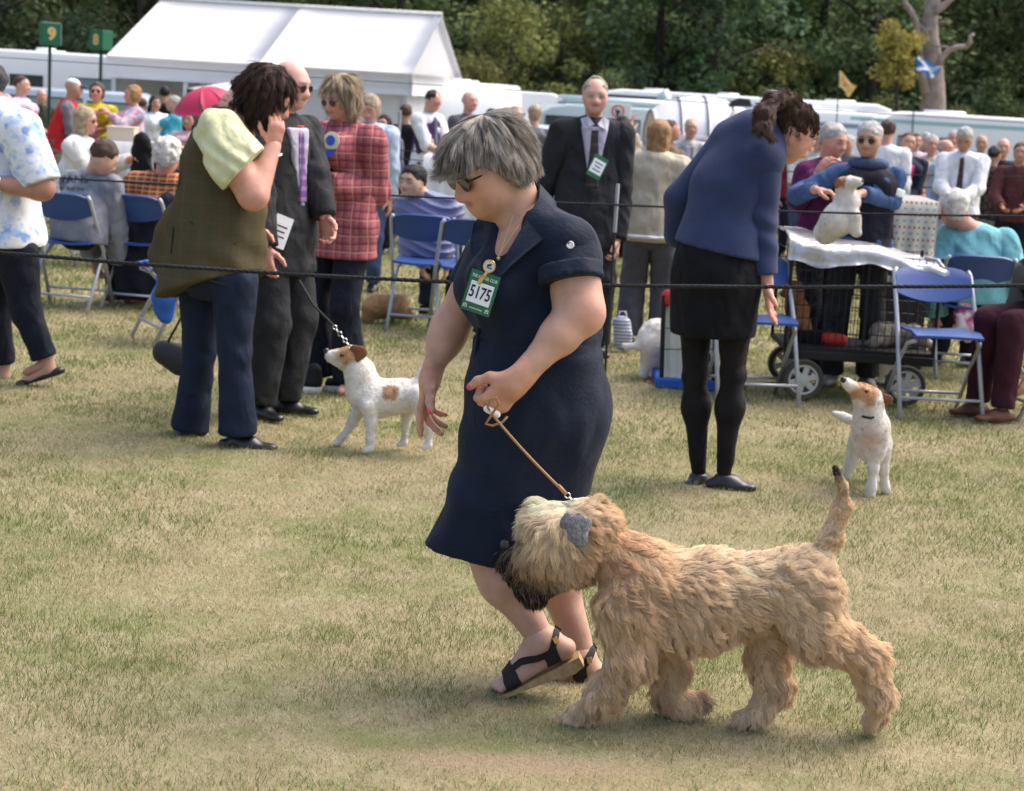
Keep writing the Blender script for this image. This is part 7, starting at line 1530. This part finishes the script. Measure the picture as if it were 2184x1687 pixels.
# ------------------------------------------------------------------ marquee, caravans, cars
def build_marquee():
    pvc = mat('marquee_pvc', (.80, .80, .81), .5, trans=.42, spec=.3, bump=(2.5, .25), var=(1.2, .03)); alu = mat('aluminium', (.55, .56, .58), .35, metal=.7); inner = mat('lining', (.66, .66, .62), .8, trans=.45, bump=(3, .3, (3, 3, .4)))
    y0 = 34.5; FL, FR = P(245, 113, y0), P(868, 155, y0 - .6); d = unit((FR - FL) * A(1, 1, 0)); n = A(-d[1], d[0], 0); W = 6.2; zE = (FL[2] + FR[2]) / 2; L = np.linalg.norm((FR - FL)[:2])
    rl = P(310, 3, y0 + 3.1); zR = max(rl[2], zE + 1.2); o = A(FL[0], FL[1], 0); g = lambda u, v, z: o + d * u + n * v + A(0, 0, z); gz = lambda u, v: terrain(*g(u, v, 0)[:2])
    R = empty('marquee', g(L / 2, 0, gz(L / 2, 0)), 'long white frame marquee with ridged roof behind the crowd', 'marquee')
    bays = 2; oh = .12
    for k in range(bays):
        u0, u1 = L * k / bays + (.012 if k else -oh), L * (k + 1) / bays - (.012 if k < bays - 1 else -oh)
        for side in (0, 1):
            gr = []
            for i in range(8):
                u = u0 + (u1 - u0) * i / 7; gr.append([g(u, W / 2 + (t - 1) * (W / 2 + oh) * (1 if side == 0 else -1), zE - .03 + (zR - zE) * t - .05 * math.sin(math.pi * t) * math.sin(math.pi * i / 7)) for t in np.linspace(0, 1, 8)])
            MB().sheet(gr if side == 0 else gr[::-1], .012).build('roof_panel', pvc, R, True)
    MB().tube([g(-oh, W / 2, zR + .01), g(L + oh, W / 2, zR + .01)], .035, 8).build('ridge_tube', pvc, R, True)
    vz = .40
    gr = [[g(u, -oh - .02 - .012 * math.sin(u * 3), zE - .04 - vz * (1 - t)) for t in np.linspace(0, 1, 4)] for u in np.linspace(-oh, L + oh, 40)]; MB().sheet(gr, .012).build('valance', pvc, R, True)
    gr = [[g(L + oh + .02, v, zE - .04 - vz * (1 - t)) for t in np.linspace(0, 1, 3)] for v in np.linspace(-oh, W + oh, 20)]; MB().sheet(gr, .012).build('valance', pvc, R, True)
    for (v, u) in ((0, L), (W, L), (0, 0), (W, 0)) + tuple((0, L * k / 4) for k in (1, 2, 3)):
        a = g(u, v, gz(u, v)); MB().box((a + g(u, v, zE - .06)) / 2, (.09, .09, zE - .06 - a[2]), (d, n, A(0, 0, 1))).build('upright', alu, R)
    # right-hand gable and front wall of the right bay; the left bay is open with a lined back wall
    b = MB(); b.extrude([(-.06, zE - .05), (W / 2, zR - .03), (W + .06, zE - .05)], g(L - .0, 0, 0), n, A(0, 0, 1), .015); b.build('gable', pvc, R)
    def wall(nm, a, c, m, seg=18, amp=.02):
        gr = []
        for i in range(seg):
            u = i / (seg - 1); q = a + (c - a) * u; gzz = terrain(q[0], q[1]); off = np.cross(unit(c - a), A(0, 0, 1)) * amp * math.sin(u * seg * 1.4); gr.append([q + off + A(0, 0, gzz + (zE - .08 - gzz) * t) for t in np.linspace(0, 1, 4)])
        MB().sheet(gr, .012).build(nm, m, R, True)
    z_ = lambda u, v: g(u, v, 0)
    for k in range(2): wall('side_wall', z_(L, W * k / 2 + .05), z_(L, W * (k + 1) / 2 - .05), pvc)
    for k in (2, 3): wall('front_wall', z_(L * k / 4 + .06, 0), z_(L * (k + 1) / 4 - .06, 0), pvc, amp=.012)
    wall('back_wall', z_(0, W), z_(L, W), inner, 30); wall('end_wall', z_(0.0, 0.05), z_(0.0, W), inner); wall('partition', z_(L * .22, W * .4), z_(L * .22, W), inner)
    wall('partition', z_(L * .20, W * .42), z_(L * .50, W * .46), inner)
    t = empty('gazebo', g(L * .52, -1.6, gz(L * .52, -1.6)), 'low dark-trimmed white gazebo in the marquee opening behind the umbrella', 'gazebo'); gx = [g(L * .52 + a * .8, -1.6 + e * .7, 0) for a, e in ((-1, -1), (1, -1), (1, 1), (-1, 1))]; zt = P(430, 166, 32)[2]
    for q in gx: MB().tube([A(q[0], q[1], terrain(q[0], q[1])), A(q[0], q[1], zt - .2)], .02, 6).build('leg', mat('post_black', (.02, .02, .022), .6), t)
    b = MB(); ap = g(L * .52, -1.6, zt); b.add([A(q[0], q[1], zt - .2) for q in gx] + [ap], [(0, 1, 4), (1, 2, 4), (2, 3, 4), (3, 0, 4), (3, 2, 1, 0)]); b.build('canopy', pvc, t)
    b = MB(); 
    for i in range(4): b.sheet([[A(gx[i][0], gx[i][1], zt - .2), A(gx[i][0], gx[i][1], zt - .4)], [A(gx[(i + 1) % 4][0], gx[(i + 1) % 4][1], zt - .2), A(gx[(i + 1) % 4][0], gx[(i + 1) % 4][1], zt - .36)]], .006)
    b.build('trim', mat('gazebo_trim', (.02, .022, .03), .6), t)

def wheel_at(R, c, r, w, side):
    W = empty('wheel', c); W.parent = R; W.location = tuple(np.asarray(c, float) - base_of(R)); W.rotation_euler = (0, 0, 0); tmp = W
    MB().lathe((0, 0, 0), [(r * .6, -w / 2), (r * .96, -w / 2), (r, -w * .3), (r, w * .3), (r * .96, w / 2), (r * .6, w / 2)], 20, side).local('tyre', mat('rubber', (.02, .02, .021), .85), W, 'auto'); MB().lathe((0, 0, 0), [(r * .2, -w * .52), (r * .58, -w * .5), (r * .6, -w * .2), (r * .6, w * .2), (r * .58, w * .5), (r * .2, w * .52)], 16, side).local('rim', mat('alloy', (.45, .46, .48), .35, metal=.7), W, 'auto')
def vehicle(name, label, cat, x, Y, rz, Lx, Wy, H, prof, glassrows, paint, wheels, vents=(), stripes=(), z_off=0.0, door=None, group=None, lamps=True):
    """body from a side profile (fractions along the length and height), with panes, wheels, trim set a little proud of it"""
    c = P(x, 250, Y); c[2] = terrain(c[0], Y); R = empty(name, c, label, cat, group, rz=math.radians(rz)); BASES[R.name] = c
    gl = mat('dark_glass', (.035, .045, .050), .12, spec=.6); g2 = mat('pale_glass', (.22, .30, .33), .12, spec=.6); seal = mat('rubber', (.02, .02, .021), .85)
    b = MB(); pts = [((u - .5) * Lx, z * H) for u, z in prof]; n = len(pts); rings = []
    for wv, k in ((-1.0, .965), (-.97, .99), (-.90, 1.0), (.90, 1.0), (.97, .99), (1.0, .965)): rings.append([(px * (k * .5 + .5), wv * Wy / 2, .03 * H + (pz - .03 * H) * k) for px, pz in pts])
    vs = [v for r in rings for v in r]; fs = [(i * n + k, i * n + (k + 1) % n, (i + 1) * n + (k + 1) % n, (i + 1) * n + k) for i in range(len(rings) - 1) for k in range(n)]; fs += [tuple(range(n))[::-1], tuple((len(rings) - 1) * n + k for k in range(n))]
    b.add(vs, fs); b.local('body', paint, R, 'auto')
    for (u0, u1, z0, z1, pale) in glassrows:
        for sy in (-1, 1):
            p = MB(); p.box(((u0 + u1) / 2 * Lx - Lx / 2, sy * (Wy / 2 + .002), (z0 + z1) / 2 * H), ((u1 - u0) * Lx, .02, (z1 - z0) * H), bev=.006); w = p.local('window', g2 if pale else gl, R)
            f = MB(); a0, a1, b0, b1 = u0 * Lx - Lx / 2, u1 * Lx - Lx / 2, z0 * H, z1 * H; yy = sy * (Wy / 2 + .010); f.tube([(a0, yy, b0), (a1, yy, b0), (a1, yy, b1), (a0, yy, b1)], .014, 5, closed=True); f.local('frame', seal, w)
    for (u0, u1, z0, z1, m) in stripes:
        for sy in (-1, 1): MB().box(((u0 + u1) / 2 * Lx - Lx / 2, sy * (Wy / 2 + .001), (z0 + z1) / 2 * H), ((u1 - u0) * Lx, .012, (z1 - z0) * H)).local('stripe', m, R)
    if door:
        u0, u1, z0, z1 = door; d_ = MB(); d_.box(((u0 + u1) / 2 * Lx - Lx / 2, -(Wy / 2 + .004), (z0 + z1) / 2 * H), ((u1 - u0) * Lx, .02, (z1 - z0) * H), bev=.006); dd = d_.local('door', paint, R); MB().box((u1 * Lx - Lx / 2 - .08, -(Wy / 2 + .022), (z0 + z1) / 2 * H), (.04, .02, .10)).local('handle', seal, dd)
    for (u, r) in wheels:
        for sy in (-1, 1):
            W = empty('wheel', (0, 0, 0)); W.parent = R; W.location = ((u - .5) * Lx, sy * (Wy / 2 - .06), r); MB().lathe((0, 0, 0), [(r * .6, -.1), (r * .96, -.1), (r, -.06), (r, .06), (r * .96, .1), (r * .6, .1)], 18, (0, 1, 0)).local('tyre', seal, W, 'auto'); MB().lathe((0, 0, 0), [(r * .2, -.115), (r * .58, -.108), (r * .58, .108), (r * .2, .115)], 14, (0, 1, 0)).local('rim', mat('alloy', (.45, .46, .48), .35, metal=.7), W, 'auto')
    for (u, w, l, h) in vents: MB().box(((u - .5) * Lx, 0, H * .985 + h / 2), (l, w, h), bev=h * .35).local('roof_vent', paint, R, 'auto')
    return R
def build_vehicles():
    wp = mat('caravan_white', (.72, .73, .73), .35, spec=.45, var=(1.5, .03)); sil = mat('silver_paint', (.38, .44, .50), .3, spec=.5, metal=.3); mint = mat('pale_green_paint', (.40, .48, .48), .35, spec=.4); dk = mat('dark_paint', (.03, .034, .042), .25, spec=.5); nv = mat('navy_paint', (.015, .025, .075), .3, spec=.5); stp = mat('stripe_grey', (.22, .25, .30), .5); red = mat('lamp_red', (.4, .02, .02), .3)
    cara = [(0, .16), (.0, .55), (.05, .86), (.11, .97), (.18, 1), (.9, 1), (.97, .95), (1, .80), (1, .16), (.9, .14), (.1, .14)]
    boxy = [(0, .12), (0, .90), (.03, .98), (.08, 1), (.94, 1), (.99, .96), (1, .9), (1, .12)]
    moto = [(0, .12), (0, .36), (.05, .42), (.17, .60), (.10, .72), (.10, .90), (.16, .99), (.22, 1), (.95, 1), (1, .94), (1, .12)]
    carp = [(0, .16), (.0, .46), (.03, .52), (.22, .60), (.36, .95), (.42, 1), (.72, 1), (.82, .94), (.95, .62), (1, .56), (1, .20), (.97, .14), (.04, .13)]
    vanp = [(0, .14), (0, .40), (.04, .46), (.16, .54), (.27, .88), (.33, .97), (.40, 1), (.95, 1), (.99, .94), (1, .14)]
    GC = 'caravans and motorhomes at the field edge'
    V = vehicle
    V('caravan', 'white caravan with a grey-windowed end at the far left edge', 'caravan', 40, 39, 6, 5.6, 2.2, 2.55, cara, [(.12, .42, .45, .80, 1), (.50, .62, .5, .8, 0), (.72, .92, .5, .8, 1)], wp, [(.55, .33)], [(.3, .5, .6, .09), (.6, .4, .4, .12)], [(.02, .98, .36, .40, stp)], group=GC)
    V('motorhome', 'white motorhome behind the ring number posts', 'motorhome', 168, 41.5, -4, 6.2, 2.2, 2.62, moto, [(.36, .5, .5, .72, 0), (.62, .78, .5, .72, 0)], wp, [(.2, .34), (.8, .34)], [(.4, .5, .5, .10), (.7, .4, .7, .14)], [(.0, 1, .40, .44, stp)], group=GC, door=(.52, .61, .16, .78))
    V('parked_car', 'pale silver-blue people carrier at the far left', 'car', 50, 31, 8, 4.5, 1.8, 1.62, vanp, [(.30, .52, .58, .92, 1), (.54, .74, .58, .92, 1), (.76, .92, .58, .9, 1)], sil, [(.17, .32), (.82, .32)])
    V('parked_car', 'white car behind the mustard cardigan woman', 'car', 196, 33, -10, 4.2, 1.75, 1.45, carp, [(.36, .54, .60, .92, 0), (.56, .76, .60, .92, 0)], wp, [(.18, .31), (.80, .31)])
    V('caravan', 'white caravan close to the right end of the marquee', 'caravan', 985, 39.5, 86, 5.4, 2.2, 2.45, cara, [(.12, .40, .45, .8, 1), (.6, .8, .5, .8, 0)], wp, [(.55, .33)], [(.35, .5, .5, .10), (.75, .4, .5, .09)], [(.02, .98, .34, .38, stp)], group=GC)
    V('caravan', 'white caravan side on, partly behind the grey-topped bald man', 'caravan', 1010, 44, 0, 4.6, 2.2, 2.5, cara, [(.16, .40, .48, .78, 1), (.62, .86, .48, .78, 1)], wp, [(.52, .33)], [(.4, .5, .5, .10)], [(.02, .98, .34, .38, stp)], group=GC)
    V('campervan', 'pale green high-topped campervan behind the judge', 'campervan', 1255, 36, 5, 5.0, 1.95, 2.05, vanp, [(.31, .46, .58, .88, 0), (.48, .68, .58, .88, 1), (.70, .92, .58, .88, 1)], mint, [(.18, .34), (.80, .34)], [(.62, 1.3, 2.4, .20), (.80, .3, .3, .42)], group=GC)
    V('parked_car', 'pale blue estate car left of the judge', 'car', 1122, 30, 176, 4.4, 1.78, 1.48, carp, [(.36, .54, .60, .92, 0), (.56, .76, .60, .92, 0)], mat('ice_blue_paint', (.42, .52, .60), .28, spec=.5), [(.18, .31), (.80, .31)])
    V('motorhome', 'white motorhome with a dark blue roof band', 'motorhome', 1580, 44, 0, 7.0, 2.3, 2.75, boxy, [(.1, .24, .5, .72, 0), (.6, .78, .5, .72, 0)], wp, [(.18, .34), (.8, .34)], [(.2, .5, .6, .10), (.45, .5, .5, .10), (.62, .5, .6, .22), (.84, .5, .7, .10)], [(.0, .45, .84, .95, nv)], group=GC)
    V('parked_car', 'dark hatchback with a pale roof under the arched awning', 'car', 1500, 29, 12, 4.0, 1.72, 1.46, carp, [(.36, .54, .60, .92, 1), (.56, .76, .60, .92, 1)], mat('grey_paint', (.16, .15, .16), .3, spec=.5), [(.18, .30), (.80, .30)])
    V('caravan', 'long white caravan behind the terrier holder', 'caravan', 1880, 40, 4, 7.0, 2.25, 2.42, cara[::-1] if False else cara, [(.10, .26, .48, .80, 1), (.42, .56, .5, .80, 0), (.62, .84, .5, .80, 1)], wp, [(.5, .33), (.56, .33)], [(.25, .5, .6, .07), (.5, .4, .5, .07), (.72, .35, .35, .14)], [(.02, .98, .86, .90, stp), (.02, .98, .36, .39, stp)], group=GC)
    V('caravan', 'white caravan with a pale blue edge cut by the right side of the picture', 'caravan', 2150, 37, -5, 6.4, 2.25, 2.42, cara, [(.14, .34, .48, .8, 1), (.55, .72, .5, .8, 0)], wp, [(.5, .33)], [(.3, .6, .8, .10), (.75, .6, .7, .20)], [(.02, .98, .90, .93, mat('aqua_stripe', (.30, .52, .56), .5))], group=GC)
    V('caravan', 'white caravan with sloping front between the two longer caravans', 'caravan', 2020, 44, 0, 5.6, 2.2, 2.5, cara, [(.2, .4, .5, .8, 1)], wp, [(.5, .33)], [(.4, .5, .5, .09)], [(.02, .98, .36, .40, stp)], group=GC)
    V('caravan', 'white caravan end on behind the blue blazer woman', 'caravan', 1730, 43, 80, 5.6, 2.2, 2.55, cara, [(.12, .40, .45, .8, 0)], wp, [(.5, .33)], [(.4, .5, .5, .10)], group=GC)
    # arched awning
    Y = 31; c = P(1500, 300, Y); c[2] = terrain(c[0], Y); R = empty('awning', c, 'white arched awning with grey ribs and dark side window', 'awning'); pv = mat('awning_white', (.70, .69, .72), .55, trans=.2); x0, x1 = P(1398, 230, Y)[0], P(1625, 230, Y)[0]; zt = P(1510, 206, Y)[2]; zb = terrain(c[0], Y)
    arc = lambda x, t: (x, Y + 1.1 - 1.5 * math.cos(t), zb + (zt - zb) * (.58 + .42 * math.sin(t)))
    def bulge(u): return 1 - .34 * abs(2 * u - 1) ** 2.6
    n = 4
    for k in range(n):
        gr = []
        for i in range(7):
            u = (k + i / 6) / n; x = x0 + (x1 - x0) * u; gr.append([(x, Y + 1.1 - 1.5 * math.cos(t), zb + (zt - zb) * (.60 + (.40 * math.sin(t)) * bulge(u))) for t in np.linspace(0, math.pi, 12)])
        MB().sheet(gr, .01).build('roof_panel', pv, R, True)
        u = k / n; x = x0 + (x1 - x0) * u; MB().tube([(x, Y + 1.1 - 1.52 * math.cos(t), zb + (zt - zb) * (.605 + (.40 * math.sin(t)) * bulge(u))) for t in np.linspace(0, math.pi, 12)], .02, 5).build('rib', mat('rib_grey', (.12, .12, .14), .6), R, True)
        gr = [[(x0 + (x1 - x0) * (k + i / 3) / n, Y - .4 + .0 * i, zb + (zt - zb) * .60 * t) for t in (0, .5, 1)] for i in range(4)]; MB().sheet(gr, .008).build('front_panel', pv if k % 2 == 0 else mat('clear_grey', (.24, .25, .28), .3), R, True)
    bb = MB(); q = [P(x, y, Y - .55) for x, y in ((1552, 228), (1562, 214), (1578, 209), (1600, 212), (1604, 228))]; bb.add(q + [k + A(0, .03, 0) for k in q], [(0, 1, 2, 3, 4), (9, 8, 7, 6, 5)] + [(i, i + 5, (i + 1) % 5 + 5, (i + 1) % 5) for i in range(5)]); bb.build('side_window', mat('dark_glass'), R)

# ------------------------------------------------------------------ trees
def leaf_mat(name, dark=1.0):
    def fn(nt, b, tc):
        N = nt.nodes.new; L = nt.links.new; oi = N('ShaderNodeObjectInfo'); at = N('ShaderNodeAttribute'); at.attribute_name = 'col'; hs = N('ShaderNodeHueSaturation'); mr = N('ShaderNodeMapRange'); mr.inputs[3].default_value = .47; mr.inputs[4].default_value = .525; L(oi.outputs['Random'], mr.inputs[0]); L(mr.outputs[0], hs.inputs['Hue']); m2 = N('ShaderNodeMapRange'); m2.inputs[3].default_value = .7 * dark; m2.inputs[4].default_value = 1.25 * dark; mm = N('ShaderNodeMath'); mm.operation = 'FRACT'; m3 = N('ShaderNodeMath'); m3.operation = 'MULTIPLY'; m3.inputs[1].default_value = 7.3; L(oi.outputs['Random'], m3.inputs[0]); L(m3.outputs[0], mm.inputs[0]); L(mm.outputs[0], m2.inputs[0]); L(m2.outputs[0], hs.inputs['Value']); L(at.outputs['Color'], hs.inputs['Color']); L(hs.outputs[0], b.inputs['Base Color'])
        tr = N('ShaderNodeBsdfTranslucent'); L(hs.outputs[0], tr.inputs[0]); ms = N('ShaderNodeMixShader'); ms.inputs[0].default_value = .3; L(b.outputs[0], ms.inputs[1]); L(tr.outputs[0], ms.inputs[2]); L(ms.outputs[0], nt.nodes['Material Output'].inputs[0])
    return mat(name, (.06, .09, .03), .7, attr=True, spec=.2, fn=fn)
def leaf_cloud(centres, radii, per, size, rng, base, var):
    """leaf-sized faces spread through clumps"""
    n = len(centres) * per; ci = np.repeat(np.arange(len(centres)), per)
    d = unitv(rng.normal(size=(n, 3))); r = rng.random(n) ** .45; p = centres[ci] + d * radii[ci] * r[:, None]
    nn = unitv(d * .7 + rng.normal(size=(n, 3)) * .6 + A(0, 0, .35)); a = unitv(np.cross(nn, rng.normal(size=(n, 3)))); b = np.cross(nn, a); s = size * (.6 + .8 * rng.random(n))[:, None]
    V = np.stack([p - a * s * .5, p + b * s * .32 + a * s * .05, p + a * s * .6, p - b * s * .32 + a * s * .05], 1).reshape(-1, 3)
    cc = np.array(base)[None] * (1 + var * (rng.random((len(centres), 1)) * 2 - 1))[ci] * (.75 + .5 * rng.random((n, 1))); mixy = rng.random((n, 1)) < .12; cc = np.where(mixy, cc * (1.5, 1.35, 1.1), cc)
    return V, np.arange(n * 4).reshape(-1, 4), np.repeat(cc, 4, 0)
def build_trees():
    rng = np.random.default_rng(21); lm = leaf_mat('leaves'); bark = mat('bark', (.035, .032, .024), .95, bump=(14, 1.0, (2, 2, .4)))
    protos = []
    for k in range(6):
        H = 10.0; R = empty('tree', (0, 0, 0), None, 'tree', 'trees along the far side of the field'); n = 46
        th = rng.random(n) * 6.28; zz = .6 + (H - 1.2) * rng.random(n); prof = np.sin(np.clip(zz / H * 1.15 + .18, 0, 1.25) * 2.5) * (2.9 if k % 2 else 3.4); rr = prof * (.55 + .45 * rng.random(n)); cen = np.stack([np.cos(th) * rr, np.sin(th) * rr, zz], 1); rad = np.stack([.75 + .6 * rng.random(n)] * 3, 1) * (1, 1, .72)
        base = [(.106, .146, .054), (.090, .130, .056), (.126, .154, .048), (.072, .110, .054), (.140, .156, .050), (.096, .138, .052)][k]
        V, Q, C = leaf_cloud(cen, rad, 150, .21, rng, base, .4); me = mesh_data('crown', V, Q, lm, C, smooth=False); o = bpy.data.objects.new('crown', me); COL.objects.link(o); o.parent = R
        b = MB(); b.tube([(0, 0, -.3), (.05, 0, 1.2), (-.1, .1, 3.5), (.1, 0, 6), (0, 0, 8.5)], [.30, .24, .19, .13, .05], 8)
        b.local('trunk', bark, R, True)
        for j in range(5): lb = MB(); z = 1.6 + j * 1.2; a = rng.random() * 6.28; lb.tube([(0, 0, z), (math.cos(a) * 1.0, math.sin(a) * 1.0, z + .8), (math.cos(a) * 2.2, math.sin(a) * 2.2, z + 1.3)], [.10, .07, .03], 6); lb.local('limb', bark, R, True)
        protos.append(R)
    # (photo x, distance, scale, kind)
    spots = [(-60, 58, .95, 3), (120, 61, 1.05, 1), (300, 57, .9, 3), (430, 63, 1.1, 1), (560, 60, 1.0, 5), (700, 62, 1.05, 0), (840, 58, .95, 5), (960, 63, 1.05, 3), (1085, 55, .62, 4), (1190, 57, .60, 2), (1130, 64, 1.1, 0), (1290, 62, 1.05, 5), (1400, 58, .95, 1), (1520, 56, .95, 3), (1640, 57, .55, 4), (1620, 63, 1.1, 5), (1740, 61, 1.05, 0), (1850, 58, .9, 1), (1880, 54, .38, 2), (1985, 62, 1.0, 5), (2040, 53, .36, 4), (2120, 55, .46, 0), (2110, 61, 1.05, 5), (2230, 58, 1.0, 3), (1010, 52, .40, 4), (2330, 62, 1.05, 0), (-190, 62, 1.05, 5), (1760, 52, .34, 0), (1290, 52.5, .38, 1), (1960, 51, .30, 2)]
    words_ = {3: 'very dark green', 1: 'deep green', 5: 'dull green', 0: 'mid green', 4: 'yellowish green', 2: 'olive green'}
    used = set()
    near = lambda x: 'above the ring number signs' if x < 260 else 'behind the left end of the marquee' if x < 500 else 'behind the middle of the marquee' if x < 800 else 'behind the right end of the marquee' if x < 1020 else 'left of the judge' if x < 1200 else 'right above the judge' if x < 1330 else 'above the arched awning' if x < 1580 else 'above the blue blazer woman' if x < 1720 else 'by the yellow flag' if x < 1900 else 'around the dead tree' if x < 2060 else 'in the far right corner'
    seen = {}
    for i, (x, Y, sc, k) in enumerate(spots):
        o = protos[k] if k not in used else copy_tree(protos[k]); used.add(k); c = P(x, 240, Y); o.location = (c[0], Y, terrain(c[0], Y) - .1); o.rotation_euler = (0, 0, rng.random() * 6.28); o.scale = (sc * (1.05 if sc > .8 else 1.2), sc * (1.05 if sc > .8 else 1.1), sc)
        lab = '%s %s %s' % (words_[k], 'tree' if sc > .7 else 'bush', near(x)); seen[lab] = seen.get(lab, 0) + 1
        if seen[lab] > 1: lab += ', standing further back'
        o['label'] = lab
        if sc <= .7: o.name = 'bush'; o['category'] = 'bush'
    # woodland behind: one far mass
    n = 620; xs = rng.uniform(-30, 34, n); ys = rng.uniform(67, 76, n); zs = rng.uniform(.5, 15, n); V, Q, C = leaf_cloud(np.stack([xs, ys, zs], 1), np.stack([np.full(n, 1.7)] * 3, 1), 75, .42, rng, (.058, .084, .038), .4); o = obj('woodland', V, Q, lm, None, C, smooth=False); tag(o, 'dense dark woodland filling the skyline', None, None, 'stuff')
    g = []
    for x in np.linspace(-120, 120, 40): g.append([(x, 80 + 14 * t, -2 + 26 * t + 1.5 * math.sin(x * .2 + t * 5)) for t in np.linspace(0, 1, 10)])
    o = MB().sheet(g[::-1]).build('hill', mat('wooded_hill', (.022, .032, .016), .95, bump=(.6, 1.0), var=(.8, .5)), None, True); tag(o, 'dark wooded hillside', None, None, 'structure')
    # pale dead tree and the yellow bush beside it
    Y = 49; p = lambda x, y, d=0: P(x, y, Y + d); gr = p(1992, 300); gr[2] = terrain(gr[0], Y); R = empty('dead_tree', gr, 'bare pale dead tree with broken limbs behind the blue flag', 'tree'); dm = mat('dead_wood', (.24, .195, .17), .9, bump=(9, 1.0, (2, 2, .35)), var=(5, .25)); m = MPP(Y)
    MB().tube([gr, p(1990, 230), p(1992, 180), p(1990, 130), p(1984, 80), p(1983, 40), p(1990, 5), p(1996, -40), p(2004, -90)], [34 * m, 26 * m, 22 * m, 19 * m, 17 * m, 15 * m, 15 * m, 12 * m, 8 * m], 10).build('trunk', dm, R, True)
    for pts, r0, r1 in (([(1994, 25), (2012, 12), (2032, -6), (2050, -40)], 9, 4), ([(1998, 150), (2008, 122), (2022, 108), (2042, 100), (2066, 98)], 8, 5), ([(2060, 100), (2070, 88), (2068, 78), (2078, 72)], 6, 3), ([(1962, 120), (1957, 80), (1955, 50), (1945, 25), (1930, 5), (1920, -25)], 7, 4), ([(1955, 50), (1970, 62), (1985, 65)], 4, 3), ([(1946, 38), (1936, 20), (1926, 16)], 3, 1.5), ([(1980, 92), (1978, 78), (1974, 60)], 5, 3), ([(2000, 48), (2020, 46), (2030, 47)], 3, 1.5), ([(1985, 98), (2010, 99), (2022, 100)], 3, 1.5), ([(1962, 120), (1966, 160), (1975, 200)], 8, 10)):
        MB().tube([p(x, y, -.2) for x, y in pts], list(np.linspace(r0 * m, r1 * m, len(pts))), 7).build('limb', dm, R, True)
    R = empty('bush', A(p(1912, 300)[0], 48, terrain(5, 48)), 'yellow-leaved bush left of the dead tree', 'bush'); n = 34; cc = np.array([P(x, y, 48) for x, y in zip(rng.uniform(1885, 1938, n), rng.uniform(52, 175, n))]) + rng.normal(size=(n, 3)) * A(.12, .3, 0); V, Q, C = leaf_cloud(cc, np.full((n, 3), .26), 70, .13, rng, (.26, .23, .055), .3); obj('crown', V, Q, mat('yellow_leaf', (.3, .22, .04), .7, attr=True, trans=.3), R, C, smooth=False); MB().tube([base_of(R), P(1912, 200, 48), P(1912, 100, 48)], [.08, .05, .02], 6).build('trunk', bark, R, True)
build_ground()
build_grass()
build_marquee()
build_trees()
build_vehicles()
build_handler()
build_wheaten()
build_lead(None)
build_mid()
build_chairs()
build_seated()
build_trolley()
build_crowd()
build_ropes()
